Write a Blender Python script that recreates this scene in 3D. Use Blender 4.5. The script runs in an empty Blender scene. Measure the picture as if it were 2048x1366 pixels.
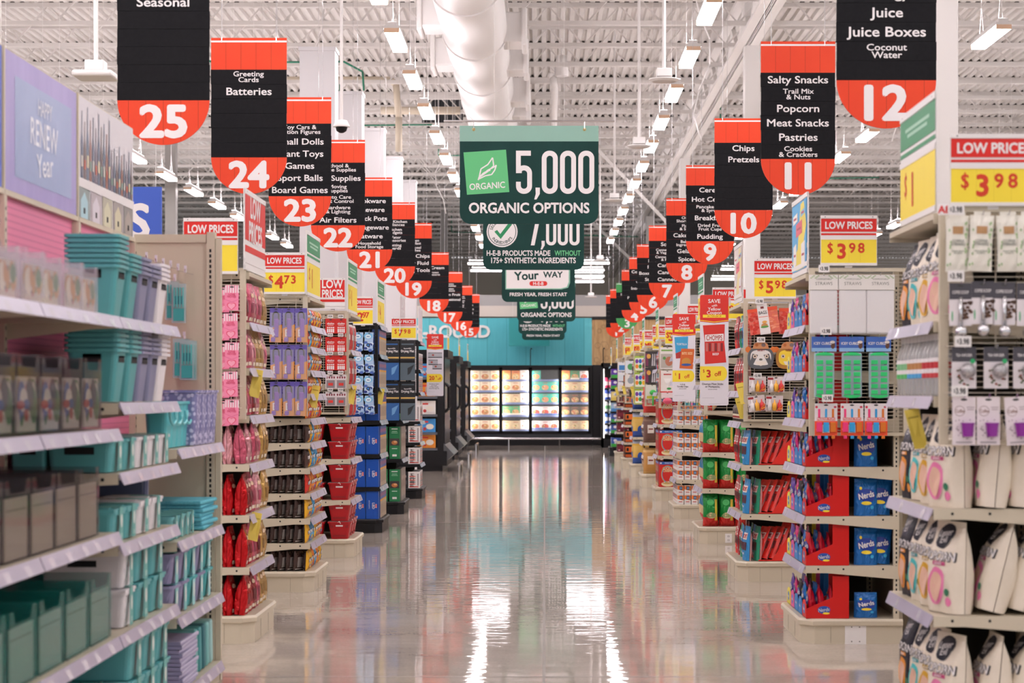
import bpy, math, random
from mathutils import Vector, Matrix
random.seed(7)
sc = bpy.context.scene
COL = sc.collection
PI = math.pi
F, VX, VY, H = 3900.0, 1090.0, 785.0, 1.4      # focal length in px, vanishing point, eye height

# ---------------------------------------------------------------- camera
cd = bpy.data.cameras.new('camera')
cam = bpy.data.objects.new('camera', cd)
COL.objects.link(cam)
cam.location = (0, 0, H)
cam.rotation_euler = (PI/2, 0, 0)
cd.sensor_width = 36.0
cd.lens = F/2048*36
cd.shift_x = -(VX-1024)/2048
cd.shift_y = (VY-683)/2048
cd.clip_end = 300
cd.dof.use_dof = True
cd.dof.focus_distance = 16.5
cd.dof.aperture_fstop = 4.2
sc.camera = cam
# ---------------------------------------------------------------- world, exposure
w = bpy.data.worlds.new('world')
sc.world = w
w.use_nodes = True
w.node_tree.nodes['Background'].inputs[0].default_value = (1.0, 0.96, 0.99, 1)
w.node_tree.nodes['Background'].inputs[1].default_value = 0.6
vs = sc.view_settings
vs.view_transform = 'Standard'
vs.look = 'None'
vs.gamma = 1
vs.exposure = 0.74
sc.cycles.use_denoising = True
sc.cycles.max_bounces = 8
sc.cycles.transparent_max_bounces = 16
sc.cycles.sample_clamp_indirect = 4.0
sc.cycles.caustics_reflective = False
sc.cycles.caustics_refractive = False
LAMP = 27.0

# ---------------------------------------------------------------- materials
def lin(h):
    h = h.lstrip('#')
    o = []
    for i in (0, 2, 4):
        c = int(h[i:i+2], 16)/255
        o.append(c/12.92 if c <= .04045 else ((c+.055)/1.055)**2.4)
    return (*o, 1)
_m = {}
def C(hexc, r=.5, m=0, em=0, alpha=1, coat=0, trans=0):
    k = (hexc, r, m, em, alpha, coat, trans)
    if k in _m: return _m[k]
    a = bpy.data.materials.new('mat_'+hexc.lstrip('#'))
    a.use_nodes = True
    b = a.node_tree.nodes['Principled BSDF']
    b.inputs['Base Color'].default_value = lin(hexc)
    b.inputs['Roughness'].default_value = r
    b.inputs['Metallic'].default_value = m
    b.inputs['Alpha'].default_value = alpha
    b.inputs['Coat Weight'].default_value = coat
    b.inputs['Transmission Weight'].default_value = trans
    if max(lin(hexc)[:3]) < .03: b.inputs['Specular IOR Level'].default_value = .3
    if em:
        b.inputs['Emission Color'].default_value = lin(hexc)
        b.inputs['Emission Strength'].default_value = em
    _m[k] = a
    return a
def nodes(name):
    a = bpy.data.materials.new(name)
    a.use_nodes = True
    t = a.node_tree
    return a, t, t.nodes['Principled BSDF']
def ramp(t, stops):
    n = t.nodes.new('ShaderNodeValToRGB')
    e = n.color_ramp.elements
    while len(e) < len(stops): e.new(.5)
    for x, (p, c) in zip(e, stops):
        x.position = p
        x.color = lin(c) if isinstance(c, str) else (c, c, c, 1)
    return n
def coords(t, scale=(1, 1, 1)):
    tc = t.nodes.new('ShaderNodeTexCoord')
    mp = t.nodes.new('ShaderNodeMapping')
    mp.inputs['Scale'].default_value = scale
    t.links.new(tc.outputs['Object'], mp.inputs['Vector'])
    return mp.outputs['Vector']
def tex(t, kind, vec, **kw):
    n = t.nodes.new(kind)
    t.links.new(vec, n.inputs['Vector'])
    for k, v in kw.items():
        if k in n.inputs: n.inputs[k].default_value = v
        else: setattr(n, k, v)
    return n
def bump(t, b, out, strength, dist=.01):
    n = t.nodes.new('ShaderNodeBump')
    n.inputs['Strength'].default_value = strength
    n.inputs['Distance'].default_value = dist
    t.links.new(out, n.inputs['Height'])
    t.links.new(n.outputs['Normal'], b.inputs['Normal'])
def m_floor():
    a, t, b = nodes('polished_concrete')
    n1 = tex(t, 'ShaderNodeTexNoise', coords(t, (.7, .7, 1)), Scale=1.6, Detail=8.0, Roughness=.65)
    r = ramp(t, [(.3, '#ab9f93'), (.52, '#bcb1a6'), (.75, '#c8beb4')])
    t.links.new(n1.outputs['Fac'], r.inputs['Fac'])
    n2 = tex(t, 'ShaderNodeTexNoise', coords(t, (60, 60, 1)), Scale=1.0, Detail=3.0)
    mx = t.nodes.new('ShaderNodeMixRGB'); mx.blend_type = 'MULTIPLY'; mx.inputs[0].default_value = .25
    r2 = ramp(t, [(.35, '#c8c8c8'), (.6, '#ffffff')])
    t.links.new(n2.outputs['Fac'], r2.inputs['Fac'])
    t.links.new(r.outputs['Color'], mx.inputs[1]); t.links.new(r2.outputs['Color'], mx.inputs[2])
    t.links.new(mx.outputs['Color'], b.inputs['Base Color'])
    n3 = tex(t, 'ShaderNodeTexNoise', coords(t, (2.2, .9, 1)), Scale=1.0, Detail=4.0, Roughness=.55)
    n4 = tex(t, 'ShaderNodeTexNoise', coords(t, (2.6, 9, 1)), Scale=1.0, Detail=3.0)
    rr = ramp(t, [(.3, .015), (.7, .045)])
    t.links.new(n3.outputs['Fac'], rr.inputs['Fac'])
    t.links.new(rr.outputs['Color'], b.inputs['Roughness'])
    bump(t, b, n4.outputs['Fac'], .06, .02)
    b.inputs['IOR'].default_value = 1.6
    return a
def m_noise(name, c1, c2, scale, rough=.6, bmp=0, sc3=(1, 1, 1), metal=0, spec=.5):
    a, t, b = nodes(name)
    n = tex(t, 'ShaderNodeTexNoise', coords(t, sc3), Scale=scale, Detail=5.0)
    r = ramp(t, [(.35, c1), (.65, c2)])
    t.links.new(n.outputs['Fac'], r.inputs['Fac'])
    t.links.new(r.outputs['Color'], b.inputs['Base Color'])
    b.inputs['Roughness'].default_value = rough
    b.inputs['Metallic'].default_value = metal
    b.inputs['Specular IOR Level'].default_value = spec
    if bmp: bump(t, b, n.outputs['Fac'], bmp)
    return a
def m_peg(name, c, hole):
    a, t, b = nodes(name)
    v = coords(t, (1, 1, 1))
    sep = t.nodes.new('ShaderNodeSeparateXYZ'); t.links.new(v, sep.inputs[0])
    def frac(o):
        x = t.nodes.new('ShaderNodeMath'); x.operation = 'MULTIPLY'; x.inputs[1].default_value = 1/.0254
        t.links.new(o, x.inputs[0])
        y = t.nodes.new('ShaderNodeMath'); y.operation = 'FRACT'; t.links.new(x.outputs[0], y.inputs[0])
        z = t.nodes.new('ShaderNodeMath'); z.operation = 'SUBTRACT'; z.inputs[1].default_value = .5
        t.links.new(y.outputs[0], z.inputs[0])
        q = t.nodes.new('ShaderNodeMath'); q.operation = 'POWER'; q.inputs[1].default_value = 2
        t.links.new(z.outputs[0], q.inputs[0])
        return q.outputs[0]
    s = t.nodes.new('ShaderNodeMath'); s.operation = 'ADD'
    t.links.new(frac(sep.outputs[1]), s.inputs[0]); t.links.new(frac(sep.outputs[2]), s.inputs[1])
    r = ramp(t, [(.025, hole), (.04, c)])
    t.links.new(s.outputs[0], r.inputs['Fac'])
    t.links.new(r.outputs['Color'], b.inputs['Base Color'])
    b.inputs['Roughness'].default_value = .55
    return a
def m_ribs(name, c, scale, axis, rough=.45):
    a, t, b = nodes(name)
    b.inputs['Base Color'].default_value = lin(c)
    b.inputs['Roughness'].default_value = rough
    wv = tex(t, 'ShaderNodeTexWave', coords(t), Scale=scale, bands_direction=axis)
    bump(t, b, wv.outputs['Fac'], .6, .004)
    return a
def m_planks(name, c1, c2, width, seam):
    a, t, b = nodes(name)
    v = coords(t, (1/width, 1, 1))
    sep = t.nodes.new('ShaderNodeSeparateXYZ'); t.links.new(v, sep.inputs[0])
    fl = t.nodes.new('ShaderNodeMath'); fl.operation = 'FLOOR'; t.links.new(sep.outputs[0], fl.inputs[0])
    wn = t.nodes.new('ShaderNodeTexWhiteNoise'); wn.noise_dimensions = '1D'; t.links.new(fl.outputs[0], wn.inputs['W'])
    nz = tex(t, 'ShaderNodeTexNoise', coords(t, (9, 1, .7)), Scale=3.0, Detail=6.0)
    ad = t.nodes.new('ShaderNodeMath'); ad.operation = 'ADD'
    t.links.new(wn.outputs[0], ad.inputs[0]); t.links.new(nz.outputs['Fac'], ad.inputs[1])
    dv = t.nodes.new('ShaderNodeMath'); dv.operation = 'MULTIPLY'; dv.inputs[1].default_value = .5
    t.links.new(ad.outputs[0], dv.inputs[0])
    r = ramp(t, [(.2, c1), (.8, c2)]); t.links.new(dv.outputs[0], r.inputs['Fac'])
    fr = t.nodes.new('ShaderNodeMath'); fr.operation = 'FRACT'; t.links.new(sep.outputs[0], fr.inputs[0])
    lt = t.nodes.new('ShaderNodeMath'); lt.operation = 'LESS_THAN'; lt.inputs[1].default_value = .035
    t.links.new(fr.outputs[0], lt.inputs[0])
    mx = t.nodes.new('ShaderNodeMixRGB'); t.links.new(lt.outputs[0], mx.inputs[0])
    t.links.new(r.outputs['Color'], mx.inputs[1]); mx.inputs[2].default_value = lin(seam)
    t.links.new(mx.outputs['Color'], b.inputs['Base Color'])
    b.inputs['Roughness'].default_value = .55
    return a
def m_clear(name, c, dens, rough=.08):
    a, t, b = nodes(name)
    b.inputs['Base Color'].default_value = lin(c)
    b.inputs['Roughness'].default_value = rough
    b.inputs['Alpha'].default_value = dens
    b.inputs['Specular IOR Level'].default_value = .8
    return a
def m_pattern(name, c1, c2, scale):
    a, t, b = nodes(name)
    n = tex(t, 'ShaderNodeTexVoronoi', coords(t), Scale=scale)
    r = ramp(t, [(.38, c1), (.46, c2)]); t.links.new(n.outputs['Distance'], r.inputs['Fac'])
    t.links.new(r.outputs['Color'], b.inputs['Base Color'])
    return a
def foil(name, c, metal=.5, scale=22.0, strength=.8, rough=.22):
    a, t, b = nodes(name)
    b.inputs['Base Color'].default_value = lin(c)
    b.inputs['Metallic'].default_value = metal
    b.inputs['Roughness'].default_value = rough
    n = tex(t, 'ShaderNodeTexNoise', coords(t, (1, 1, .55)), Scale=scale, Detail=2.5, Distortion=1.2)
    bump(t, b, n.outputs['Fac'], strength, .03)
    return a
def m_wood():
    a, t, b = nodes('stamped_wood_panel')
    n = tex(t, 'ShaderNodeTexNoise', coords(t, (6, 1, .8)), Scale=3.0, Detail=6.0)
    r = ramp(t, [(.3, '#b08a5c'), (.7, '#d0ac7c')]); t.links.new(n.outputs['Fac'], r.inputs['Fac'])
    v = tex(t, 'ShaderNodeTexVoronoi', coords(t), Scale=4.5)
    r2 = ramp(t, [(.30, 1.0), (.34, .80), (.40, .80), (.44, 1.0)]); t.links.new(v.outputs['Distance'], r2.inputs['Fac'])
    mx = t.nodes.new('ShaderNodeMixRGB'); mx.blend_type = 'MULTIPLY'; mx.inputs[0].default_value = 1
    t.links.new(r.outputs['Color'], mx.inputs[1]); t.links.new(r2.outputs['Color'], mx.inputs[2])
    t.links.new(mx.outputs['Color'], b.inputs['Base Color'])
    b.inputs['Roughness'].default_value = .6
    return a
WHITE = C('#e9e6e4', .5)
PAINT = m_noise('white_ceiling_paint', '#d2ceca', '#dad6d2', 2.0, .6)
STEEL = C('#e2dfdc', .5)
BEIGE = m_noise('beige_powder_coat', '#c9bfa9', '#cec4ae', 300.0, .45)
BEIGE2 = C('#beb299', .5)
BLACKM = C('#141417', .4)
BLACK = C('#1c1c1f', .6)
SIGNBLK = m_noise('black_sign_board', '#18181b', '#1c1c1f', 40.0, .75, spec=.15)
ORANGE = m_noise('orange_sign_board', '#e23a0c', '#e64110', 3.0, .55)
RED = C('#dc2a22', .45)
YEL = C('#f7de3b', .5)
HDRED = C('#d81c10', .5)
TEXTW = C('#eeeaea', .6)
STRIP = C('#b4aec2', .3)
CHROME = C('#d5d5d8', .18, 1)
GREEN = C('#1d8a57', .5)
DKGREEN = m_noise('dark_green_banner', '#0f3834', '#13403b', 3.0, .6, spec=.25)
LAMPW = C('#fff5f8', .5, em=LAMP)
LAMPF = C('#fff5f9', .5, em=7)
LAMP_FILL = C('#fff3f8', .5, em=LAMP*.95)  # glow of the strips added to brighten the ceiling
TEAL = C('#5aa9ad', .4)
LAV = C('#8587a5', .45)
PWHITE = C('#e8e4e8', .4)

# ---------------------------------------------------------------- mesh builder
_tc = {}
def text_mesh(s, off):
    k = (s, off)
    if k in _tc: return _tc[k]
    c = bpy.data.curves.new('t', 'FONT')
    c.body = s; c.size = 1; c.resolution_u = 3
    o = bpy.data.objects.new('t', c)
    me = bpy.data.meshes.new_from_object(o)
    v = [(p.co.x, p.co.y) for p in me.vertices]
    f = [tuple(p.vertices) for p in me.polygons]
    bpy.data.objects.remove(o); bpy.data.curves.remove(c); bpy.data.meshes.remove(me)
    if v:
        x0 = min(a for a, _ in v); x1 = max(a for a, _ in v)
        v = [(a-(x0+x1)/2, b) for a, b in v]
        if off > .005:                   # heavier stroke: the glyphs laid over themselves round a small circle
            base, bf = v, f
            v, f = [], []
            for i in range(8):
                dx, dz = off*math.cos(PI*i/4), off*math.sin(PI*i/4)
                f += [tuple(q+len(v) for q in p) for p in bf]
                v += [(a+dx, b+dz, i) for a, b in base]
            if off > .03:
                f += [tuple(q+len(v) for q in p) for p in bf]; v += [(a, b, 8) for a, b in base]
            x0 -= off; x1 += off
        else: v = [(a, b, 0) for a, b in v]
        _tc[k] = (v, f, x1-x0)
    else:
        _tc[k] = ([], [], 0)
    return _tc[k]
CAP = None
def cap_h():
    global CAP
    if CAP is None:
        v, _, _ = text_mesh('H', 0.0)
        CAP = max(p[1] for p in v)
    return CAP
class MB:
    def __init__(s):
        s.v, s.f, s.mi, s.mats = [], [], [], []
        s.layer = 0
    def mat(s, m):
        if m not in s.mats: s.mats.append(m)
        return s.mats.index(m)
    def add(s, v, f, m, M=None):
        n = len(s.v); i = s.mat(m)
        s.v += [tuple(M @ Vector(p)) for p in v] if M is not None else [tuple(p) for p in v]
        for q in f:
            s.f.append([n+a for a in q]); s.mi.append(i)
        return s
    def box(s, x0, x1, y0, y1, z0, z1, m, M=None):
        v = [(x, y, z) for z in (z0, z1) for y in (y0, y1) for x in (x0, x1)]
        f = [(0, 2, 3, 1), (4, 5, 7, 6), (0, 1, 5, 4), (2, 6, 7, 3), (0, 4, 6, 2), (1, 3, 7, 5)]
        return s.add(v, f, m, M)
    def tube(s, p, q, r, m, n=6, r2=None, caps=True):
        p, q = Vector(p), Vector(q)
        d = (q-p)
        if d.length < 1e-6: return s
        d.normalize()
        a = d.orthogonal().normalized(); b = d.cross(a)
        r2 = r if r2 is None else r2
        v = []
        for c, rr in ((p, r), (q, r2)):
            for i in range(n):
                t = 2*PI*i/n
                v.append(tuple(c+a*(rr*math.cos(t))+b*(rr*math.sin(t))))
        f = [(i, (i+1) % n, n+(i+1) % n, n+i) for i in range(n)]
        if caps: f += [tuple(range(n))[::-1], tuple(range(n, 2*n))]
        return s.add(v, f, m)
    def path(s, pts, r, m, n=6):
        for a, b in zip(pts, pts[1:]): s.tube(a, b, r, m, n)
        return s
    def lathe(s, prof, m, n=20, M=None):
        v, f = [], []
        for r, z in prof:
            for i in range(n):
                t = 2*PI*i/n
                v.append((r*math.cos(t), r*math.sin(t), z))
        for j in range(len(prof)-1):
            for i in range(n):
                f.append((j*n+i, j*n+(i+1) % n, (j+1)*n+(i+1) % n, (j+1)*n+i))
        return s.add(v, f, m, M)
    def poly(s, pts, y, m, back=None):          # pts in x,z ; faces -y ; extruded back to y=back
        n = len(pts)
        if back is None:                 # printed patches lie one over the other
            s.layer += 1; y -= s.layer*1.5e-5
        v = [(x, y, z) for x, z in pts]
        f = [tuple(range(n))]
        if back is not None:
            v += [(x, back, z) for x, z in pts]
            f += [tuple(range(n, 2*n))[::-1]]
            f += [(i, i+n, (i+1) % n+n, (i+1) % n) for i in range(n)]
        return s.add(v, f, m)
    def rect(s, x0, x1, z0, z1, y, m, surf=None):
        if surf:
            nx, nz = 5, 5
            v = [surf(x0+(x1-x0)*i/nx, z0+(z1-z0)*j/nz) for j in range(nz+1) for i in range(nx+1)]
            f = [(j*(nx+1)+i, j*(nx+1)+i+1, (j+1)*(nx+1)+i+1, (j+1)*(nx+1)+i) for j in range(nz) for i in range(nx)]
            return s.add(v, f, m)
        return s.poly([(x0, z0), (x1, z0), (x1, z1), (x0, z1)], y, m)
    def ell(s, cx, cz, rx, rz, y, m, surf=None, n=18):
        if surf:
            v = [surf(cx, cz)]
            for k in (.5, 1):
                v += [surf(cx+rx*k*math.cos(2*PI*i/n), cz+rz*k*math.sin(2*PI*i/n)) for i in range(n)]
            f = [(0, 1+i, 1+(i+1) % n) for i in range(n)]
            f += [(1+i, 1+n+i, 1+n+(i+1) % n, 1+(i+1) % n) for i in range(n)]
            return s.add(v, f, m)
        return s.poly([(cx+rx*math.cos(2*PI*i/n), cz+rz*math.sin(2*PI*i/n)) for i in range(n)], y, m)
    def text(s, st, h, cx, cz, y, m, off=.018, wmax=None, xs=1.0, surf=None, rot=0, lead=1.25):
        """centred lettering of cap height h around (cx,cz) in the x,z plane at y, facing -y"""
        lines = st.split('\n')
        s.layer += 1; y -= s.layer*1.5e-5
        k = h/cap_h()
        tot = h+(len(lines)-1)*h*lead
        for i, l in enumerate(lines):
            v, f, wd = text_mesh(l, off)
            if not v: continue
            sx = k*xs
            if wmax and wd*sx > wmax: sx = wmax/wd
            bz = tot/2-h-i*h*lead
            pts = []
            for a, b, ly in v:
                x, z = a*sx, bz+b*k
                if rot:
                    x, z = x*math.cos(rot)-z*math.sin(rot), x*math.sin(rot)+z*math.cos(rot)
                q = surf(cx+x, cz+z) if surf else (cx+x, y, cz+z)
                pts.append((q[0], q[1]-ly*6e-5, q[2]))
            s.add(pts, f, m)
        return s
    def stad(s, cx, cz, w, h, y, m, r=None, n=8):
        r = min(w, h)/2 if r is None else r
        p = []
        for ax, az, t0 in ((w/2-r, h/2-r, 0), (-w/2+r, h/2-r, PI/2), (-w/2+r, -h/2+r, PI), (w/2-r, -h/2+r, PI*1.5)):
            p += [(cx+ax+r*math.cos(t0+PI/2*i/n), cz+az+r*math.sin(t0+PI/2*i/n)) for i in range(n+1)]
        return s.poly(p, y, m)
    def digits(s, st, h, x0, cz, y, m, bg, w, sp):
        """tall condensed numerals 0 5 7 and a comma, left edge at x0"""
        k = w*.30
        for ch in st:
            if ch == ',':
                s.poly([(x0+.01, cz-h/2+.05), (x0+.045, cz-h/2+.05), (x0+.045, cz-h/2), (x0+.018, cz-h/2-.045), (x0, cz-h/2-.045), (x0+.012, cz-h/2)], y, m); x0 += .06; continue
            cx = x0+w/2
            if ch == '0': s.stad(cx, cz, w, h, y, m, w*.48); s.stad(cx, cz, w-2*k, h-2.1*k, y-.0004, bg)
            elif ch == '7': s.poly([(x0, cz+h/2), (x0+w, cz+h/2), (x0+w, cz+h*.32), (x0+w*.55, cz-h/2), (x0+w*.18, cz-h/2), (x0+w*.62, cz+h*.33), (x0, cz+h*.33)], y, m)
            else:
                s.stad(cx, cz-h*.17, w, h*.66, y, m, w*.48); s.stad(cx, cz-h*.17, w-2*k, h*.66-2.1*k, y-.0004, bg)
                s.rect(x0-.001, cx, cz-h*.27, cz-h*.02, y-.0006, bg); s.rect(x0, x0+k, cz-h*.02, cz+h/2, y-.0008, m); s.rect(x0, x0+w*.93, cz+h/2-k*1.05, cz+h/2, y-.0008, m); s.rect(x0, x0+k, cz-h*.30, cz-h*.22, y-.0008, m); s.rect(x0, x0+k*1.2, cz-h*.02, cz+h*.03, y-.0009, m)
            x0 += w+sp
    def build(s, name, parent=None, smooth=False, bevel=0, seg=2):
        me = bpy.data.meshes.new(name)
        me.from_pydata(s.v, [], s.f)
        for m in s.mats: me.materials.append(m)
        me.polygons.foreach_set('material_index', s.mi)
        if smooth: me.polygons.foreach_set('use_smooth', [True]*len(s.f))
        me.update()
        o = bpy.data.objects.new(name, me)
        COL.objects.link(o)
        if parent is not None: o.parent = parent
        if bevel:
            b = o.modifiers.new('bevel', 'BEVEL'); b.width = bevel; b.segments = seg; b.limit_method = 'ANGLE'
        return o
def empty(name, loc=(0, 0, 0), rz=0):
    o = bpy.data.objects.new(name, None)
    o.empty_display_size = .1
    COL.objects.link(o)
    o.location = loc; o.rotation_euler = (0, 0, rz)
    return o
LONG = []
def tag(o, label, cat, group=None, kind=None):
    o['label'] = label; o['category'] = cat
    if group: o['group'] = group
    if kind: o['kind'] = kind
    if not 4 <= len(label.split()) <= 16: LONG.append(label)
    return o
def struct(o, label=None, cat=None):
    o['kind'] = 'structure'
    if label: o['label'] = label; o['category'] = cat
    return o
def copy_tree(o, parent=None):
    c = o.copy(); COL.objects.link(c)
    if parent is not None: c.parent = parent
    for ch in o.children: copy_tree(ch, c)
    return c
class Proto:
    def __init__(s, fn): s.fn, s.o, s.pts, s.base = fn, None, None, False
    def put(s, loc, rz, label, cat, group=None, rx=0, ry=0, sc3=None):
        if s.o is None: s.o = o = s.fn()
        else: o = copy_tree(s.o)
        o.location = loc; o.rotation_euler = (rx, ry, rz)
        o.scale = sc3 if sc3 else (1, 1, 1)
        if s.pts is None:
            s.pts = []
            def grab(q, M):
                if q.type == 'MESH':
                    vs_ = q.data.vertices; st = max(1, len(vs_)//600)
                    s.pts += [M @ vs_[i].co for i in range(0, len(vs_), st)]
                for ch in q.children: grab(ch, M @ Matrix.LocRotScale(ch.location, ch.rotation_euler, ch.scale))
            grab(o, Matrix())
            s.base = min(p.z for p in s.pts) > -.004
        if s.base:                       # standing things rest just on the board, however they lean
            R = Matrix.LocRotScale(None, o.rotation_euler, o.scale).to_3x3()
            o.location.z += .0012-min((R @ p).z for p in s.pts)
        return tag(o, label, cat, group)
ORD = ['first', 'second', 'third', 'fourth', 'fifth', 'sixth', 'seventh', 'eighth', 'ninth', 'tenth', 'eleventh', 'twelfth',
       'thirteenth', 'fourteenth', 'fifteenth', 'sixteenth', 'seventeenth', 'eighteenth', 'nineteenth', 'twentieth']
def P(px, py, d): return Vector(((px-VX)*d/F, d, H-(py-VY)*d/F))
# ================================================================= SETTING
XL, XR, Y0, Y1 = -26.0, 24.0, -6.0, 87.0
DECK = 7.4
b = MB(); b.box(XL, XR, Y0, Y1, -.12, 0, m_floor())
struct(b.build('floor'))
JC = C('#7b746c', .4)
for i, (x0, x1, y0, y1) in enumerate([(-.012, .002, 2, 51)] + [(-1.6, 1.4, y, y+.012) for y in (9.6, 14.4, 21.0, 29.0, 38.0, 47.0)]):
    b = MB(); b.box(x0, x1, y0, y1, -.01, .0006, JC)
    struct(b.build('trim_%d' % (i+1)))
# corrugated deck
b = MB()
pt, v, f = .15, [], []
n = int((XR-XL)/pt)
prof = []
for i in range(n):
    x = XL+i*pt
    prof += [(x, DECK), (x+.065, DECK), (x+.085, DECK+.055), (x+.13, DECK+.055)]
prof.append((XL+n*pt, DECK))
for x, z in prof: v += [(x, Y0, z), (x, Y1, z)]
for i in range(len(prof)-1): f.append((2*i, 2*i+1, 2*i+3, 2*i+2))
b.add(v, f, PAINT)
b.box(XL, XR, Y0, Y1, DECK+.06, DECK+.15, PAINT)
struct(b.build('ceiling'))
# joists: chord angles, zigzag web, shade in the deck flutes painted as dark faces
b = MB()
JX0, JX1 = XL+.2, XR-.2
JB = 6.72
for z0, z1 in ((JB, JB+.06), (DECK-.07, DECK-.002)):
    b.box(JX0, JX1, -.05, -.012, z0, z1, PAINT)
    b.box(JX0, JX1, .012, .05, z0, z1, PAINT)
x, up = JX0, True
while x < JX1-.6:
    a_, c_ = (x, 0, JB+.03), (x+.55, 0, DECK-.04)
    if not up: a_, c_ = (x, 0, DECK-.04), (x+.55, 0, JB+.03)
    b.tube(a_, c_, .016, PAINT, 4, caps=False)
    x += .55; up = not up
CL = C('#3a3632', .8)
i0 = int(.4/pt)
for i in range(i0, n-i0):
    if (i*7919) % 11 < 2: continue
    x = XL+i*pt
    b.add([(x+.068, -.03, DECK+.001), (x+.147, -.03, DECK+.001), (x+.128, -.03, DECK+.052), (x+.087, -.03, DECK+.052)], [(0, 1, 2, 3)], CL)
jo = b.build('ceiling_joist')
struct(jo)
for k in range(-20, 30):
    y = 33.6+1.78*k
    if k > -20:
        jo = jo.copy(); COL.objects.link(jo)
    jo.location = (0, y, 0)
# girders along the aisle direction and their columns
def girder(x, z, y0, y1):
    b = MB()
    for s in (-1, 1):
        b.box(x+s*.09-.07, x+s*.09+.07, y0, y1, z, z+.05, STEEL)
        b.box(x+s*.02-.012, x+s*.02+.012, y0, y1, z, z+.2, STEEL)
        b.box(x+s*.09-.07, x+s*.09+.07, y0, y1, DECK-.32, DECK-.26, STEEL)
    y, up = y0+.1, True
    while y < y1-1.2:
        a_, c_ = ((x, y, z+.1), (x, y+.9, DECK-.3))
        if not up: a_, c_ = (x, y, DECK-.3), (x, y+.9, z+.1)
        b.tube(a_, c_, .045, STEEL, 4, caps=False)
        y += .9; up = not up
    struct(b.build('ceiling_girder'))
girder(2.95, 6.45, 8, 86)
def column(x, y, ww, m, z1=DECK-.02):
    b = MB(); b.box(x-ww, x+ww, y-ww, y+ww, 0, z1, m)
    b.box(x-ww*1.25, x+ww*1.25, y-ww*1.25, y+ww*1.25, 0, .03, m)
    struct(b.build('column', bevel=.012))
for y in (14.9, 28.5, 42.2, 56): column(3.02, y, .115, STEEL)
column(-6.9, 36, .1, C('#8f8c89', .5)); column(-2.95, 57, .1, C('#9a9794', .5))
# diagonal braces from column tops
for i, (x, y, dx) in enumerate([(3.0, 28.5, 2.2), (3.0, 42.2, 2.2), (3.0, 42.2, -2.2), (3.0, 56, -2.4), (3.0, 56, 2.4)]):
    b = MB(); b.tube((x, y, 4.7), (x+dx, y+.2, DECK-.35), .05, STEEL, 4)
    struct(b.build('diagonal_brace'))
# chases behind the left signs
for i in range(5):
    d = (20.42, 23.42, 26.66, 29.9, 33.2)[i]
    b = MB()
    b.box(-2.57, -2.2, d, d+.32, 0, 5.0, C('#d9d7da', .55))
    b.box(-2.58, -2.19, d-.01, d+.33, 4.98, 5.02, C('#d9d7da', .55))
    struct(b.build('column'))
# far walls
b = MB(); b.box(XL, XR, 87.0, 87.2, 0, DECK, C('#cfc8bb', .7)); struct(b.build('wall_back'))
WY = 52.4
b = MB()
b.box(-24, 1.26, WY, WY+.15, 0, 3.40, m_planks('teal_wall_planks', '#52b8c6', '#68cbd6', .52, '#45a6b3'))
b.box(1.26, 22, WY, WY+.15, 0, 3.36, m_wood())
b.box(1.26, 22, WY-.03, WY+.15, 3.36, 3.44, C('#2c2c2e', .6))
b.box(-24, 22, WY-.015, WY+.15, 3.44, 3.73, C('#d6cdc4', .6))
b.box(-24, 22, WY-.02, WY+.16, 3.73, 4.02, C('#a8a6a6', .6))
struct(b.build('wall_far'))
# wall lettering: separate raised letters
b = MB()
b.text('YEAR-ROUND', .31, 0, 0, 0, TEXTW, off=.03, wmax=2.9)
lt = b.build('wall_lettering')
lt.location = P(872, 663, WY-.05)
so = lt.modifiers.new('solid', 'SOLIDIFY'); so.thickness = .04; so.offset = -1
tag(lt, 'white raised capital lettering on the far teal plank wall', 'sign')
# darker teal rectangle in front of the wall
b = MB(); p0, p1 = P(1018, 636, 51.9), P(1099, 692, 51.9)
b.box(p0.x, p1.x, 51.9, 51.93, p1.z, p0.z, C('#2f9ca0', .5))
for x in (p0.x+.1, p1.x-.1): b.tube((x, 51.91, p0.z), (x, 51.91, DECK+.062), .004, STEEL, 4)
tag(b.build('teal_rectangle'), 'plain darker teal rectangle set before the far teal wall', 'panel')

# ================================================================= CEILING FITTINGS
def mk_lamp(face=None):
    r = empty('ceiling_light')
    b = MB()
    b.box(-.085, .085, -.61, .61, .045, .075, WHITE)
    b.box(-.05, .05, -.58, .58, .075, .12, WHITE)
    b.build('housing', r)
    b = MB(); b.box(-.045, .045, -.56, .56, .1205, .124, LAMP_FILL); b.build('added_top_glow', r)  # glowing strip added on the housing top to brighten the ceiling
    b = MB(); b.box(-.075, .075, -.595, .595, .0, .045, face or LAMPW); b.build('diffuser', r)
    for s in (-1, 1):
        b = MB(); b.box(-.08, .08, s*.596, s*.61, .0, .05, C('#e8c3a4', .5)); b.build('end_cap', r)
    b = MB()
    for s in (-1, 1):
        b.tube((0, s*.55, .12), (0, s*.45, .45), .003, WHITE, 4, caps=False)
        b.tube((0, s*.35, .12), (0, s*.45, .45), .003, WHITE, 4, caps=False)
        b.tube((0, s*.45, .45), (0, s*.45, DECK+.062-5.2), .003, WHITE, 4, caps=False)
    b.build('suspension_cable', r)
    return r
LP = Proto(mk_lamp)
LF = Proto(lambda: mk_lamp(LAMPF))
rows = [(-1.62, 21.2, 'row left of the white duct'), (1.65, 19.6, 'row right of the white duct'),
        (-6.7, 21.1, 'far left row'), (4.8, 21.0, 'far right row'), (-4.15, 20.2, 'row above the left aisle signs'), (8.0, 20.5, 'outermost right row'), (-9.6, 20.6, 'outermost left row')]
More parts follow.
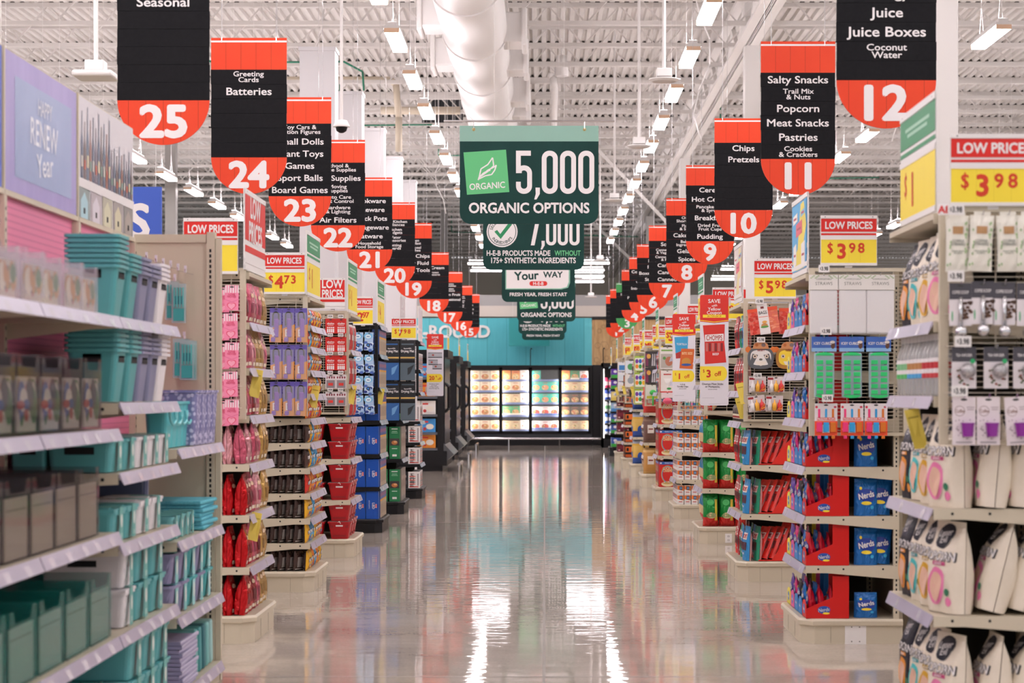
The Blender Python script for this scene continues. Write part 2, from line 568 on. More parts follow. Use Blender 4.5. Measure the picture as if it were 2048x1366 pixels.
for x, y0, nm in rows:
    k0 = -int((y0-2)/2.68)
    nl = 0
    ks = list(range(k0, 12))
    vis = [k for k in ks if y0+2.68*k > 18.4]
    for k in ks:
        y = y0+2.68*k
        if k in vis: lab = 'suspended linear LED light, %s along the %s' % (ORD[vis.index(k)], nm)
        else: lab = 'suspended LED light above the camera side, %s of the %s' % (ORD[k-k0], nm.replace('the ', ''))
        LP.put((x, y, 5.2), 0, lab, 'ceiling light', 'suspended linear lights')
for i, (px, py) in enumerate([(976, 529), (981, 543), (1180, 528), (1170, 542), (1168, 554), (1168, 565), (1480, 540), (1460, 560)]):
    p = P(px, py, 58+1.0*(i % 4))
    LF.put((p.x, p.y, p.z), PI/2, 'crosswise LED light beyond the far wall, %s counted from left' % ORD[i], 'ceiling light', 'crosswise lights')
# round duct
DX, DZ, DR = -.93, 6.22, .43
r = empty('air_duct', (DX, 40, DZ))
b = MB(); b.tube((0, -40, 0), (0, 8, 0), DR, m_ribs('spiral_duct_paint', '#e8e5e3', 8, 'Y', .5), 40)
b.build('duct_tube', r, smooth=False)
r.children[0].data.polygons.foreach_set('use_smooth', [len(p.vertices) == 4 for p in r.children[0].data.polygons])
y = -38.6
while y < 8:
    b = MB(); b.tube((0, y-.05, 0), (0, y+.05, 0), DR+.018, WHITE, 40); b.build('joint_band', r)
    y += 3.05
for py_, s in ((62, 1), (110, -1), (185, 1), (215, 1), (120, 1), (30, -1)):
    yy = (DZ-H)*F/(VY-py_)-40
    b = MB(); b.box(s*.3, s*.66, yy-.3, yy+.3, -.2, .2, WHITE)
    b.box(s*.62, s*.69, yy-.35, yy+.35, -.25, .25, WHITE)
    b.build('side_outlet', r, bevel=.02)
for yy in (-30, -22, -14, -6, 2):
    b = MB()
    for s in (-1, 1): b.tube((s*DR, yy, 0), (s*DR, yy, DECK+.062-DZ), .008, STEEL, 4)
    b.build('hanger_strap', r)
tag(r, 'fat round white spiral duct running along the ceiling', 'duct')
# hanging access points
def mk_ap(square):
    r = empty('access_point_pole')
    b = MB(); b.tube((0, 0, .1), (0, 0, 6), .018, WHITE, 8); b.build('pole', r)
    b = MB(); b.box(-.075, .075, -.075, .075, .03, .11, WHITE); b.build('junction_box', r, bevel=.006)
    b = MB()
    if square:
        b.box(-.16, .16, -.16, .16, -.03, .02, WHITE); b.build('antenna_plate', r, bevel=.02, seg=3)
    else:
        b.lathe([(0, -.018), (.12, -.018), (.15, 0), (.15, .01), (0, .02)], WHITE, 24); b.build('antenna_disc', r)
    return r
for px, py, d, sq, lab in [(192, 150, 15.5, 1, 'square white wireless access point on a pole left of sign 25'),
                           (1328, 160, 19.5, 0, 'nearest white disc antenna on a pole right of the hanging banners'),
                           (1278, 293, 24, 0, 'second white disc antenna pole, beside the upper banner corner'),
                           (1229, 400, 32, 0, 'third white disc antenna pole, beside the dark green banner edge'),
                           (1200, 521, 44, 0, 'fourth white disc antenna pole beyond the third banner'),
                           (1182, 594, 50, 0, 'farthest white disc antenna pole before the far wall')]:
    p = P(px, py, d)
    r = mk_ap(sq); r.location = p
    for ch in r.children:
        if ch.name.startswith('pole'): ch.scale = (1, 1, (DECK+.062-p.z)/6)
    tag(r, lab, 'access point', 'antenna poles')
# security dome camera
p = P(683, 252, 17.7)
r = empty('security_camera', p)
b = MB(); b.tube((0, 0, .05), (0, 0, DECK+.062-p.z), .014, WHITE, 8); b.build('pole', r)
b = MB(); b.lathe([(0, .06), (.05, .05), (.075, .0), (.08, -.01), (0, -.012)], WHITE, 20); b.build('housing', r, smooth=True)
b = MB(); b.lathe([(.055, -.01), (.045, -.045), (.02, -.062), (0, -.065)], BLACKM, 20); b.build('dome', r, smooth=True)
tag(r, 'security camera with black dome on a white pole above the left signs', 'security camera')
# loudspeaker, pipes, conduits
p = P(1123, 133, 33)
r = empty('ceiling_speaker', p)
b = MB(); b.lathe([(0, .2), (.08, .19), (.11, .05), (.12, -.16), (.1, -.17), (0, -.15)], WHITE, 24); b.build('bell', r, smooth=True)
b = MB(); b.tube((0, 0, .19), (0, 0, DECK+.062-p.z), .01, WHITE, 6); b.build('rod', r)
tag(r, 'white bell shaped speaker hanging under the ceiling right of the duct', 'speaker')
def pipe(name, pts, rad, m, lab, cat='pipe'):
    b = MB(); b.path(pts, rad, m, 8); tag(b.build(name, smooth=True), lab, cat)
CRM = C('#d9cdb9', .5)
pipe('roof_drain_pipe', [(-4.6, 34, 6.85), (-2.7, 34, 6.85), (-2.6, 34, 6.78), (-2.55, 34, 6.2), (-2.55, 34, 5.6)], .06, CRM, 'cream drain pipe elbow under the ceiling left of the duct')
pipe('roof_drain_pipe', [(-3.1, 36.8, 6.72), (-1.6, 36.8, 6.72)], .075, CRM, 'short cream horizontal drain pipe left of the duct')
pipe('roof_drain_pipe', [(.04, 32, 6.62), (.12, 32, 6.58), (.16, 32, 6.4), (.2, 45, 6.3)], .055, WHITE, 'white pipe bending down beside the right flank of the duct')
GC = C('#1f7a5e', .5)
for i, pts in enumerate([[(-5.6, 31, 6.72), (-5.2, 31, 6.64), (-3.2, 31, 6.66), (-2.9, 31, 6.5), (-2.88, 31, 6.2)], [(-4.0, 38, 6.6), (-2.2, 38, 6.62)], [(-2.4, 44, 6.75), (-1.2, 44, 6.74)],
                         [(-.1, 44, 6.6), (.8, 44, 6.75), (1.3, 44, 6.95)], [(3.6, 40, 6.6), (4.6, 40, 6.8)], [(-3, 62.6, 6.55), (3, 62.6, 6.4)], [(5, 46.7, 6.5), (8, 46.7, 6.55)]]):
    pipe('green_conduit', [(pts[0][0], pts[0][1], DECK+.056)]+pts, .016, GC, ['green conduit bending down beside the square access point', 'short green conduit behind the upper left signs', 'green conduit left of the duct', 'green conduit rising right of the banner',
         'green conduit by the right girder', 'long green conduit far above the back wall', 'green conduit above the right aisle signs'][i], 'conduit')
for i, (x, y, l, zz) in enumerate([(-3.4, 29, 4, 5.4), (-1.2, 33, 3, 5.9), (2.1, 26, 3.2, 5.6), (.9, 38, 2.4, 6.2), (-2.2, 41, 3, 6.0), (5.3, 30, 3, 6.1), (4.4, 45, 2.5, 6.2), (-5, 37, 3, 6)]):
    pts = [(x+.12*math.sin(t*1.3+i), y, DECK+.062-(DECK-zz+.9)*t/8) for t in range(9)]
    pipe('hanging_cable', pts, .009, WHITE, 'loose white cable hanging from the joists, %s of eight' % ORD[i], 'cable')
# dark vent louvre high by the duct
p = P(885, 202, 40)
b = MB(); b.box(-.42, .42, -.03, .03, -.5, .36, C('#2b2d30', .6))
for i in range(6): b.box(-.4+.15*i, -.37+.15*i, -.05, -.03, -.5, .36, C('#8b8b8b', .5))
for s in (-1, 1): b.tube((s*.4, 0, .3), (s*.4, 0, DECK+.062-p.z), .01, STEEL, 4)
o = b.build('roof_vent'); o.location = p
tag(o, 'dark louvred vent opening high behind the left flank of the duct', 'vent')

# ================================================================= AISLE SIGNS
SW = .527
def aisle_sign(num, pos, strips, col=ORANGE, cname='orange', hdr=None, side='left'):
    r = empty('aisle_sign', pos)                       # origin: bottom centre
    rr = SW/2
    zb = .255
    top = zb+.102*len(strips)
    b = MB()
    pts = [(rr*math.cos(t), zb+zb*math.sin(t)) for t in [PI+PI*i/32 for i in range(33)]]
    b.poly(pts, -.006, col, .006)
    for x in (-.2, -.1, 0, .1, .2):
        b.rect(x-.0012, x+.0012, zb-zb*math.sqrt(max(0, 1-(x/rr)**2))+.004, zb, -.0064, C('#a8300f' if cname == 'orange' else '#1d5f3c', .7))
    hN = .172
    b.text(num, hN, 0, .135, -.0072, TEXTW, off=.04, xs=1.12)
    b.build('number_panel', r)
    for i, t in enumerate(strips):
        z1 = top-.102*i
        o = .0015*((i*5) % 3-1)
        b = MB()
        b.box(-rr+o, rr+o, -.007-.0008*(i % 2), .007, z1-.1005, z1, SIGNBLK)
        if t:
            two = '\n' in t
            b.text(t, .0335 if two else .05, o, z1-.05, -.0092, TEXTW, off=.017, wmax=.47, lead=1.2, xs=1.22)
        b.build('category_strip', r)
    b = MB()
    b.box(-rr, rr, -.006, .006, top, top+.222, col)
    b.rect(-rr, rr, top+.19, top+.203, -.0066, TEXTW)
    for x in (-.16, -.055, .05, .155):
        b.rect(x-.0012, x+.0012, top, top+.188, -.0064, C('#a8300f' if cname == 'orange' else '#1d5f3c', .7))
    if hdr: b.text(hdr, .05, 0, top+.1, -.007, TEXTW)
    b.build('header_panel', r)
    for s in (-1, 1):
        b = MB(); b.tube((s*.19, 0, top+.205), (s*.19, 0, DECK+.062-pos[2]), .0022, CHROME, 4)
        b.tube((s*.19, -.004, top+.19), (s*.19, -.004, top+.225), .005, CHROME, 6)
        b.build('hanging_wire', r)
    tag(r, '%s and black hanging aisle sign numbered %s, on the %s of the aisle' % (cname, num, side), 'aisle sign', 'aisle signs')
L_S = [('25', 327, 290, 184, ['', 'Toys', 'Candy', 'Seasonal', '', '', '', '', ''][3:]), ('24', 498, 388, 151, ['Greeting\nCards', 'Batteries', '', '', '', '']),
       ('23', 600, 453, 125, ['Toy Cars &\nAction Figures', 'Small Dolls', 'Infant Toys', 'Games', 'Sport Balls', 'Board Games']),
       ('22', 676, 503, 108, ['School &\nOffice Supplies', 'Art Supplies', 'Moving\nSupplies', 'Auto Care\nPest Control', 'Hardware\n& Lighting', 'Air Filters']),
       ('21', 739, 543, 91, ['Cookware', 'Bakeware', 'Crock Pots', 'Storageware', 'Flatware', 'Household\nFood Storage']),
       ('20', 789.5, 572, 81, ['Small Kitchen\nAppliances', 'Kitchen\nGadgets', 'Water\nAccessories', 'Cutting\nBoards', '', '']),
       ('19', 827, 597, 73, ['Frozen\nBreakfast', 'Charcoal\nTorches', 'Wood Chips', 'Lighter Fluid', 'Grilling Tools', '']),
       ('18', 868, 627, 59, ['Ice Cream', 'Frozen\nDesserts', '', '', '', '']),
       ('17', 899.5, 648, 50.5, ['Frozen\nVegetables', 'Frozen\nPotatoes', 'Frozen Fruit', 'International', '', '']),
       ('16', 922.5, 663.5, 44.5, ['Frozen\nDinners', 'Frozen\nMeals', 'Skillet\nMeals', '', '', '']), ('15', 938, 675, 42, ['Pizzas', 'Snacks', 'Bread', '', '', ''])]
for num, cx, yb, wpx, st in L_S:
    d = SW*F/wpx
    aisle_sign(num, P(cx, yb, d), st, side='left')
R_S = [('12', 1772.5, 257, 199, ['Soda', 'Tea', 'Energy', 'Juice', 'Juice Boxes', 'Coconut\nWater', ''][1:]), ('11', 1596, 390, 148.5, ['Salty Snacks', 'Trail Mix\n& Nuts', 'Popcorn', 'Meat Snacks', 'Pastries', 'Cookies\n& Crackers']),
       ('10', 1487, 476.5, 116, ['Chips', 'Pretzels', '', '', '', '']), ('9', 1420, 529, 96, ['Cereal', 'Hot Cereal', 'Pancake Mix\n& Syrup', 'Breakfast', 'Dried Fruit\nFruit Cups', 'Pudding']),
       ('8', 1373.5, 566, 82, ['Oil &\nShortening', 'Flour\n& Sugar', 'Cake Mix', 'Baking\nIngredients', 'Gelatin', 'Spices']),
       ('7', 1334, 601, 72.5, ['Soup', 'Canned Meat\n& Vegetables', 'Canned Beans\n& Fruit', 'Canned', 'Canned', 'Canned']), ('6', 1306, 621, 64, ['Rice', 'Pasta', 'Boxed Meals', 'Stuffing', '', '']),
       ('5', 1287, 632, 57, ['Condiments', 'BBQ', 'Vinegar', 'International', '', '']), ('4', 1269, 645, 51, ['', '', '', 'Peppers', '', '']),
       ('3', 1254.5, 658, 44.5, ['Specialty', '', '', '', 'Energy', 'Bulk']), ('2', 1242, 667, 43, ['', '', '', '', '', '']), ('1', 1232.5, 675, 41, ['', '', '', '', '', ''])]
for num, cx, yb, wpx, st in R_S:
    d = SW*F/wpx
    if num == '3': aisle_sign(num, P(cx, yb, d), st, C('#3f9a52', .55), 'green', 'Bulk', 'right')
    else: aisle_sign(num, P(cx, yb, d), st, side='right')

# ================================================================= GREEN BANNERS
PALE = C('#8bb5a6', .55); LGREEN = C('#5fc07d', .55); LTG = C('#71d391', .5)
def banner(px0, px1, pyb, kind, lab):
    wpx = px1-px0
    W = 1.11; d = W*F/wpx
    p = P((px0+px1)/2, pyb, d)
    hh = .785
    r = empty('hanging_banner', p)
    rd = .09
    pts = [(-W/2, hh), (-W/2, rd)]
    pts += [(-W/2+rd-rd*math.cos(t), rd-rd*math.sin(t)) for t in [PI/2*i/8 for i in range(1, 9)]]
    pts += [(W/2-rd+rd*math.sin(t), rd-rd*math.cos(t)) for t in [PI/2*i/8 for i in range(0, 9)]]
    pts += [(W/2, hh)]
    b = MB(); b.poly(pts, -.006, DKGREEN, .006)
    if kind == 0:
        b.rect(-W/2, W/2, hh-.125, hh, -.0066, PALE)
        b.poly([(-.525, .572), (-.185, .594), (-.158, .255), (-.497, .233)], -.0068, LGREEN)
        b.text('ORGANIC', .048, -.335, .305, -.0076, TEXTW, rot=.065, wmax=.285)
        for lf in ([(-.40, .37), (-.385, .44), (-.33, .475), (-.292, .53), (-.283, .465), (-.33, .42), (-.40, .37)],
                   [(-.40, .36), (-.35, .385), (-.30, .395), (-.275, .43), (-.262, .47), (-.28, .455), (-.33, .43), (-.395, .375)],
                   [(-.407, .35), (-.40, .375), (-.36, .41), (-.31, .43)]):
            for (x0, z0), (x1, z1) in zip(lf, lf[1:]):
                dx, dz = x1-x0, z1-z0; l = math.hypot(dx, dz) or 1
                nx, nz = -dz/l*.005, dx/l*.005
                b.poly([(x0+nx, z0+nz), (x1+nx, z1+nz), (x1-nx, z1-nz), (x0-nx, z0-nz)], -.0076, TEXTW)
        b.digits('5,000', .345, -.105, .413, -.0076, TEXTW, DKGREEN, .128, .018)
        b.text('ORGANIC OPTIONS', .078, 0, .128, -.0076, TEXTW, off=.03, wmax=.965)
    elif kind == 1:
        b.ell(-.345, .42, .17, .17, -.0068, TEXTW, n=32); b.ell(-.345, .42, .155, .155, -.0071, DKGREEN, n=32); b.ell(-.345, .42, .148, .148, -.0074, TEXTW, n=32)
        for i, ch in enumerate('INGREDIENTS'):
            t = PI*1.5+(i-5)*.19
            b.text(ch, .03, -.345+.12*math.cos(t), .42+.12*math.sin(t), -.008, DKGREEN, rot=t+PI/2)
        for i, ch in enumerate('SELECT'):
            t = PI*.92-i*.2
            b.text(ch, .03, -.345+.12*math.cos(t), .42+.12*math.sin(t), -.008, DKGREEN, rot=t-PI/2)
        b.poly([(-.43, .42), (-.40, .44), (-.365, .395), (-.27, .52), (-.235, .50), (-.36, .34)], -.008, GREEN)
        b.digits('7,000', .30, -.05, .42, -.0076, TEXTW, DKGREEN, .112, .016)
        b.text('H-E-B PRODUCTS MADE', .055, -.165, .185, -.0076, TEXTW, off=.025, wmax=.70)
        b.text('WITHOUT', .055, .375, .185, -.0076, LTG, off=.012, wmax=.285)
        b.text('175+ SYNTHETIC INGREDIENTS', .058, 0, .105, -.0076, TEXTW, off=.025, wmax=.93)
    else:
        b.poly([(-.5, .19), (.35, .19), (.45, .215), (.48, .29), (.48, .73), (-.5, .73)], -.0068, C('#7fb9a2', .5))
        b.poly([(-.485, .205), (.34, .205), (.43, .228), (.46, .3), (.46, .72), (-.485, .72)], -.0071, TEXTW)
        b.text('LIVE', .09, -.22, .56, -.008, DKGREEN, off=.03); b.text('H', .09, .12, .56, -.008, DKGREEN, off=.03)
        b.text('Your', .12, -.18, .40, -.008, DKGREEN, off=.03, rot=.06); b.text('WAY', .085, .22, .415, -.008, DKGREEN, off=.03, wmax=.3)
        b.rect(-.1, .1, .245, .315, -.0078, RED); b.ell(-.1, .28, .035, .035, -.0078, RED); b.ell(.1, .28, .035, .035, -.0078, RED)
        b.text('H-E-B', .045, 0, .28, -.0086, TEXTW, off=.03)
        b.text('FRESH YEAR, FRESH START', .05, 0, .115, -.0076, TEXTW, off=.025, wmax=.94)
    b.build('banner_panel', r)
    for s in (-1, 1):
        b = MB(); b.lathe([(.012, -.003), (.012, .003), (.006, .004), (.006, -.004)], C('#c9a45a', .3, 1), 10, Matrix.Translation((s*.443, -.008, hh-.03)) @ Matrix.Rotation(PI/2, 4, 'X'))
        b.tube((s*.443, -.01, hh-.025), (s*.443, -.004, hh+.035), .003, CHROME, 5); b.build('hook', r)
    b = MB(); b.tube((-W*.615, 0, hh+.038), (W*.615, 0, hh+.038), .009, CHROME, 10); b.build('hanging_bar', r)
    for s in (-1, 1):
        b = MB(); b.tube((s*.28, 0, hh+.04), (s*.28, 0, DECK+.062-p.z), .0025, STEEL, 4); b.build('hanging_wire', r)
    tag(r, lab, 'banner', 'dark green banners over the aisle')
banner(919.5, 1197, 448, 0, 'nearest dark green hanging banner reading 5,000 organic options')
banner(966, 1168, 540, 1, 'second dark green banner, with a round check mark seal, below the nearest')
banner(1003.5, 1150, 604, 2, 'third dark green banner, with a white framed panel on it')
banner(1034, 1151, 643, 0, 'fourth dark green banner, with a light green square, under the framed one')
banner(1037, 1133, 667.5, 1, 'fifth dark green banner, the second last down the aisle')
banner(1044, 1129, 680, 2, 'farthest dark green banner, just before the teal wall')
# blue department sign behind the left header
b = MB(); p = P(296, 480, 13.2)
b.box(-1.1, .09, 0, .03, 0, .36, C('#3d5fc2', .55))
b.text('S', .225, -.06, .125, -.001, TEXTW, off=.03)
b.ell(-.04, .0, .07, .02, -.001, C('#8fc4d8', .5))
for x in (-1.0, .05): b.tube((x, .015, .36), (x, .015, DECK+.062-p.z), .003, STEEL, 4)
o = b.build('department_sign'); o.location = p
tag(o, 'blue hanging department sign showing a white letter S behind the left header', 'sign')
# ================================================================= SHELVING
XF_R, XF_L = 1.45, -1.645
def endcap(s, d, zs, cm, lab, L=.92, D=.5, zb=.14, strips=None):
    """shelving bay whose shelves face the aisle. s=+1 right row, -1 left row; d = depth of its near side"""
    xf = XF_R if s > 0 else XF_L
    X = lambda x: s*x
    r = empty('endcap_shelving', (xf, d, 0))
    dark = cm is BLACKM
    def bx(b, x0, x1, *a): b.box(min(X(x0), X(x1)), max(X(x0), X(x1)), *a)
    # plinth with clipped front corners and a rounded rim
    b = MB()
    def ring(o, z): return [(X(-.02-o+.07), -o, z), (X(D+.02), -o, z), (X(D+.02), L+o, z), (X(-.02-o+.07), L+o, z), (X(-.02-o), L+o-.07, z), (X(-.02-o), -o+.07, z)]
    lv = [ring(0, 0), ring(0, zb-.04), ring(.012, zb-.035), ring(.014, zb-.012), ring(.004, zb)]
    v = [p for q in lv for p in q]
    f = [(6*k+i, 6*k+(i+1) % 6, 6*k+6+(i+1) % 6, 6*k+6+i) for k in range(4) for i in range(6)]
    f.append(tuple(range(24, 30)))
    b.add(v, f, cm)
    if not dark:
        for q in ((X(-.021), L*.33), (X(-.021), L*.66)): b.box(q[0]-.0006, q[0]+.0006, q[1]-.001, q[1]+.001, .005, zb-.045, C('#8f8672', .6))
        for q in (.14, .3): b.box(X(q)-.001, X(q)+.001, -.0008, 0, .005, zb-.045, C('#8f8672', .6))
    b.build('plinth', r)
    for i, z in enumerate(zs):
        sh = MB()
        bx(sh, 0, D, .0, L, z-.022, z, cm)
        # tapered side brackets with holes
        for y0, y1 in ((-.004, 0.0), (L, L+.004)):
            pts = [(X(.0), z), (X(D), z), (X(D), z-.075), (X(.12), z-.04), (X(.0), z-.04)]
            n = 5
            vv = [(a, y0, c) for a, c in pts]+[(a, y1, c) for a, c in pts]
            sh.add(vv, [tuple(range(5)), tuple(range(9, 4, -1))]+[(k, (k+1) % 5, 5+(k+1) % 5, 5+k) for k in range(5)], cm)
        for x in (.07, .21, .43):
            sh.add([(X(x+.006*math.cos(t)), -.0046, z-.018+.006*math.sin(t)) for t in [PI*k/4 for k in range(8)]], [tuple(range(8))], BLACK)
        so = sh.build('shelf', r)
        if i or dark:
            pb = MB()
            pb.add([(X(-.002), .005, z+.002), (X(-.002), L-.005, z+.002), (X(-.02), L-.005, z-.046), (X(-.02), .005, z-.046),
                    (X(.0), .005, z-.01), (X(.0), L-.005, z-.01)], [(0, 1, 2, 3), (3, 2, 5, 4), (0, 3, 4), (1, 5, 2)], STRIP if not dark else C('#9fb3c4', .2))
            for k in range(2):
                y = .12+.45*k+.09*((k*3+i) % 3)
                pb.add([(X(-.0055), y, z-.006), (X(-.0055), y+.05, z-.006), (X(-.0185), y+.05, z-.04), (X(-.0185), y, z-.04)], [(0, 1, 2, 3)], C('#dedae4', .15))
            pb.build('price_strip', so)
    # uprights at the back with slots, back panel
    for y in (.0, L-.03):
        b = MB(); bx(b, D-.03, D, y, y+.03, zb, max(zs)+.01, cm)
        z = zb+.03
        while z < max(zs)-.03:
            b.box(X(D-.019), X(D-.011), y-.0008, y, z, z+.013, BLACK) if s > 0 else b.box(X(D-.011), X(D-.019), y-.0008, y, z, z+.013, BLACK)
            z += .0254*(1 if d < 15 else 2)
        b.build('upright', r)
    b = MB(); bx(b, D, D+.02, 0, L, zb, max(zs)+.01, C('#8d8371', .6) if not dark else BLACKM); b.build('back_panel', r)
    b = MB(); bx(b, .13, D, L+.006, L+.012, zb, max(zs)-.03, C('#37322c', .7)); b.build('added_shade_sheet', r)  # dark sheet added at the far side, stands in for shade inside
    tag(r, lab, 'shelving', 'endcaps %s of the aisle' % ('right' if s > 0 else 'left'))
    return r
def wing(s, d, z0, z1, cm, lab, hooks, W=.52, step=.0205):
    """wire grid rack on the near side of an endcap; hooks = [(x from the front, z)]"""
    xf = XF_R if s > 0 else XF_L
    wm = C('#cfc6b4', .35) if cm is not BLACKM else C('#2c2c30', .4)
    y = d-.035
    r = empty('wire_grid_rack', (xf+s*.03, y, z0))
    b = MB()
    b.box(-.016, .016, -.014, .014, 0, z1-z0, cm); b.box(s*W-.014, s*W+.014, -.014, .014, 0, z1-z0, cm)
    b.box(min(0, s*W), max(0, s*W), -.008, .012, z1-z0-.02, z1-z0, cm)
    b.box(min(0, s*W), max(0, s*W), -.008, .012, 0, .018, cm)
    b.build('rack_frame', r)
    b = MB()
    z = .03
    while z < z1-z0-.02:
        b.tube((0, 0, z), (s*W, 0, z), .0024, wm, 4, caps=False); z += step
    x = .065
    while x < W:
        b.tube((s*x, .004, .01), (s*x, .004, z1-z0-.02), .0028, wm, 4, caps=False); x += .13
    b.build('wire_grid', r)
    for k in (.22, .55, .86):                      # white wire clip loops on the front post
        zz = (z1-z0)*k
        b = MB(); b.path([(0, -.016, zz), (s*.03, -.04, zz), (s*.032, -.04, zz-.12), (s*.004, -.016, zz-.12)], .0025, wm, 4); b.build('wire_clip', r)
    for x, z in hooks:
        b = MB(); hx = xf+s*x-(xf+s*.03)
        b.path([(hx, 0, z-z0), (hx, -.10, z-z0-.002), (hx, -.115, z-z0+.012)], .0022, CHROME, 5); b.build('peg_hook', r)
    tag(r, lab, 'display rack', 'wire grid racks on the endcaps')
    return r
SHELFW = ['top', 'second', 'third', 'fourth', 'fifth', 'sixth', 'seventh', 'eighth', 'ninth']
# plain runs of shelving behind the endcaps
def gondola(s, d, lab):
    x0 = (2.07 if s > 0 else -2.2); x1 = x0+s*5.5
    a, c = min(x0, x1), max(x0, x1)
    r = empty('gondola_shelving', ((a+c)/2, d, 0))
    o = -(a+c)/2
    b = MB(); b.box(a+o, c+o, .44, .48, 0, 2.0, BEIGE2); b.build('back_panel', r)
    b = MB(); b.box(a+o, c+o, .02, .9, 0, .14, BEIGE); b.build('plinth', r)
    for z in (.55, .95, 1.35, 1.7):
        for y0, y1 in ((.08, .44), (.48, .84)):
            b = MB(); b.box(a+o, c+o, y0, y1, z-.03, z, BEIGE)
            b.build('shelf', r)
    tag(r, lab, 'shelving', 'shelving runs behind the endcaps')

# ================================================================= PRICE SIGNS
def price_sign(pos, rz, W, Hh, head, lines, price, lab, hcol=None, hl=1, name='price_sign', facing=1):
    """card holder: coloured header card over a yellow price card; origin bottom centre, faces -y"""
    r = empty(name, pos, rz)
    hz = Hh*(.56 if price is not None else .13)
    b = MB(); b.box(-W/2, W/2, -.002, .006, 0, Hh, WHITE)
    b.box(-W/2, W/2, -.006, .0, hz-.012*Hh/.28, hz+.006, WHITE); b.box(-W/2, W/2, -.006, 0, 0, .05*Hh, WHITE)
    b.box(-W/2, W/2, -.006, 0, Hh-.06*Hh, Hh, WHITE)
    b.tube((-W*.42, -.0065, Hh*.97), (-W*.42, -.006, Hh*.97), .003, BLACK, 6); b.tube((W*.42, -.0065, Hh*.97), (W*.42, -.006, Hh*.97), .003, BLACK, 6)
    if facing: b.box(-.02, .02, .006, .012, -.012, Hh*.5, WHITE)
    b.build('card_holder', r)
    hm = hcol or HDRED
    b = MB()
    g = (Hh*.94-hz)
    b.rect(-W/2+.003, W/2-.003, hz+g*.30, Hh*.935, -.0035, hm)
    b.rect(-W/2+.003, W/2-.003, hz+g*.12, hz+g*.22, -.0035, hm)
    if lines == 'ORGANIC':
        for q, ww in ((.72, .34), (.58, .28)): b.rect(-W*ww, W*ww, hz+g*q-g*.04, hz+g*q+g*.04, -.0042, C('#9fd0b4', .5))
    else: b.text(lines, g*.36/(1 if '\n' not in lines else 1.15), 0, hz+g*.64, -.0042, TEXTW, off=.03, wmax=W*.84)
    z = hz+g*.1
    while z < Hh*.93:
        b.box(-W/2-.004, -W/2+.001, -.0035, -.003, z, z+.006, WHITE); z += .011
    b.build('header_card', r)
    if price is not None:
        b = MB(); b.rect(-W/2+.003, W/2-.003, .05*Hh, hz-.012*Hh/.28, -.0035, YEL)
        zm = (hz+.04*Hh)/2
        for k in (.3, .5, .7): b.rect(-W/2+W*k, -W/2+W*k+.001, .06*Hh, hz-.05*Hh, -.0038, C('#d9c02e', .5))
        red = C('#d23a1a', .6)
        k = Hh/.28
        if price:
            q, rest = price[0], price[1:]
            b.text('S', .05*k, -W*.33, zm+.012*k, -.0043, red, off=.02); b.rect(-W*.33-.003*k, -W*.33+.003*k, zm-.022*k, zm+.046*k, -.0043, red)
            b.text(q, .078*k, -W*.13, zm-.004*k, -.0043, red, off=.035)
            if len(rest) > 1: b.text(rest[0], .052*k, W*.06, zm+.014*k, -.0043, red, off=.026); b.text(rest[1], .052*k, W*.22, zm+.014*k, -.0043, red, off=.026)
        b.build('price_card', r)
    tag(r, lab, 'price sign', 'price signs on the endcaps')
    return r
def near_sign(s, d, px0, px1, py0, py1, head, price, lab):
    p0, p1 = P(px0, py1, d), P(px1, py0, d)
    return price_sign(((p0.x+p1.x)/2, d, p0.z), 0, p1.x-p0.x, p1.z-p0.z, 1, head, price, lab)
def flyer_art(r, W, Hh, c1, c2):
    b = MB()
    b.rect(-W*.46, W*.46, .07*Hh, .92*Hh, -.005, c1); b.poly([(-W*.46, .2*Hh), (-W*.1, .35*Hh), (W*.1, .9*Hh), (W*.3, .92*Hh), (W*.46, .6*Hh), (W*.2, .3*Hh), (W*.3, .08*Hh), (-W*.2, .08*Hh)], -.0056, c2)
    for x, z, w_, h_, c in ((-.28, .28, .2, .3, '#ece8e6'), (.26, .25, .24, .34, '#ece8e6'), (0., .6, .4, .2, '#e06a7a'), (-.25, .75, .3, .14, '#f2efe8'), (.25, .78, .28, .1, '#7fc0e0')):
        b.poly([((x-w_/2)*W, (z-h_/2)*Hh), ((x+w_/2)*W, (z-h_/2+.03)*Hh), ((x+w_/2)*W, (z+h_/2)*Hh), ((x-w_/2)*W, (z+h_/2-.03)*Hh)], -.0062-.0001*z, C(c, .5))
        b.rect((x-w_*.35)*W, (x+w_*.3)*W, (z-.015)*Hh, (z+.015)*Hh, -.0068, C('#b5485a'))
    b.build('printed_flyer', r)
def side_sign(s, d, z0, z1, W, lines, price, hcol, lab):
    xf = (XF_R if s > 0 else XF_L)
    return price_sign((xf+s*.015, d+W/2+.02, z0), -PI/2 if s > 0 else PI/2, W, z1-z0, 1, lines, price, lab, hcol)
def mk_tag(txt):
    def fn():
        b = MB(); b.box(-.03, .03, -.002, 0, -.04, 0, WHITE)
        b.text('S', .012, -.019, -.02, -.0026, BLACK); b.text(txt, .02, .004, -.02, -.0026, BLACK, off=.02, wmax=.036)
        return b.build('price_tag')
    return fn

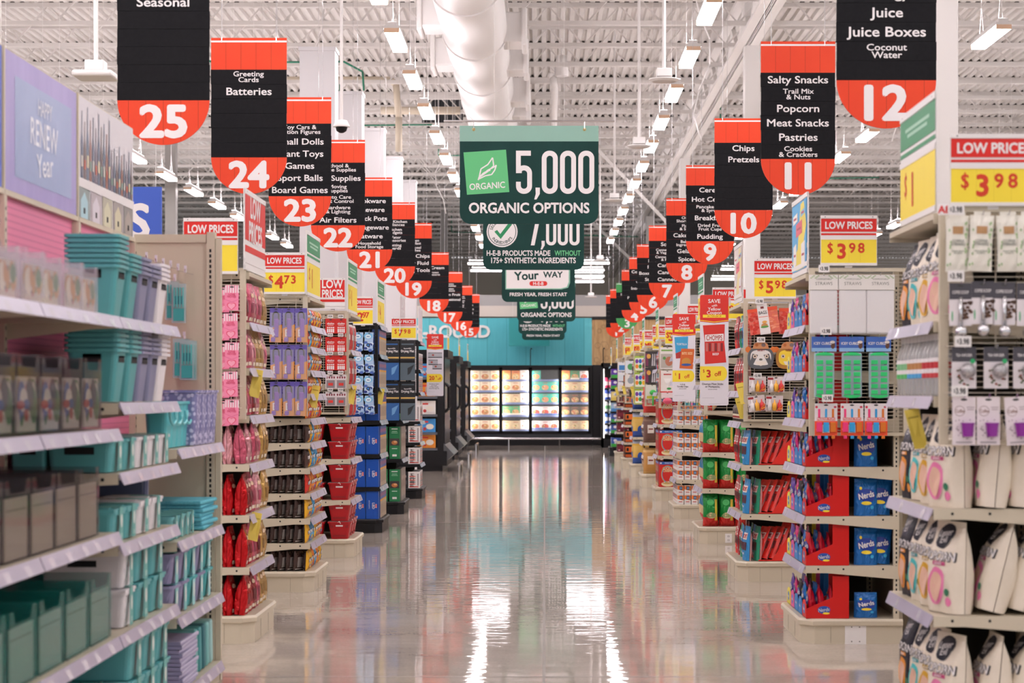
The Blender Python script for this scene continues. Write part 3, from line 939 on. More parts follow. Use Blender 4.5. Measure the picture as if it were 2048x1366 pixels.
# ================================================================= PRODUCT BUILDERS (front faces -y, origin bottom centre)
def bagsurf(w, h, d, stand=True, seed=0, waist=.06, p=4.5):
    rnd = random.Random(seed)
    ph = [rnd.uniform(0, 6) for _ in range(6)]
    def g(v):
        if stand:
            a = .80+.2*min(1, v/.22) if v < .22 else 1.0
            return a*max(.05, 1-max(0, (v-.42)/.54)**1.9) if v < .95 else .05
        return max(.05, math.sin(PI*min(1, max(0, v)))**.55)
    def S(x, z, side=-1, lift=.002):
        u = max(-1, min(1, x/(w/2))); v = max(0, min(1, z/h))
        t = d/2*max(0, 1-abs(u)**p)**.6*g(v)+.0015
        cr = .0035*math.sin(9*v+4*u+ph[0])*math.sin(5*u+ph[1])+.0022*math.sin(17*v-6*u+ph[2])
        wx = 1-waist*math.sin(PI*min(1, v*1.05))*(0 if stand else 1)-(.04*v if stand else 0)
        t = max(.0012, t+cr*(w/.15)*min(1, g(v)*2)*(1-u*u))
        return (x*wx, side*(t+(lift if side < 0 else 0)), z)
    return S
def bag(name, w, h, d, bands, back, art=None, stand=True, seed=0, nu=10, nv=14, p=4.5):
    """flexible pouch; bands = [(v up to which, material)]"""
    S = bagsurf(w, h, d, stand, seed, .06, p)
    us = [math.sin(PI/2*(2*i/nu-1))*.5+.5*(2*i/nu-1) for i in range(nu+1)]
    us = [math.copysign(abs(q)**(.7 if p > 5 else 1), q) for q in us]
    b = MB()
    for side, in ((-1,), (1,)):
        v = [S(w/2*us[i], h*j/nv, side, 0) for j in range(nv+1) for i in range(nu+1)]
        for j in range(nv):
            m = back
            if side < 0:
                for lim, mm in bands:
                    if (j+.5)/nv <= lim: m = mm; break
            b.add(v[j*(nu+1):(j+2)*(nu+1)], [(i, i+1, nu+2+i, nu+1+i) if side < 0 else (i+1, i, nu+1+i, nu+2+i) for i in range(nu)], m)
    fr = [S(w/2*us[i], 0, -1, 0) for i in range(nu+1)]; bk = [S(w/2*us[i], 0, 1, 0) for i in range(nu+1)]
    b.add(fr+bk, [(i, nu+1+i, nu+2+i, i+1) for i in range(nu)], back)
    if art: art(b, S)
    return b.build(name, smooth=False)
def smooth_body(o, n_mats=99):
    o.data.polygons.foreach_set('use_smooth', [len(p.vertices) == 4 for p in o.data.polygons]); return o
def carton(name, w, h, d, m, art=None, side=None):
    b = MB(); b.box(-w/2, w/2, 0, d, 0, h, m)
    if side: b.box(-w/2-.0005, w/2+.0005, .001, d-.001, .001, h-.001, side)
    if art: art(b)
    return b.build(name)
def blister(name, w, h, card, art, dp=.004):     # hung: origin at the hole (top centre)
    b = MB()
    b.box(-w/2, w/2, -.001, .001, -h, .012, card)
    b.ell(0, .002, .012, .004, -.0016, C('#3a3a3a'))
    if art: art(b)
    return b.build(name)
def tub(name, w, l, h, t, m, taper=.85, rim=.006, ribs=0, holes=None):
    """open tapered container centred on origin: w in x, l in y"""
    b = MB()
    def ring(k, z, o=0):
        a, c, r = w/2*k-o, l/2*k-o, .02
        pts = []
        for cx, cy, t0 in ((a-r, c-r, 0), (-a+r, c-r, PI/2), (-a+r, -c+r, PI), (a-r, -c+r, PI*1.5)):
            pts += [(cx+r*math.cos(t0+PI/2*i/3), cy+r*math.sin(t0+PI/2*i/3), z) for i in range(4)]
        return pts
    nz = 1+ribs
    lv = [ring(taper, 0)]
    for i in range(1, nz+1):
        k = taper+(1-taper)*i/nz
        z = (h-.012)*i/nz
        if ribs: lv += [ring(k, z-.004), ring(k+.014, z-.002), ring(k+.014, z+.002)]
        else: lv.append(ring(k, z))
    lv += [ring(1, h-.012, -rim), ring(1, h, -rim), ring(1, h, t), ring(taper, t, t)]
    v = [p for q in lv for p in q]
    n = 16
    f = [(n*k+i, n*k+(i+1) % n, n*k+n+(i+1) % n, n*k+n+i) for k in range(len(lv)-1) for i in range(n)]
    f += [tuple(range(n))[::-1], tuple(range(n*(len(lv)-1), n*len(lv)))]
    b.add(v, f, m)
    if holes:
        for x0, x1, z0, z1, face in holes:
            k = taper+(1-taper)*((z0+z1)/2)/h
            y = -(l/2*k)-.0012 if face == 'y' else None
            if face == 'y': b.box(x0, x1, y-.0008, y+.0008, z0, z1, BLACK)
            else:
                for sx in (-1, 1): b.box(sx*(w/2*k+.0012)-.0012, sx*(w/2*k+.0012)+.0012, x0, x1, z0, z1, BLACK)
    return b.build(name)
FACE_R, FACE_L = -PI/2, PI/2
# ================================================================= RIGHT ROW
DR_ = [7.28+3.57*k for k in range(13)]
KRAFT = m_noise('cream_kraft_paper', '#e4d9c6', '#eadfce', 14.0, .5, .35)
NAVY = C('#22232f', .5)
# ---- 1: popcorn endcap
d = DR_[0]
Z1 = [2.07, 1.665, 1.385, .965, .565]
endcap(1, d, Z1+[], BEIGE, 'nearest right endcap stacked with cream popcorn bags', L=.92, D=.56)
gondola(1, d, 'beige shelving run behind the popcorn endcap')
near_sign(1, d-.05, 1900, 2074, 268, 412, 'LOW PRICES', '398', 'largest low prices sign, $3.98, above the popcorn endcap near side')
side_sign(1, d, 2.08, 2.53, .72, 'ORGANIC', '1', GREEN, 'tall green topped price sign facing the aisle over the popcorn endcap')
hk = []
for i, px in enumerate((1902, 1950, 2001, 2042)): hk.append((P(px, 0, d).x-XF_R, 2.055))
for i, px in enumerate((1907, 1951, 1993, 2040)): hk.append((P(px, 0, d).x-XF_R, 1.80))
for i, px in enumerate((1914, 1977, 2035)): hk.append((P(px, 0, d).x-XF_R, 1.565))
for i, px in enumerate((1914, 1962, 2016)): hk.append((P(px, 0, d).x-XF_R, 1.385))
wing(1, d, 1.205, 2.09, BEIGE, 'beige wire rack hung with coffee tools beside the popcorn bags', hk)
yh = d-.035-.085
def mk_stir():
    b = MB()
    S = bagsurf(.088, .205, .022, False, 3)
    def sf(x, z): p = S(x, z+.205); return (p[0], p[1], p[2]-.205)
    cr = C('#e9e6da', .45)
    v = [S(.044*(2*i/6-1), .205*j/8, sd, 0) for sd in (-1, 1) for j in range(9) for i in range(7)]
    v = [(a, c, e-.205) for a, c, e in v]
    f = [(q*63+j*7+i, q*63+j*7+i+1, q*63+j*7+i+8, q*63+j*7+i+7) for q in (0, 1) for j in range(8) for i in range(6)]
    b.add(v, f, cr)
    b.rect(-.02, .02, -.068, -.04, 0, C('#c59a6b', .6), sf)
    for i in range(5): b.rect(-.018+.009*i, -.016+.009*i, -.066, -.042, 0, C('#9c7448', .6), lambda x, z: (sf(x, z)[0], sf(x, z)[1]-.001, z))
    b.text('COFFEE\nSTIRRERS', .0095, 0, -.10, 0, C('#8a8f86'), surf=sf, wmax=.06); b.text('MADE FROM\nPLANTS', .006, 0, -.135, 0, C('#9aa394'), surf=sf)
    rn = random.Random(4); lg = C('#a3bf8b', .6)
    for i in range(26): b.ell(rn.choice((-1, 1))*rn.uniform(.028, .04), -rn.uniform(.02, .19), .0035, .006, 0, lg, sf, 6)
    b.box(-.03, .03, -.002, .002, -.004, .014, cr)
    return b.build('coffee_stirrer_pack')
pr = Proto(mk_stir)
for i in range(4): pr.put((XF_R+hk[i][0], yh+(.01, .0, .006, -.004)[i], 2.05), .05*(-1)**i, 'white pack of wooden coffee stirrers, %s from left on the near rack' % ORD[i], 'coffee stirrers', 'stirrer packs on the near rack', ry=(.0, .05, -.02, .02)[i])
def mk_scoop():
    r = empty('coffee_scoop_pack')
    o = blister('backing_card', .082, .145, C('#e6dfe2', .5), lambda b: (b.rect(-.041, .041, -.048, .012, -.0014, C('#46444c', .5)), b.text('COFFEE SCOOP', .011, 0, -.022, -.002, TEXTW, wmax=.06),
        [b.ell(.02+random.Random(i).uniform(-.022, .02), -.09+random.Random(i+50).uniform(-.03, .032), .008, .006, -.0016-.00004*i, C('#5a3c28' if i % 2 else '#452c1e', .5), n=8) for i in range(22)],
        b.ell(-.03, -.11, .003, .02, -.0018, C('#5fb37e'), n=8)))
    o.parent = r
    b = MB(); b.box(-.006, .006, -.009, -.006, -.15, -.04, CHROME)
    b.add(*sphere((0, -.012, -.168), .0235, 14, 9), CHROME); b.build('metal_scoop', r, smooth=True)
    return r
def sphere(c, r, n=14, m=9, sz=1.0):
    v = [(c[0], c[1], c[2]+r*sz)]
    for j in range(1, m):
        for i in range(n):
            a, t = PI*j/m, 2*PI*i/n
            v.append((c[0]+r*math.sin(a)*math.cos(t), c[1]+r*math.sin(a)*math.sin(t), c[2]+r*sz*math.cos(a)))
    v.append((c[0], c[1], c[2]-r*sz))
    f = [(0, 1+i, 1+(i+1) % n) for i in range(n)]
    f += [(1+j*n+i, 1+j*n+n+i, 1+j*n+n+(i+1) % n, 1+j*n+(i+1) % n) for j in range(m-2) for i in range(n)]
    e = 1+(m-2)*n
    f += [(e+i, len(v)-1, e+(i+1) % n) for i in range(n)]
    return v, f
pr = Proto(mk_scoop)
for i in range(4): pr.put((XF_R+hk[4+i][0], yh, 1.79+(.0, .006, .003, .0)[i]), 0, 'carded metal coffee scoop, %s from left on the near rack' % ORD[i], 'coffee scoop', 'carded coffee scoops')
def mk_inf():
    r = empty('tea_infuser_pack')
    o = blister('backing_card', .09, .14, C('#e4dde0', .5), lambda b: (b.rect(-.045, .045, -.042, .012, -.0014, C('#46444c', .5)), b.text('TEA INFUSER', .010, 0, -.018, -.002, TEXTW, wmax=.06), b.ell(.032, -.04, .009, .009, -.002, C('#27b36a')),
        [b.ell(random.Random(i).uniform(-.03, .035), -.1+random.Random(i+9).uniform(-.035, .03), .005, .004, -.0016-.00004*i, C(['#9a4a3a', '#55603a', '#6b5340'][i % 3], .5), n=7) for i in range(20)]))
    o.parent = r
    b = MB(); b.add(*sphere((.012, -.018, -.075), .028, 16, 10), m_noise('mesh_steel', '#9a989a', '#c9c7c8', 160.0, .3, .4, metal=.8)); b.build('mesh_ball', r, smooth=True)
    return r
pr = Proto(mk_inf)
for i in range(3): pr.put((XF_R+hk[8+i][0], yh, 1.555), 0, 'carded mesh tea infuser ball, %s from left on the near rack' % ORD[i], 'tea infuser', 'carded tea infusers')
def mk_filt():
    r = empty('coffee_filter_pack')
    o = blister('backing_card', .085, .165, C('#e6dcdf', .5), lambda b: (b.ell(-.016, -.04, .019, .019, -.0014, C('#8a6b62')), b.ell(-.016, -.04, .0175, .0175, -.0017, C('#e6dcdf')), b.text('Coffee', .012, -.014, -.04, -.002, C('#8a5a48'), off=.01, wmax=.034),
        b.rect(.01, .038, -.028, -.025, -.002, C('#b7a9ab')), b.rect(.012, .036, -.036, -.033, -.002, C('#b7a9ab')), [b.ell(random.Random(i).uniform(-.038, .038), -.1+random.Random(i+9).uniform(-.05, .03), .0025, .002, -.0016, C('#7d6470'), n=6) for i in range(22)], b.rect(-.03, .03, -.158, -.152, -.0016, C('#a8a0a4'))))
    o.parent = r
    b = MB(); b.lathe([(0, -.135), (.019, -.133), (.023, -.088), (.025, -.088), (.025, -.083), (.0, -.083)], C('#8c2a97', .35), 14, Matrix.Translation((.012, -.012, 0))); b.build('purple_cup', r)
    return r
pr = Proto(mk_filt)
for i in range(3): pr.put((XF_R+hk[11+i][0], yh, 1.372), 0, 'carded purple coffee filter cup, %s from left on the near rack' % ORD[i], 'coffee filter', 'carded purple filters', ry=(0, .0, -.06)[i])
t398 = Proto(mk_tag('3.98')); t598 = Proto(mk_tag('5.98')); t904 = Proto(mk_tag('9.04'))
for i, (px, py) in enumerate(((1912, 408), (1912, 541), (1926, 672), (1919, 771))):
    q = P(px, py, d-.16); t398.put(q, 0, 'white $3.98 shelf tag, %s down the near rack' % ORD[i], 'price tag', 'tags on the near rack')
q = P(1888, 408, d-.155)
b = MB(); b.box(-.022, .022, -.002, 0, -.04, 0, TEXTW); b.text('A8', .026, 0, -.02, -.0026, HDRED, off=.03)
o = b.build('location_tag'); o.location = q; tag(o, 'red lettered A8 tag beside the price tag on the near rack', 'tag')
# popcorn bags
def mk_pop(body, hair, bar, badge):
    def fn():
        def art(b, S):
            P_ = lambda k: (lambda x, z: S(x, z, -1, k))
            b.ell(0, .30, .062, .036, 0, badge, P_(.002), 14); b.ell(0, .275, .05, .035, 0, badge, P_(.0021), 14)
            b.text('Lesser\nEvil', .024, 0, .288, 0, TEXTW, off=.012, surf=P_(.0035), rot=.12, lead=1.1)
            b.text('POPCORN', .032, 0, .212, 0, C('#2b2b30'), off=.055, wmax=.205, surf=P_(.0025)); b.text('POPCORN', .030, 0, .213, 0, TEXTW, off=.02, wmax=.197, surf=P_(.0042))
            b.rect(-.05, .05, .178, .192, 0, bar, P_(.003)); b.text('ORGANIC', .008, 0, .185, 0, TEXTW, surf=P_(.0045))
            b.ell(-.01, .1, .062, .072, 0, hair, P_(.0025), 20); b.ell(-.01, .097, .043, .056, 0, C('#e3b9a2', .6), P_(.0042), 20)
            b.ell(.07, .08, .015, .015, 0, C('#2f7a5a'), P_(.003), 12); b.ell(.074, .045, .018, .018, 0, hair, P_(.003), 12)
        return smooth_body(bag('popcorn_bag', .225, .345, .125, [(1.1, body)], body, art, True, 11, 12, 16, 7))
    return fn
PK = C('#e87fb0', .6); TQ = C('#4fc3c6', .6); YO = C('#d9a62e', .6); OR = C('#eb9a3c', .6)
pops = [('pink', Proto(mk_pop(KRAFT, PK, C('#c2497f'), NAVY))), ('yellow', Proto(mk_pop(KRAFT, YO, C('#c8a437'), NAVY))), ('turquoise', Proto(mk_pop(KRAFT, TQ, C('#3aa1a8'), NAVY))), ('orange', Proto(mk_pop(NAVY, OR, OR, C('#3a3b49'))))]
for zi, z in ((1, 1.665), (3, .965), (4, .565), (5, .14)):
    nm = {1: 'upper', 3: 'middle', 4: 'lower', 5: 'bottom'}[zi]
    for k, (cn, pp) in enumerate(pops):
        if zi == 1 and k == 0: pass
        y = d+.115+.215*k
        pp.put((XF_R+.085, y, z), FACE_R+(.35, .2, .12, .05)[k], ('cream popcorn bag with %s oval, facing the aisle on the %s popcorn shelf' % (cn, nm)) if k < 3 else 'dark popcorn bag with orange oval, facing the aisle on the %s popcorn shelf' % nm, 'popcorn bag', 'popcorn bags', rx=random.uniform(-.04, .04), sc3=(.93, .9, 1))
    if zi != 1:
        for j in range(3):
            le = {3: .09, 4: .24, 5: .1}[zi]
            pops[0][1].put((XF_R+.225+.12*j, d+.11+random.uniform(-.02, .02), z), FACE_R+random.uniform(-.05, .05), 'cream popcorn bag with pink oval, %s behind the front, %s popcorn shelf' % (ORD[j], nm), 'popcorn bag', 'popcorn bags', rx=-le, sc3=(1, 1, 1))
# clear bottles
CLR = m_clear('clear_plastic_bottle', '#d8d8d8', .38, .06)
def mk_bot(m1, m2):
    def fn():
        r = empty('water_bottle')
        b = MB(); b.lathe([(0, 0), (.030, 0), (.033, .01), (.031, .03), (.033, .06), (.033, .15), (.03, .17), (.016, .205), (.0135, .215), (.0135, .225)], CLR, 16); b.build('bottle', r, smooth=True)
        b = MB(); b.lathe([(.0155, .214), (.0155, .238), (0, .238)], WHITE, 14); b.build('cap', r)
        b = MB(); b.lathe([(.0336, .07), (.0336, .145)], C('#eeeaea', .4), 16); b.lathe([(.0339, .07), (.0339, .088)], m1, 16)
        b.lathe([(.0339, .105), (.0339, .13)], m2, 16); b.build('wrap_label', r)
        return r
    return fn
bots = [Proto(mk_bot(C('#c23b3f'), C('#b92b33'))), Proto(mk_bot(C('#4aa3d8'), C('#b9824a'))), Proto(mk_bot(C('#57b868'), C('#7fc08a')))]
for i in range(11):
    k = 0 if i < 4 else (1 if i < 8 else 2)
    bots[k].put((XF_R+.045, d+.05+.077*i, 1.385), random.uniform(0, 6), 'clear bottle with %s label, %s from the near end of the bottle shelf' % (['red fruit', 'blue', 'green'][k], ORD[i]), 'bottle', 'clear bottles under the popcorn')

# ---- 2: candy endcap
d = DR_[1]
endcap(1, d, [2.06, 1.775, 1.515, 1.25, .985, .71, .435], BEIGE, 'beige endcap of red candy display boxes, second on the right', D=.52)
gondola(1, d, 'beige shelving run behind the candy endcap')
near_sign(1, d-.05, 1641, 1754, 431, 531, 'LOW PRICES', '398', 'low prices sign reading $3.98 above the packs of straws')
side_sign(1, d, 2.07, 2.52, .66, '', None, C('#3f9fd8', .5), 'blue and yellow flyer sign facing the aisle over the candy endcap')
flyer_art(bpy.data.objects[[o.name for o in COL.objects if o.get('label', '').startswith('blue and yellow flyer')][0]], .66, .45, C('#58aee0', .5), C('#e9d65c', .5))
hk = [(P(px, 0, d-.12).x-XF_R, 2.045) for px in (1647, 1705, 1760)]+[(P(px, 0, d-.12).x-XF_R, 1.705) for px in (1648, 1703, 1757)]+[(P(px, 0, d-.12).x-XF_R, 1.34) for px in (1652, 1704, 1752)]
wing(1, d, 1.16, 2.09, BEIGE, 'beige wire rack hung with straws and ice trays', hk)
yh = d-.035-.085
def mk_straw():
    r = empty('straw_pack')
    b = MB(); b.box(-.075, .075, -.012, .012, -.31, -.072, m_ribs('white_straws', '#efecec', 55, 'X', .4)); b.build('straws', r, bevel=.008)
    b = MB(); b.box(-.078, .078, -.014, -.0125, -.316, -.066, m_clear('clear_film', '#ffffff', .12, .05)); b.build('film', r)
    b = MB(); b.box(-.078, .078, -.015, .015, -.07, .012, C('#e3e0db', .5)); b.text('COMPOSTABLE', .0085, 0, -.012, -.0157, C('#a9aaa2'), wmax=.09); b.text('STRAWS', .017, 0, -.036, -.0157, C('#85867f'), off=.004, wmax=.1)
    for sx in (-1, 1):
        for i in range(6): b.ell(sx*(.03+.008*i), .006-.006*(i % 3), .006, .0028, -.0156, C('#9cba86'), n=7)
    b.build('header_card', r)
    return r
pr = Proto(mk_straw)
for i in range(3): pr.put((XF_R+hk[i][0], yh, 2.035), 0, 'pack of white straws, %s from left on the candy rack' % ORD[i], 'straws', 'packs of white straws')
IG = C('#2fc873', .4); ICL = m_clear('clear_blue_tray', '#bfe0ea', .45, .1)
def mk_ice():
    r = empty('ice_tray_pack')
    b = MB(); b.box(-.068, .068, -.006, .006, -.07, .012, C('#3e66b4', .5)); b.rect(-.068, .068, -.07, -.05, -.0064, C('#8db6dd')); b.text('ICEY CUBEZ', .0135, -.008, -.025, -.0068, TEXTW, off=.02, wmax=.098)
    b.ell(.048, -.035, .012, .02, -.0066, C('#5b3a2a')); b.ell(.046, -.018, .014, .008, -.0069, C('#d8d0c8')); b.build('header_card', r)
    b = MB(); b.box(-.056, .056, -.02, .0, -.325, -.075, ICL); b.build('clear_tray', r, bevel=.01)
    b = MB(); b.poly([(-.05, -.092)]+[(.05*math.cos(t), -.092+.018*math.sin(t)) for t in [PI-PI*i/10 for i in range(11)]], -.0225, IG, -.02)
    b.poly([(.05*math.cos(t), -.308+.018*math.sin(t)) for t in [PI+PI*i/10 for i in range(11)]], -.0225, IG, -.02)
    for c in (-1, 1):
        for k in range(6): b.box(c*.026-.018, c*.026+.018, -.026, -.02, -.128-.033*k-.011, -.128-.033*k+.011, IG)
    b.build('green_cubes', r, bevel=.003)
    return r
pr = Proto(mk_ice)
for i in range(3): pr.put((XF_R+hk[3+i][0], yh, 1.695), 0, 'green ice cube tray under a blue card, %s from left' % ORD[i], 'ice tray', 'green ice cube trays')
def mk_fp():
    r = empty('freezer_pop_pack')
    o = blister('backing_card', .125, .165, C('#e8e2e4', .5), lambda b: (b.rect(-.0625, .0625, -.165, -.085, -.0014, C('#f0562f')), b.rect(-.05, .05, -.082, -.066, -.0016, C('#e8452c')), b.text('FREEZER POPS', .011, 0, -.074, -.002, TEXTW, off=.025, wmax=.095),
        b.ell(-.052, -.008, .007, .007, -.0016, C('#d8384a')), b.ell(.05, -.008, .008, .006, -.0016, C('#c23a5a')), b.rect(-.02, .02, -.15, -.105, -.0017, TEXTW), b.poly([(-.004, -.145), (.004, -.145), (.004, -.11), (-.004, -.11)], -.002, C('#2f4f9a')),
        b.text('6', .012, -.05, -.13, -.002, TEXTW)))
    o.parent = r
    for x, c in ((-.038, '#ee3f7f'), (.0, '#37a2e0'), (.038, '#d9772c')):
        b = MB(); b.box(x-.006, x+.006, -.006, -.002, -.065, -.018, C(c, .35)); b.box(x-.015, x+.015, -.014, -.003, -.145, -.092, C(c, .35)); b.box(x-.009, x+.009, -.012, -.003, -.182, -.165, C(c, .35)); b.build('pop_mould', r, bevel=.004)
    return r
pr = Proto(mk_fp)
for i in range(3): pr.put((XF_R+hk[6+i][0], yh, 1.328), 0, 'carded freezer pop mould set, %s from left under the ice trays' % ORD[i], 'freezer pops', 'freezer pop mould packs')
for i, (px, py) in enumerate(((1648, 530), (1652, 655), (1655, 789))): t398.put(P(px, py, d-.16), 0, 'white $3.98 tag, %s down the straw rack' % ORD[i], 'price tag', 'tags on the straw rack')
# candy bags and display boxes
def mk_candy(c):
    def fn():
        def art(b, S):
            P_ = lambda k: (lambda x, z: S(x, z, -1, k))
            b.ell(0, .098, .05, .03, 0, C('#1f3f9e', .35), P_(.002), 16); b.ell(.01, .085, .035, .022, 0, C('#1f3f9e', .35), P_(.0021), 14)
            b.text('Nerds', .027, 0, .098, 0, TEXTW, off=.03, surf=P_(.004), rot=.2, wmax=.085); b.ell(0, .06, .028, .009, 0, YEL, P_(.003), 12)
            b.ell(-.03, .13, .008, .008, 0, YEL, P_(.003), 8); b.ell(.03, .04, .009, .009, 0, C('#38b4e8'), P_(.003), 8)
        o = bag('candy_bag', .125, .175, .055, [(1.1, c)], c, art, True, 5, 8, 10)
        return smooth_body(o)
    return fn
cc = {'red': foil('candy_foil_red', '#cc1430', .1), 'blue': foil('candy_foil_blue', '#1a6fbe', .1), 'pink': foil('candy_foil_pink', '#d82c80', .1), 'yellow': foil('candy_foil_yellow', '#f0d94a', .1), 'dark': foil('candy_foil_dark', '#23232e', .1), 'violet': foil('candy_foil_violet', '#6a4aa8', .1)}
candy = {k: Proto(mk_candy(m)) for k, m in cc.items()}
def mk_tray(c, w=.155, dp=.24, hh=.235, logo=True):
    def fn():
        b = MB()
        t = .003
        prof = [(0, 0), (dp, 0), (dp, hh), (dp*.62, hh), (dp*.62, hh*.50), (0, hh*.22)]      # y, z
        for sx in (-1, 1):
            v = [(sx*w/2, y, z) for y, z in prof]+[(sx*(w/2-t), y, z) for y, z in prof]
            b.add(v, [tuple(range(6)), tuple(range(11, 5, -1))]+[(i, (i+1) % 6, 6+(i+1) % 6, 6+i) for i in range(6)], c)
            if logo:
                X = sx*(w/2+.0006)
                def pl(pts, m, o=0): b.add([(X+sx*o, y, z) for y, z in pts], [tuple(range(len(pts)))], m)
                pl([(dp*.42+.036*math.cos(q), hh*.2+.022*math.sin(q)) for q in [2*PI*i/14 for i in range(14)]], C('#2450a8', .4))
                pl([(dp*.47+.02*math.cos(q), hh*.12+.006*math.sin(q)) for q in [2*PI*i/10 for i in range(10)]], YEL, .0003)
                vv, ff, wd = text_mesh('Nerds', .0); k = .02/cap_h()
                b.add([(X+sx*.0009, dp*.42+a*k*.85*(1 if sx > 0 else -1), hh*.2-.009+bb*k+.1*a*k) for a, bb, _ in vv], ff, TEXTW)
        b.box(-w/2, w/2, dp-t, dp, 0, hh, c); b.box(-w/2, w/2, 0, dp, 0, t, c)
        lip = [(-w/2, 0), (w/2, 0), (w/2, hh*.22)]+[(w/2*math.cos(q)*.96, hh*.22+hh*.2*math.sin(q)) for q in [PI*i/8 for i in range(9)]]+[(-w/2, hh*.22)]
        b.poly(lip, 0, c, t)
        b.ell(0, hh*.2, w*.22, hh*.12, -.0008, C('#2f7fd0' if c is not cc['blue'] else '#e9e4ea', .4)); b.text('Nerds', .016, 0, hh*.2, -.0014, TEXTW, off=.03, wmax=w*.4)
        return b.build('display_box')
    return fn
TR = {k: Proto(mk_tray({'red': C('#cf0f0c', .45), 'blue': C('#2f86cc', .45), 'pink': C('#e85aa0', .45), 'yellow': C('#f2e04e', .45)}[k])) for k in ('red', 'blue', 'pink', 'yellow')}
seq = [('red', 'red'), ('blue', 'blue'), ('blue', 'dark'), ('pink', 'pink'), ('yellow', 'violet')]
for li, z in enumerate([1.775, 1.515, 1.25, .985, .71, .435, .14]):
    sn = SHELFW[li] if li < 6 else 'bottom'
    for k, (tc, bc) in enumerate(seq):
        y = d+.095+.172*k
        TR[tc].put((XF_R+.004, y, z), FACE_R, '%s candy display box, %s from the near end on the %s candy shelf' % (tc, ORD[k], sn), 'display box', 'candy display boxes')
        nb = 2 if (li < 3 and k == 0) or k else 3
        for j in range(nb):
            candy[bc].put((XF_R+.052+.055*j, y+random.uniform(-.012, .012), z+.004), FACE_R+random.uniform(-.1, .1), '%s candy bag, %s in the %s box from the near end, %s shelf' % (bc, ORD[j], ORD[k], sn), 'candy bag', 'candy bags', rx=.12+random.uniform(-.06, .06), sc3=(.93, .78, 1))
    if li >= 3:
        n = (1, 2, 2, 1)[li-3]
        for j in range(n):
            TRB = candy['blue'].put((XF_R+.345+.075*j, d+.07+.03*j, z), 0, 'blue candy bag standing beside the red box on the %s candy shelf, %s' % (sn, ORD[j]), 'candy bag', 'candy bags', sc3=(1.05, 1, 1.18 if li != 6 else .8), ry=.08*j)

# ---- 3: meat stick endcap
d = DR_[2]
endcap(1, d, [2.06, 1.73, 1.41, 1.18, .862, .50], BEIGE, 'beige endcap of leaning red meat stick pouches, third on the right', D=.5, zb=.15)
gondola(1, d, 'beige shelving run behind the meat stick endcap')
near_sign(1, d-.05, 1508, 1592, 517, 597, 'LOW PRICES', '598', 'low prices sign reading $5.98 above the animal lunch trays')
side_sign(1, d, 2.08, 2.52, .62, '', None, C('#d8c0b4', .5), 'pale flyer sign facing the aisle over the meat stick endcap')
flyer_art(bpy.data.objects[[o.name for o in COL.objects if o.get('label', '').startswith('pale flyer')][0]], .62, .44, C('#e3d8d4', .5), C('#e9d9a0', .5))
X_ = lambda px: P(px, 0, d-.12).x-XF_R
hk = [(X_(1523), 2.05), (X_(1575), 2.05), (X_(1521), 1.77), (X_(1578), 1.77), (X_(1515), 1.515), (X_(1552), 1.515), (X_(1512), 1.375), (X_(1549), 1.375)]
wing(1, d, 1.185, 2.09, BEIGE, 'beige wire rack hung with animal lunch trays', hk)
yh = d-.035-.085
def mk_zip():
    r = empty('reusable_bag_pack')
    b = MB(); b.box(-.11, .11, -.008, .004, -.21, -.02, C('#e2705c', .35))
    rn = random.Random(2)
    for i in range(60):
        x, z = rn.uniform(-.1, -.03), rn.uniform(-.2, -.05)
        b.ell(x, z, .012, .011, -.0086-.00003*i, C(['#d9402f', '#e0685a', '#c93326'][i % 3], .4), n=9)
    for i in range(30):
        x, z = rn.uniform(.04, .1), rn.uniform(-.19, -.05)
        b.ell(x, z, .014, .006, -.0086-.00003*i, C(['#ee8a68', '#e67a55', '#f29d7f'][i % 3], .4), n=9)
    b.rect(-.11, .11, -.045, -.02, -.0098, C('#e5502f', .4)); b.build('bag_body', r, bevel=.004)
    b = MB(); b.box(-.038, .038, -.013, -.0105, -.215, .01, C('#e9e4e2', .5)); b.text('BAGS', .022, 0, -.055, -.0136, BLACK, off=.01, wmax=.06); b.rect(-.012, .012, -.026, -.01, -.0134, C('#7c3030'))
    b.rect(-.034, .034, -.088, -.084, -.0134, C('#dd5a3a')); b.ell(.0, -.15, .024, .016, -.0134, C('#c98e55')); b.ell(.0, -.16, .03, .008, -.0137, C('#5d9a45')); b.ell(.004, -.125, .018, .01, -.0137, C('#dfa24c')); b.build('label_card', r)
    return r
pr = Proto(mk_zip)
pr.put((XF_R+hk[0][0], yh, 2.04), 0, 'tilted pack of red reusable food bags over the lunch trays', 'food bags', 'reusable bag packs', ry=-.14)
pr.put((XF_R+hk[1][0]+.05, yh+.03, 2.04), 0, 'second pack of red food bags, half hidden by candy', 'food bags', 'reusable bag packs')
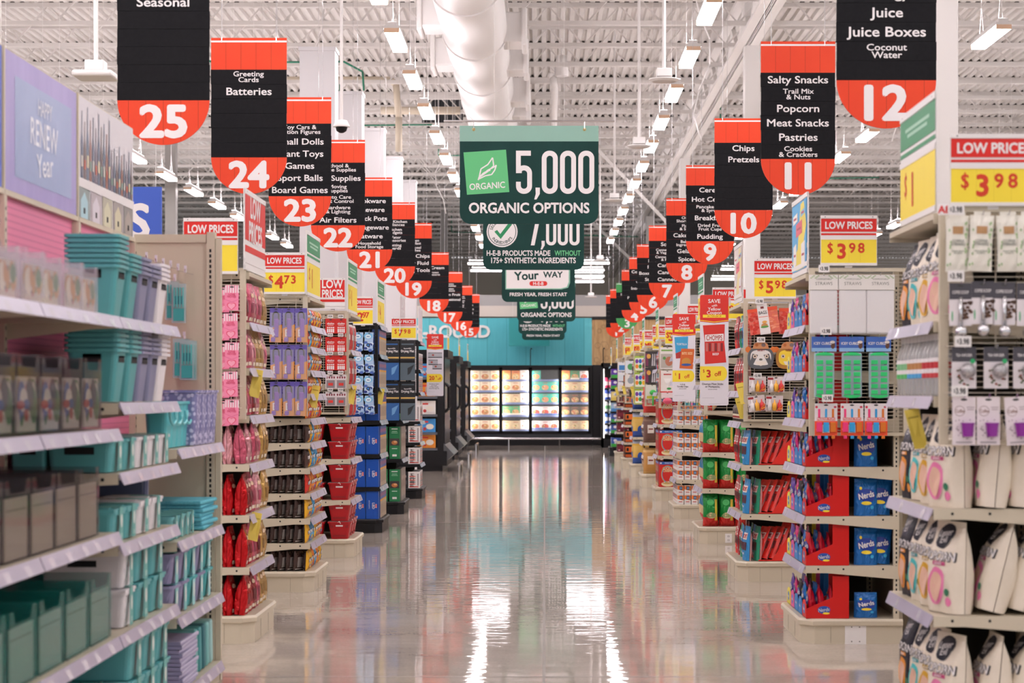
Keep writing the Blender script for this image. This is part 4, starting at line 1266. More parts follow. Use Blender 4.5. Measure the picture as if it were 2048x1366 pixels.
def mk_animal(c1, c2, c3, stripe):
    def fn():
        r = empty('lunch_tray')
        b = MB()
        out = [(.095*math.copysign(abs(math.cos(t))**.6, math.cos(t)), -.11+.078*math.copysign(abs(math.sin(t))**.7, math.sin(t))) for t in [2*PI*i/28 for i in range(28)]]
        b.poly(out, -.018, c1, 0)
        b.poly([(x*.8, -.105+(z+.11)*.72) for x, z in out], -.0186, c2)
        for sx in (-1, 1):
            if stripe: b.poly([(sx*.02, -.085), (sx*.06, -.075), (sx*.085, -.16), (sx*.06, -.165)], -.019, c1)
            b.ell(sx*.043, -.095, .015, .015, -.0196, C('#d9c6b2')); b.ell(sx*.043, -.095, .006, .006, -.0199, BLACK)
        b.ell(0, -.118, .013, .008, -.0198, C('#6b6a5c')); b.poly([(-.04, -.132), (.04, -.132), (.03, -.155), (0, -.165), (-.03, -.155)], -.0192, C('#e9e0d4')); b.build('tray', r)
        b = MB()
        for sx in (-1, 1): b.ell(sx*.092, -.045, .02, .022, -.012, c3); b.poly([(sx*.092+.02*math.cos(q), -.045+.022*math.sin(q)) for q in [2*PI*i/12 for i in range(12)]], -.0118, c3, -.002)
        b.build('ear', r)
        b = MB(); b.poly([(-.06, -.04), (.06, -.04), (.05, -.005), (.02, .012), (-.02, .012), (-.05, -.005)], -.02, C('#c98a5a', .5), -.017)
        b.text('safari', .017, 0, -.048, -.0206, C('#8a2f28'), off=.02); b.ell(-.03, -.012, .012, .012, -.0206, C('#b5652f')); b.ell(.02, -.012, .016, .014, -.0206, C('#7d6a68')); b.build('card_header', r)
        return r
    return fn
Proto(mk_animal(C('#5d5f63', .45), C('#e4e0dc', .45), C('#d9752f', .45), True)).put((XF_R+hk[2][0], yh, 1.76), 0, 'grey and white animal face lunch tray with orange ears', 'lunch tray', 'animal lunch trays')
Proto(mk_animal(C('#b07a35', .45), C('#f0cf3c', .45), C('#d9752f', .45), False)).put((XF_R+hk[3][0], yh+.02, 1.76), 0, 'yellow animal face lunch tray with brown rim', 'lunch tray', 'animal lunch trays')
def mk_mini():
    def art(b):
        b.rect(-.06, -.02, -.012, .004, -.0016, C('#a82f38')); b.text('MINIS', .018, -.025, -.066, -.0022, BLACK, off=.006)
    r = empty('squeeze_bottle_pack')
    blister('backing_card', .125, .105, C('#ddd5d6', .5), art).parent = r
    for x, c in ((-.035, '#e6e3e3'), (.0, '#f0b13a'), (.036, '#d7363a')):
        b = MB(); b.lathe([(0, -.098), (.0155, -.098), (.0165, -.06), (.014, -.045), (.006, -.036), (.004, -.018), (0, -.016)], C(c, .35), 12, Matrix.Translation((x, -.014, 0))); b.build('squeeze_bottle', r, smooth=True)
    b = MB()
    for i, c in enumerate(('#d9702c', '#b93b25', '#e0902f')): b.poly([(.008+.008*i, -.1+.006*i), (.016+.008*i, -.103+.006*i), (.058, -.06-.012*i), (.054, -.05-.012*i)], -.031-.0004*i, C(c, .5), -.029)
    b.build('food_picture', r)
    return r
pr = Proto(mk_mini)
for i in range(4): pr.put((XF_R+hk[4+i][0], yh, hk[4+i][1]-.01), 0, 'carded mini squeeze bottles, %s row, %s one' % (('upper', 'lower')[i//2], ('left', 'right')[i % 2]), 'squeeze bottles', 'mini bottle packs', ry=(0, 0, -.12, .02)[i])
for i, (px, py) in enumerate(((1519, 597), (1522, 674), (1515, 746))): t598.put(P(px, py, d-.16), 0, 'white $5.98 tag, %s down the lunch tray rack' % ORD[i], 'price tag', 'tags on the lunch tray rack')
def mk_chomp(c):
    def fn():
        def art(b, S):
            P_ = lambda k: (lambda x, z: S(x, z, -1, k))
            b.rect(-.048, .048, .155, .205, 0, C('#efe6e2'), P_(.002)); b.text('CHOMPS', .03, 0, .18, 0, C('#c22c28'), off=.025, wmax=.085, surf=P_(.0035))
            for i in range(6): b.rect(-.05+.017*i, -.038+.017*i, .075, .135, 0, C('#5a2226'), P_(.002))
            b.text('BEEF', .014, 0, .05, 0, TEXTW, off=.02, surf=P_(.003))
        return smooth_body(bag('meat_stick_pouch', .13, .255, .05, [(1.1, c)], C('#d8a0a0', .45), art, True, 9, 8, 12))
    return fn
ch = {'red': Proto(mk_chomp(foil('pouch_red', '#dd2f26', 0, 14, .4, .3))), 'blue': Proto(mk_chomp(foil('pouch_blue', '#2c86c4', 0, 14, .4, .3))), 'green': Proto(mk_chomp(foil('pouch_green', '#1f8a6a', 0, 14, .4, .3))), 'dark red': Proto(mk_chomp(foil('pouch_dark_red', '#9c1f2c', 0, 14, .4, .3)))}
def mk_ctray():
    w, dp, hh = .17, .33, .26
    b = MB(); c = C('#e02a1e', .45)
    prof = [(0, 0), (dp, 0), (dp, hh), (dp*.95, hh), (dp*.62, hh*.62), (dp*.30, hh*.04), (0, hh*.04)]
    for sx in (-1, 1):
        v = [(sx*w/2, y, z) for y, z in prof]+[(sx*(w/2-.003), y, z) for y, z in prof]
        b.add(v, [tuple(range(7)), tuple(range(13, 6, -1))]+[(i, (i+1) % 7, 7+(i+1) % 7, 7+i) for i in range(7)], c)
        X = sx*(w/2+.0008)
        b.add([(X, y, z) for y, z in ((dp*.80, hh*.5), (dp*1.0, hh*.5), (dp*1.0, hh*.72), (dp*.80, hh*.72))], [(0, 1, 2, 3)], C('#efe6e2'))
        vv, ff, wd = text_mesh('CHO', .0); k = .032/cap_h()
        b.add([(X+sx*.0005, dp*.90+a*k*.6*(1 if sx > 0 else -1), hh*.56+bb*k) for a, bb, _ in vv], ff, C('#c22c28'))
    b.box(-w/2, w/2, dp-.003, dp, 0, hh, c); b.box(-w/2, w/2, .0, dp, 0, .003, c)
    return b.build('display_box')
ct = Proto(mk_ctray)
for li, z in enumerate([1.73, 1.41, 1.18, .862, .50, .15]):
    sn = SHELFW[li] if li < 5 else 'bottom'
    if li in (2,):
        continue
    if li == 1:
        continue
    for k, cn in enumerate(['red', 'blue', 'green', 'dark red', 'red']):
        y = d+.09+.18*k
        if li >= 3 and k == 0: continue
        for j in range(2 if li >= 3 else 1):
            ch[cn].put((XF_R+.06+.07*j, y, z), FACE_R+random.uniform(-.06, .06), '%s meat stick pouch facing the aisle, %s from near, %s row, %s shelf' % (cn, ORD[k], ('front', 'rear')[j], sn), 'snack pouch', 'meat stick pouches', rx=random.uniform(-.03, .06), sc3=(1, .9, 1))
    if li >= 3:
        ct.put((XF_R+.13, d+.10, z), FACE_R, 'slanted red display box behind the leaning pouches on the %s meat stick shelf' % sn, 'display box', 'meat stick boxes')
        for j in range(5):
            ch['red'].put((XF_R+.115+.052*j, d+.10, z+.006+.03*max(0, j-2)), FACE_R+.45, 'red meat stick pouch leaning in the slanted box, %s from the front, %s shelf' % (ORD[j], sn), 'snack pouch', 'meat stick pouches', rx=-.40, sc3=(1, .8, 1))
        for j in range(2):
            ch[('blue', 'green')[j]].put((XF_R+.05+.075*j, d+.085, z), FACE_R+.2, '%s meat stick pouch at the near front corner of the %s shelf' % (('blue', 'green')[j], sn), 'snack pouch', 'meat stick pouches', rx=-.05)
DJ = m_noise('dark_snack_foil', '#2a2320', '#5a4a42', 40.0, .3)
def mk_jar():
    b = MB(); b.lathe([(0, 0), (.03, 0), (.032, .01), (.032, .1), (.02, .12), (0, .13)], DJ, 12); b.lathe([(.0324, .02), (.0324, .055)], C('#d9cdb6'), 12); b.lathe([(.0326, .025), (.0326, .04)], C('#9c2f2a'), 12)
    return b.build('sauce_jar', smooth=True)
pr = Proto(mk_jar)
for k in range(10): pr.put((XF_R+.05, d+.06+.085*k, 1.18), 0, 'small dark jar with cream label, %s from the near end of its shelf' % ORD[k], 'jar', 'dark jars on the meat stick endcap')
for k, cn in enumerate(['blue', 'red', 'dark red', 'red', 'dark red']):
    for j in (0,): ch[cn].put((XF_R+.055, d+.09+.18*k, 1.41), FACE_R, '%s meat stick pouch, %s from the near end on the second shelf' % (cn, ORD[k]), 'snack pouch', 'meat stick pouches')
# ---- yellow coupon flags hung on strip holders
def flag_paper(s, d, z, nm):
    xf = XF_R if s > 0 else XF_L
    b = MB(); m = C('#e9d35c', .5)
    b.add([(-.028, 0, 0), (.028, 0, 0), (.034, -.012, -.16), (-.022, -.03, -.155), (-.028, .004, 0), (.028, .004, 0), (.034, -.006, -.16), (-.022, -.024, -.155)], [(0, 1, 2, 3), (7, 6, 5, 4), (0, 3, 7, 4), (1, 5, 6, 2)], m)
    for i in range(1): b.add([(-.02, -.004-.005*i, -.03-.025*i), (.022, -.003-.002*i, -.03-.025*i), (.022, -.003-.002*i, -.036-.025*i), (-.02, -.004-.005*i, -.036-.025*i)], [(0, 1, 2, 3)], C('#b59f3a'))
    o = b.build('coupon_pad'); o.location = (xf-s*.017, d, z); o.rotation_euler = (0, -s*.2, 0)
    tag(o, nm, 'coupon pad', 'yellow coupon pads')
flag_paper(1, DR_[0]+.35, 1.335, 'yellow coupon pad hanging under the bottle shelf')
flag_paper(1, DR_[2]-.03, 1.47, 'yellow coupon pad beside the animal lunch trays')
flag_paper(1, DR_[2]+.02, 1.36, 'yellow coupon pad below the big red coupon sign')
flag_paper(-1, DR_[0]+3.75, .72, 'yellow coupon pad low among the red foil bags')
flag_paper(-1, DR_[0]+3.8, 1.53, 'yellow coupon pad at the upper pink foil bags')
flag_paper(-1, DR_[0]+6.6, 1.45, 'yellow coupon pad beside the lighter cards')
flag_paper(-1, DR_[0]+9.3, 1.46, 'yellow coupon pad beside the battery cards')
flag_paper(-1, DR_[0]+12.2, 1.44, 'yellow coupon pad beside the air freshener cards')
flag_paper(1, DR_[7]-.05, 1.5, 'yellow coupon pad by the green scoop'); flag_paper(1, DR_[8]-.05, 1.52, 'yellow coupon pad under the coloured cups'); flag_paper(1, DR_[9]-.05, 1.5, 'yellow coupon pad by the orange cartons')

# ---- coupon signs (red headed tall cards)
def coupon(px0, px1, py0, py1, d, lab, kind, s):
    p0, p1 = P(px0, py1, d), P(px1, py0, d)
    W, Hh = p1.x-p0.x, p1.z-p0.z
    r = empty('coupon_sign', ((p0.x+p1.x)/2, d, p0.z))
    k = Hh
    def rr(x0, x1, z0, z1, q, n=5):
        pts = []
        for cx, cz, t0 in ((x1-q, z1-q, 0), (x0+q, z1-q, PI/2), (x0+q, z0+q, PI), (x1-q, z0+q, PI*1.5)): pts += [(cx+q*math.cos(t0+PI/2*i/n), cz+q*math.sin(t0+PI/2*i/n)) for i in range(n+1)]
        return pts
    b = MB(); b.poly(rr(-W/2, W/2, 0, Hh, .018), -.002, C('#e6e4ec', .5), .002)
    b.poly([(-W/2, Hh*.76), (0, Hh*.745), (W/2, Hh*.76)]+[(x, z) for x, z in rr(-W/2, W/2, Hh*.6, Hh, .018) if z > Hh*.9], -.0024, C('#dc3023', .5))
    b.poly([(-W/2, Hh*.768), (0, Hh*.752), (W/2, Hh*.768), (W/2, Hh*.774), (0, Hh*.758), (-W/2, Hh*.774)], -.0028, YEL)
    b.text('SAVE', .034*k, 0, Hh*.945, -.003, TEXTW, off=.02); b.text('with', .02*k, 0, Hh*.905, -.003, TEXTW, rot=.15); b.text('Yellow\nCoupon', .028*k, 0, Hh*.857, -.003, TEXTW, off=.02, lead=1.15)
    b.rect(-W*.4, W*.4, Hh*.795, Hh*.822, -.003, YEL); b.text('Jan. 7 thru Jan. 20', .012*k, 0, Hh*.809, -.0034, C('#c8452c'), wmax=W*.66)
    if kind == 'pouch':
        b.poly([(-W*.40, Hh*.725), (W*.37, Hh*.735), (W*.35, Hh*.58), (W*.42, Hh*.39), (-W*.33, Hh*.375), (-W*.34, Hh*.58)], -.003, C('#d8322b', .4))
        b.poly([(-W*.33, Hh*.64), (W*.33, Hh*.65), (W*.33, Hh*.585), (-W*.33, Hh*.577)], -.0034, TEXTW); b.text('CHOMPS', .045*k, 0, Hh*.613, -.0038, C('#b5312e'), off=.01, wmax=W*.56)
        for i in range(6): b.rect(-W*.3+W*.105*i, -W*.22+W*.105*i, Hh*.49, Hh*.565, -.0034, C(['#c9716a', '#8a2a2c'][i % 2]))
        b.text('BEEF', .02*k, W*.05, Hh*.465, -.0034, TEXTW, off=.02)
    elif kind == 'chips':
        b.poly([(-W*.42, Hh*.735), (W*.18, Hh*.742), (W*.15, Hh*.5), (-W*.35, Hh*.49)], -.003, C('#3fa3d4', .4)); b.text('TORTILLA', .022*k, -W*.1, Hh*.655, -.0034, TEXTW, wmax=W*.45); b.poly([(-W*.37, Hh*.55), (W*.1, Hh*.6), (W*.12, Hh*.5), (-W*.35, Hh*.49)], -.0033, C('#b03535'))
        b.poly([(-W*.12, Hh*.605), (W*.45, Hh*.6), (W*.38, Hh*.37), (-W*.2, Hh*.38)], -.0036, C('#d4672c', .4)); b.text('BITE SIZE', .026*k, W*.14, Hh*.55, -.004, C('#f2d9a8'), wmax=W*.45); b.ell(W*.1, Hh*.455, W*.2, Hh*.045, -.004, C('#c98f3e')); b.ell(W*.1, Hh*.42, W*.22, Hh*.015, -.0044, C('#3a5aa0'))
    else:
        for zz, cx, ww in ((.66, 0, .42), (.545, -.12, .28), (.475, .12, .28)):
            b.rect((cx-ww)*W, (cx+ww)*W, Hh*(zz-.03), Hh*(zz+.03), -.003, C('#b9bac2')); b.rect((cx-ww)*W, (cx+ww)*W, Hh*(zz-.045), Hh*(zz-.03), -.0032, C('#3a3a40')); b.ell((cx-ww*.3)*W, Hh*zz, W*.07, Hh*.015, -.0034, C('#b0524a'))
            b.rect((cx-ww)*W, (cx+ww)*W, Hh*(zz+.03), Hh*(zz+.04), -.0033, C('#55565e'))
    b.poly([(-W/2, Hh*.225), (W*.28, Hh*.225)]+[(W*.28+W*.17*math.sin(t), Hh*.29-Hh*.065*math.cos(t)) for t in [PI*i/10 for i in range(1, 10)]]+[(W*.28, Hh*.355), (-W/2, Hh*.355)], -.003, YEL)
    red = C('#cf2e20', .5)
    if kind == 'store': b.text('20', .06*k, -W*.2, Hh*.29, -.0034, red, off=.035); b.text('%', .025*k, W*.07, Hh*.315, -.0034, red); b.text('off', .035*k, W*.25, Hh*.28, -.0034, red, rot=.15)
    else:
        b.text('S', .024*k, -W*.37, Hh*.312, -.0034, red); b.rect(-W*.373, -W*.367, Hh*.295, Hh*.33, -.0034, red); b.text({'pouch': '3', 'chips': '1'}[kind], .062*k, -W*.2, Hh*.288, -.0034, red, off=.035); b.text('off', .04*k, W*.13, Hh*.288, -.0034, red, off=.012, rot=.12)
    tx = {'pouch': ['Chomps Meat Sticks', 'or Multipacks,', 'assorted varieties'], 'chips': ['H-E-B', 'Tortilla Chips', 'assorted varieties'], 'store': ['Kitchen & Table', 'by H-E-B', '12 Piece Plastic', 'Food Storage Set']}[kind]
    for i, t in enumerate(tx): b.text(t, (.016 if i < 2 or kind == 'store' else .008)*k, -W*.06, Hh*(.195-.024*i), -.0034, C('#3a3436'), off=.012, wmax=W*.78)
    b.rect(-W*.42, W*.0, Hh*.068, Hh*.07, -.003, C('#a09ca6')); b.rect(-W*.2, W*.2, Hh*.012, Hh*.014, -.003, C('#a09ca6'))
    b.build('card', r)
    b = MB(); xs = s*W/2
    b.box(min(xs-s*.01, xs+s*.02), max(xs-s*.01, xs+s*.02), .002, .012, Hh*.9, Hh*.98, CLR); b.box(min(xs-s*.01, xs+s*.02), max(xs-s*.01, xs+s*.02), .002, .012, Hh*.06, Hh*.15, CLR)
    b.box(*((xs-.06, xs+.01, -.14, .012) if s < 0 else (xs, xs+.012, .004, .62)), Hh*.93, Hh*.94, WHITE); b.build('clip_holder', r)
    tag(r, lab, 'coupon sign', 'red headed coupon signs')
coupon(1400, 1457, 590, 811, 17.4, 'tall coupon sign, $3 off, picturing a red pouch', 'pouch', 1)
coupon(1345, 1391, 628, 803, 21.0, 'tall coupon sign, $1 off, picturing blue and orange chip bags', 'chips', 1)
coupon(853.5, 887, 668, 792, 26.64, 'tall coupon sign, 20% off, picturing storage boxes, on the left', 'store', -1)

# ---- 4: green bag endcap
def rows_right(k, zs, lab, cap, zb, head, price, siden, wz=1.2, L=.92, hooks=(), wl=None, D=.46):
    d = DR_[k]
    endcap(1, d, [2.06]+list(cap)+list(zs), BEIGE, lab, zb=zb, D=D)
    gondola(1, d, 'beige shelving run behind the ' + siden)
    if head: near_sign(1, d-.05, *head, 'LOW PRICES', price, 'low prices sign over the %s' % siden)
    side_sign(1, d, 2.07, 2.5, .6, 'ORGANIC', '2', GREEN, 'green topped price sign facing the aisle over the %s' % siden)
    wing(1, d, wz, 2.09, BEIGE, wl or 'beige wire rack on the near side of the %s' % siden, hooks, step=.03)
    return d
d = rows_right(3, [1.23, .845, .51], 'beige endcap of green and red bags, fourth on the right', [1.72, 1.47], .16, (1425, 1492, 575, 640), '298', 'green bag endcap')
def mk_gbag():
    def art(b, S):
        P_ = lambda k: (lambda x, z: S(x, z, -1, k))
        b.rect(.035, .06, .06, .27, 0, C('#d9bc3c', .35), P_(.002)); b.ell(0, .11, .05, .03, 0, C('#e0c49a'), P_(.003)); b.ell(-.01, .24, .035, .03, 0, C('#45b860'), P_(.003))
        for i in range(7): b.rect(-.045+.013*i, -.038+.013*i, .09, .13+.01*(i % 3), 0, C('#1d8a3e', .35), P_(.0035))
    return smooth_body(bag('snack_bag', .155, .325, .14, [(.3, foil('chip_foil_red', '#c9231f', .15)), (1.1, foil('chip_foil_green', '#0f8a38', .15))], C('#c9a070', .4), art, False, 21, 10, 14))
gb = Proto(mk_gbag)
def mk_bbag():
    return smooth_body(bag('snack_bag', .155, .325, .13, [(.3, foil('chip_foil_red', '#c9231f', .15)), (.55, C('#d8b98a', .4)), (1.1, C('#2b7fae', .28))], C('#c9a070', .4), None, False, 23, 10, 14))
bb_ = Proto(mk_bbag)
for li, z in enumerate([.845, .51, .16]):
    sn = ['top', 'second', 'bottom'][li]
    for j in range(3):
        gb.put((XF_R+.085+.15*j, d+.09, z), .05*(-1)**j, 'green and red glossy snack bag facing the camera, %s from left, %s green bag shelf' % (ORD[j], sn), 'snack bag', 'green and red bags', sc3=(.95, 1, .93))
    for k in range(4): bb_.put((XF_R+.1, d+.27+.17*k, z), FACE_R, 'blue and red snack bag facing the aisle, %s behind the green ones, %s shelf' % (ORD[k], sn), 'snack bag', 'blue and red bags', sc3=(1, 1, .93))
for li, z in enumerate([1.72, 1.47, 1.23]):
    for k in range(5): bb_.put((XF_R+.095, d+.1+.17*k, z), FACE_R, 'blue and red snack bag, %s from the near end on the upper %s shelf' % (ORD[k], SHELFW[li]), 'snack bag', 'blue and red bags', sc3=(1, .9, .62))
# outlet plate on its plinth and one on the candy plinth
for nm, px, py, dd, w_, h_, ou in (('outlet_plate', 1457, 1078, DR_[3], .062, .085, 1), ('cover_plate', 1711, 1270, DR_[1], .118, .115, 0)):
    b = MB(); b.box(-w_/2, w_/2, -.004, 0, -h_/2, h_/2, WHITE)
    if ou:
        for zz in (-.018, .018): b.ell(0, zz, .014, .014, -.0045, C('#dcd8d8')); b.rect(-.007, -.004, zz-.004, zz+.006, -.005, BLACK); b.rect(.004, .007, zz-.004, zz+.006, -.005, BLACK)
    else:
        for sx in (-1, 1):
            for zz in (-.04, .04): b.ell(sx*.022, zz, .004, .004, -.0045, C('#77736f'))
    o = b.build(nm); q = P(px, py, dd); o.location = (q.x, dd, max(q.z, .055)); tag(o, 'white %s on the beige plinth of the %s' % (('power outlet', 'green bag endcap') if ou else ('four screw cover plate', 'candy endcap')), 'wall plate')
# ---- 5: small cartons
d = rows_right(4, [1.04, .74, .435], 'beige endcap of small white and orange cartons, fifth on the right', [1.8, 1.52], .16, (1375, 1405, 608, 665), '498', 'small carton endcap')
def mk_sc():
    def art(b):
        b.poly([(-.034, .1), (.034, .1), (.034, .045), (-.034, .06)], -.0006, C('#e8792a', .4)); b.rect(-.012, .022, .055, .095, -.001, C('#2e2e38')); b.rect(-.008, .018, .062, .088, -.0014, C('#6f8fb8')); b.rect(-.02, .02, .026, .034, -.001, C('#c23a2c'))
    return carton('small_carton', .07, .105, .05, C('#ece8e6', .45), art)
pr = Proto(mk_sc)
for li, z in enumerate([1.04, .74, .435, .16]):
    sn = ['top', 'second', 'third', 'bottom'][li]
    for j in range(5):
        for t in range(2): pr.put((XF_R+.05+.078*j, d+.02, z+.106*t), 0, 'white and orange carton, %s from left in the %s layer, %s carton shelf' % (ORD[j], ('lower', 'upper')[t], sn), 'carton', 'white and orange cartons')
    for k in range(8):
        for t in range(2): pr.put((XF_R+.02, d+.14+.095*k, z+.106*t), FACE_R, 'white and orange carton facing the aisle, %s from near, %s layer, %s shelf' % (ORD[k], ('lower', 'upper')[t], sn), 'carton', 'white and orange cartons')
fold = ['#39a6b5', '#8fd0c8', '#e27db0', '#3d78c0', '#57b18c', '#d9b23c', '#e9e4e2', '#7a62b0']
for k in range(8):
    b = MB(); b.box(-.011, .011, 0, .2, 0, .24, C(fold[k], .4)); b.box(-.0112, .0112, -.0005, 0, .03, .08, WHITE)
    o = b.build('paper_folder'); o.location = (XF_R+.12+.028*k, d-.0+.04, 1.155+.0); o.location.z = 1.04+.215; o.location = (XF_R+.12+.028*k, DR_[4]+.04, 1.255)
    o.rotation_euler = (0, .06, 0)
    tag(o, 'upright coloured folder below the coupon signs, %s from left' % ORD[k], 'folder', 'coloured folders')
# ---- 6: cereal
d = rows_right(5, [.99, .585], 'beige endcap of red cereal boxes, sixth on the right', [1.7, 1.4], .18, (1330, 1362, 632, 690), '388', 'cereal endcap', hooks=[(.115, 1.98), (.115, 1.68), (.12, 1.4)])
def mk_cer():
    def art(b):
        b.rect(-.105, .105, .29, .325, -.0008, C('#2f6fc0', .4)); b.text('FAMILY SIZE', .014, .02, .308, -.0014, TEXTW, off=.02); b.ell(-.085, .308, .012, .01, -.0014, TEXTW)
        for i, c in enumerate(('#d84a4a', '#e8b23a', '#6cc06a', '#5aa7de', '#9a6cc4')): b.ell(0, .165, .085-.004*i, .115-.004*i, -.0008-.0003*i, C(c, .45), n=24)
        b.ell(0, .165, .066, .096, -.0026, C('#cf2a22', .45), n=24)
        b.text('LUCKY\nCHARMS', .03, 0, .225, -.003, C('#f0d9a0'), off=.03, wmax=.115, lead=1.1)
        b.ell(0, .04, .08, .035, -.003, C('#ecdcae')); b.ell(0, .055, .07, .018, -.0034, C('#c9a25c'))
        for i in range(9): b.ell(-.055+.014*i, .055+.006*(i % 3), .006, .005, -.0038, C(['#e27ba6', '#f2efe6', '#7fb4de', '#8cc56a'][i % 4]))
    return carton('cereal_box', .21, .325, .07, C('#cf241f', .4), art)
pr = Proto(mk_cer)
for li, z in enumerate([.99, .585, .18]):
    sn = ['top', 'middle', 'bottom'][li]
    for j in range(2): pr.put((XF_R+.13+.215*j, d+.02, z), 0, 'red cereal box facing the camera, %s from left on the %s cereal shelf' % (ORD[j], sn), 'cereal box', 'red cereal boxes')
    for k in range(3): pr.put((XF_R+.02, d+.22+.22*k, z), FACE_R, 'red cereal box facing the aisle, %s from near on the %s cereal shelf' % (ORD[k], sn), 'cereal box', 'red cereal boxes')
yh = d-.13
def hang(name, w, h, card, art, x, z, lab, cat, dd=None, ry=0):
    o = blister(name, w, h, card, art); o.location = (XF_R+x, (dd or d)-.13, z); o.rotation_euler = (0, ry, 0); tag(o, lab, cat)
hang('food_bag_pack', .19, .27, C('#e6e2de', .5), lambda b: (b.rect(-.085, .085, -.255, -.075, -.0016, C('#b9b2a8', .3)), b.ell(.02, -.17, .05, .06, -.002, C('#b8735a')), b.ell(-.04, -.13, .02, .02, -.0022, C('#5f9a52')), b.rect(-.08, .08, -.04, -.02, -.0016, C('#7fae5a'))), .12, 1.97, 'white card of food storage bags above the cereal', 'food bags')
hang('piping_bag_pack', .19, .27, C('#e9e3dd', .5), lambda b: (b.rect(-.095, -.088, -.27, .01, -.0016, RED), b.rect(.088, .095, -.27, .01, -.0016, RED), b.rect(-.095, .095, -.27, -.255, -.0016, RED), b.poly([(-.05, -.09), (.05, -.09), (0, -.2)], -.0018, C('#f4f1ee')), b.ell(.02, -.22, .03, .015, -.002, C('#3fa052')), b.rect(-.05, .05, -.045, -.03, -.0018, C('#c23a3a'))), .12, 1.67, 'red edged card of white icing bags above the cereal', 'icing bags')
o = blister('utensil_card', .16, .06, C('#e6dcdc', .5), None); o.location = (XF_R+.12, d-.13, 1.39); b = MB(); b.add(*sphere((0, -.02, -.1), .06, 14, 9, .7), C('#e35a78', .4)); q = b.build('pink_bowl', o, smooth=True); tag(o, 'carded pink silicone bowl above the cereal', 'kitchen tool')
# ---- 7: bread
d = rows_right(6, [1.1, .66], 'beige endcap of wrapped loaves, seventh on the right', [1.7], .2, (1305, 1335, 650, 700), '288', 'bread endcap', hooks=[(.13, 2.0), (.13, 1.76), (.13, 1.5)])
def loaf(c1, c2, nm):
    def fn():
        return smooth_body(bag('bread_bag', .2, .38, .16, [(.12, c2), (.8, c1), (1.1, c2)], c1, lambda b, S: (b.rect(-.05, .05, .14, .26, 0, C('#e7dfd6', .4), lambda x, z: S(x, z, -1, .003)), b.rect(-.035, .035, .19, .21, 0, C('#8a3a2a'), lambda x, z: S(x, z, -1, .006))), False, 31, 8, 12))
    return fn
for li, (z, c1, c2, nm) in enumerate([(1.1, C('#cf3430', .3), C('#e0524a', .3), 'red wrapped'), (.66, C('#6a4a40', .35), C('#8a6a5c', .35), 'brown'), (.2, C('#c08c48', .35), C('#d8b070', .35), 'golden')]):
    pr = Proto(loaf(c1, c2, nm))
    for j in range(2): pr.put((XF_R+.1+.19*j, d+.1, z), .1, '%s loaf facing the camera, %s from left on the bread endcap' % (nm, ORD[j]), 'bread', 'wrapped loaves')
    for k in range(3): pr.put((XF_R+.09, d+.32+.2*k, z), FACE_R, '%s loaf facing the aisle, %s from near on the bread endcap' % (nm, ORD[k]), 'bread', 'wrapped loaves')
for i, z in enumerate((1.99, 1.75)):
    hang('knife_set_pack', .2, .22, C('#3a3538', .4), lambda b: (b.rect(-.095, -.055, -.2, -.02, -.0018, C('#7a3355')), b.ell(-.05, -.06, .03, .035, -.002, C('#d9a24a')), [b.poly([(-.01+.03*q, -.2), (.012+.03*q, -.2), (.016+.03*q, -.03), (.004+.03*q, -.02)], -.002, C('#c9c7cb', .25)) for q in range(4)]), .12, z, '%s dark card of knives above the bread' % ('upper', 'lower')[i], 'knife set')
hang('scoop_card', .19, .2, C('#e4e2da', .5), lambda b: (b.rect(-.08, .08, -.19, -.15, -.0016, C('#c9c23c'))), .12, 1.5, 'pale card behind the green scoop above the bread', 'kitchen tool')
b = MB(); b.tube((0, -.01, -.25), (0, -.01, -.08), .012, C('#35b84a', .4), 8); b.add(*sphere((0, -.02, -.06), .05, 14, 9, .8), C('#35b84a', .4)); o = b.build('green_scoop', smooth=True); o.location = (XF_R+.13, d-.15, 1.46); tag(o, 'bright green scoop hanging above the loaves', 'kitchen tool')
# ---- 8: pasta
d = rows_right(7, [1.12, .66], 'beige endcap of blue and yellow bags, eighth on the right', [1.7], .22, (1279, 1308, 660, 706), '248', 'pasta endcap', hooks=[(.115, 2.0), (.115, 1.73), (.115, 1.46)])
def mk_pasta(): return smooth_body(bag('pasta_bag', .2, .40, .15, [(.25, C('#2a4f9e', .3)), (.75, C('#d9b25a', .35)), (.85, C('#d8a92c', .3)), (1.1, C('#a9b4c9', .3))], C('#c9ae7a', .4), lambda b, S: b.ell(.02, .12, .05, .07, 0, C('#2450a4', .3), lambda x, z: S(x, z, -1, .003)), False, 37, 8, 12))
pr = Proto(mk_pasta)
for li, z in enumerate([1.12, .66, .22]):
    for j in range(2): pr.put((XF_R+.1+.2*j, d+.1, z), .15, 'blue and yellow pasta bag, %s from left on the %s pasta shelf' % (ORD[j], ['top', 'middle', 'bottom'][li]), 'pasta bag', 'pasta bags')
    for k in range(3): pr.put((XF_R+.09, d+.32+.2*k, z), FACE_R, 'blue and yellow pasta bag facing the aisle, %s from near, %s shelf' % (ORD[k], ['top', 'middle', 'bottom'][li]), 'pasta bag', 'pasta bags')
for i, z in enumerate((1.99, 1.72, 1.45)):
    hang('cup_set_pack', .19, .24, C('#a8c94a', .5), lambda b: (b.rect(-.085, .085, -.225, -.02, -.0014, C('#e9ecdf')), [b.ell((-.055, 0, .055)[q % 3], -.075-.085*(q//3), .026, .036, -.0018, C(['#7a3aa0', '#2f62c4', '#d8352f', '#ee8a2c', '#34a04a', '#f0c030'][q], .35)) for q in range(6)]), .12, z, '%s card of six coloured cups above the pasta' % ORD[i], 'cup set')
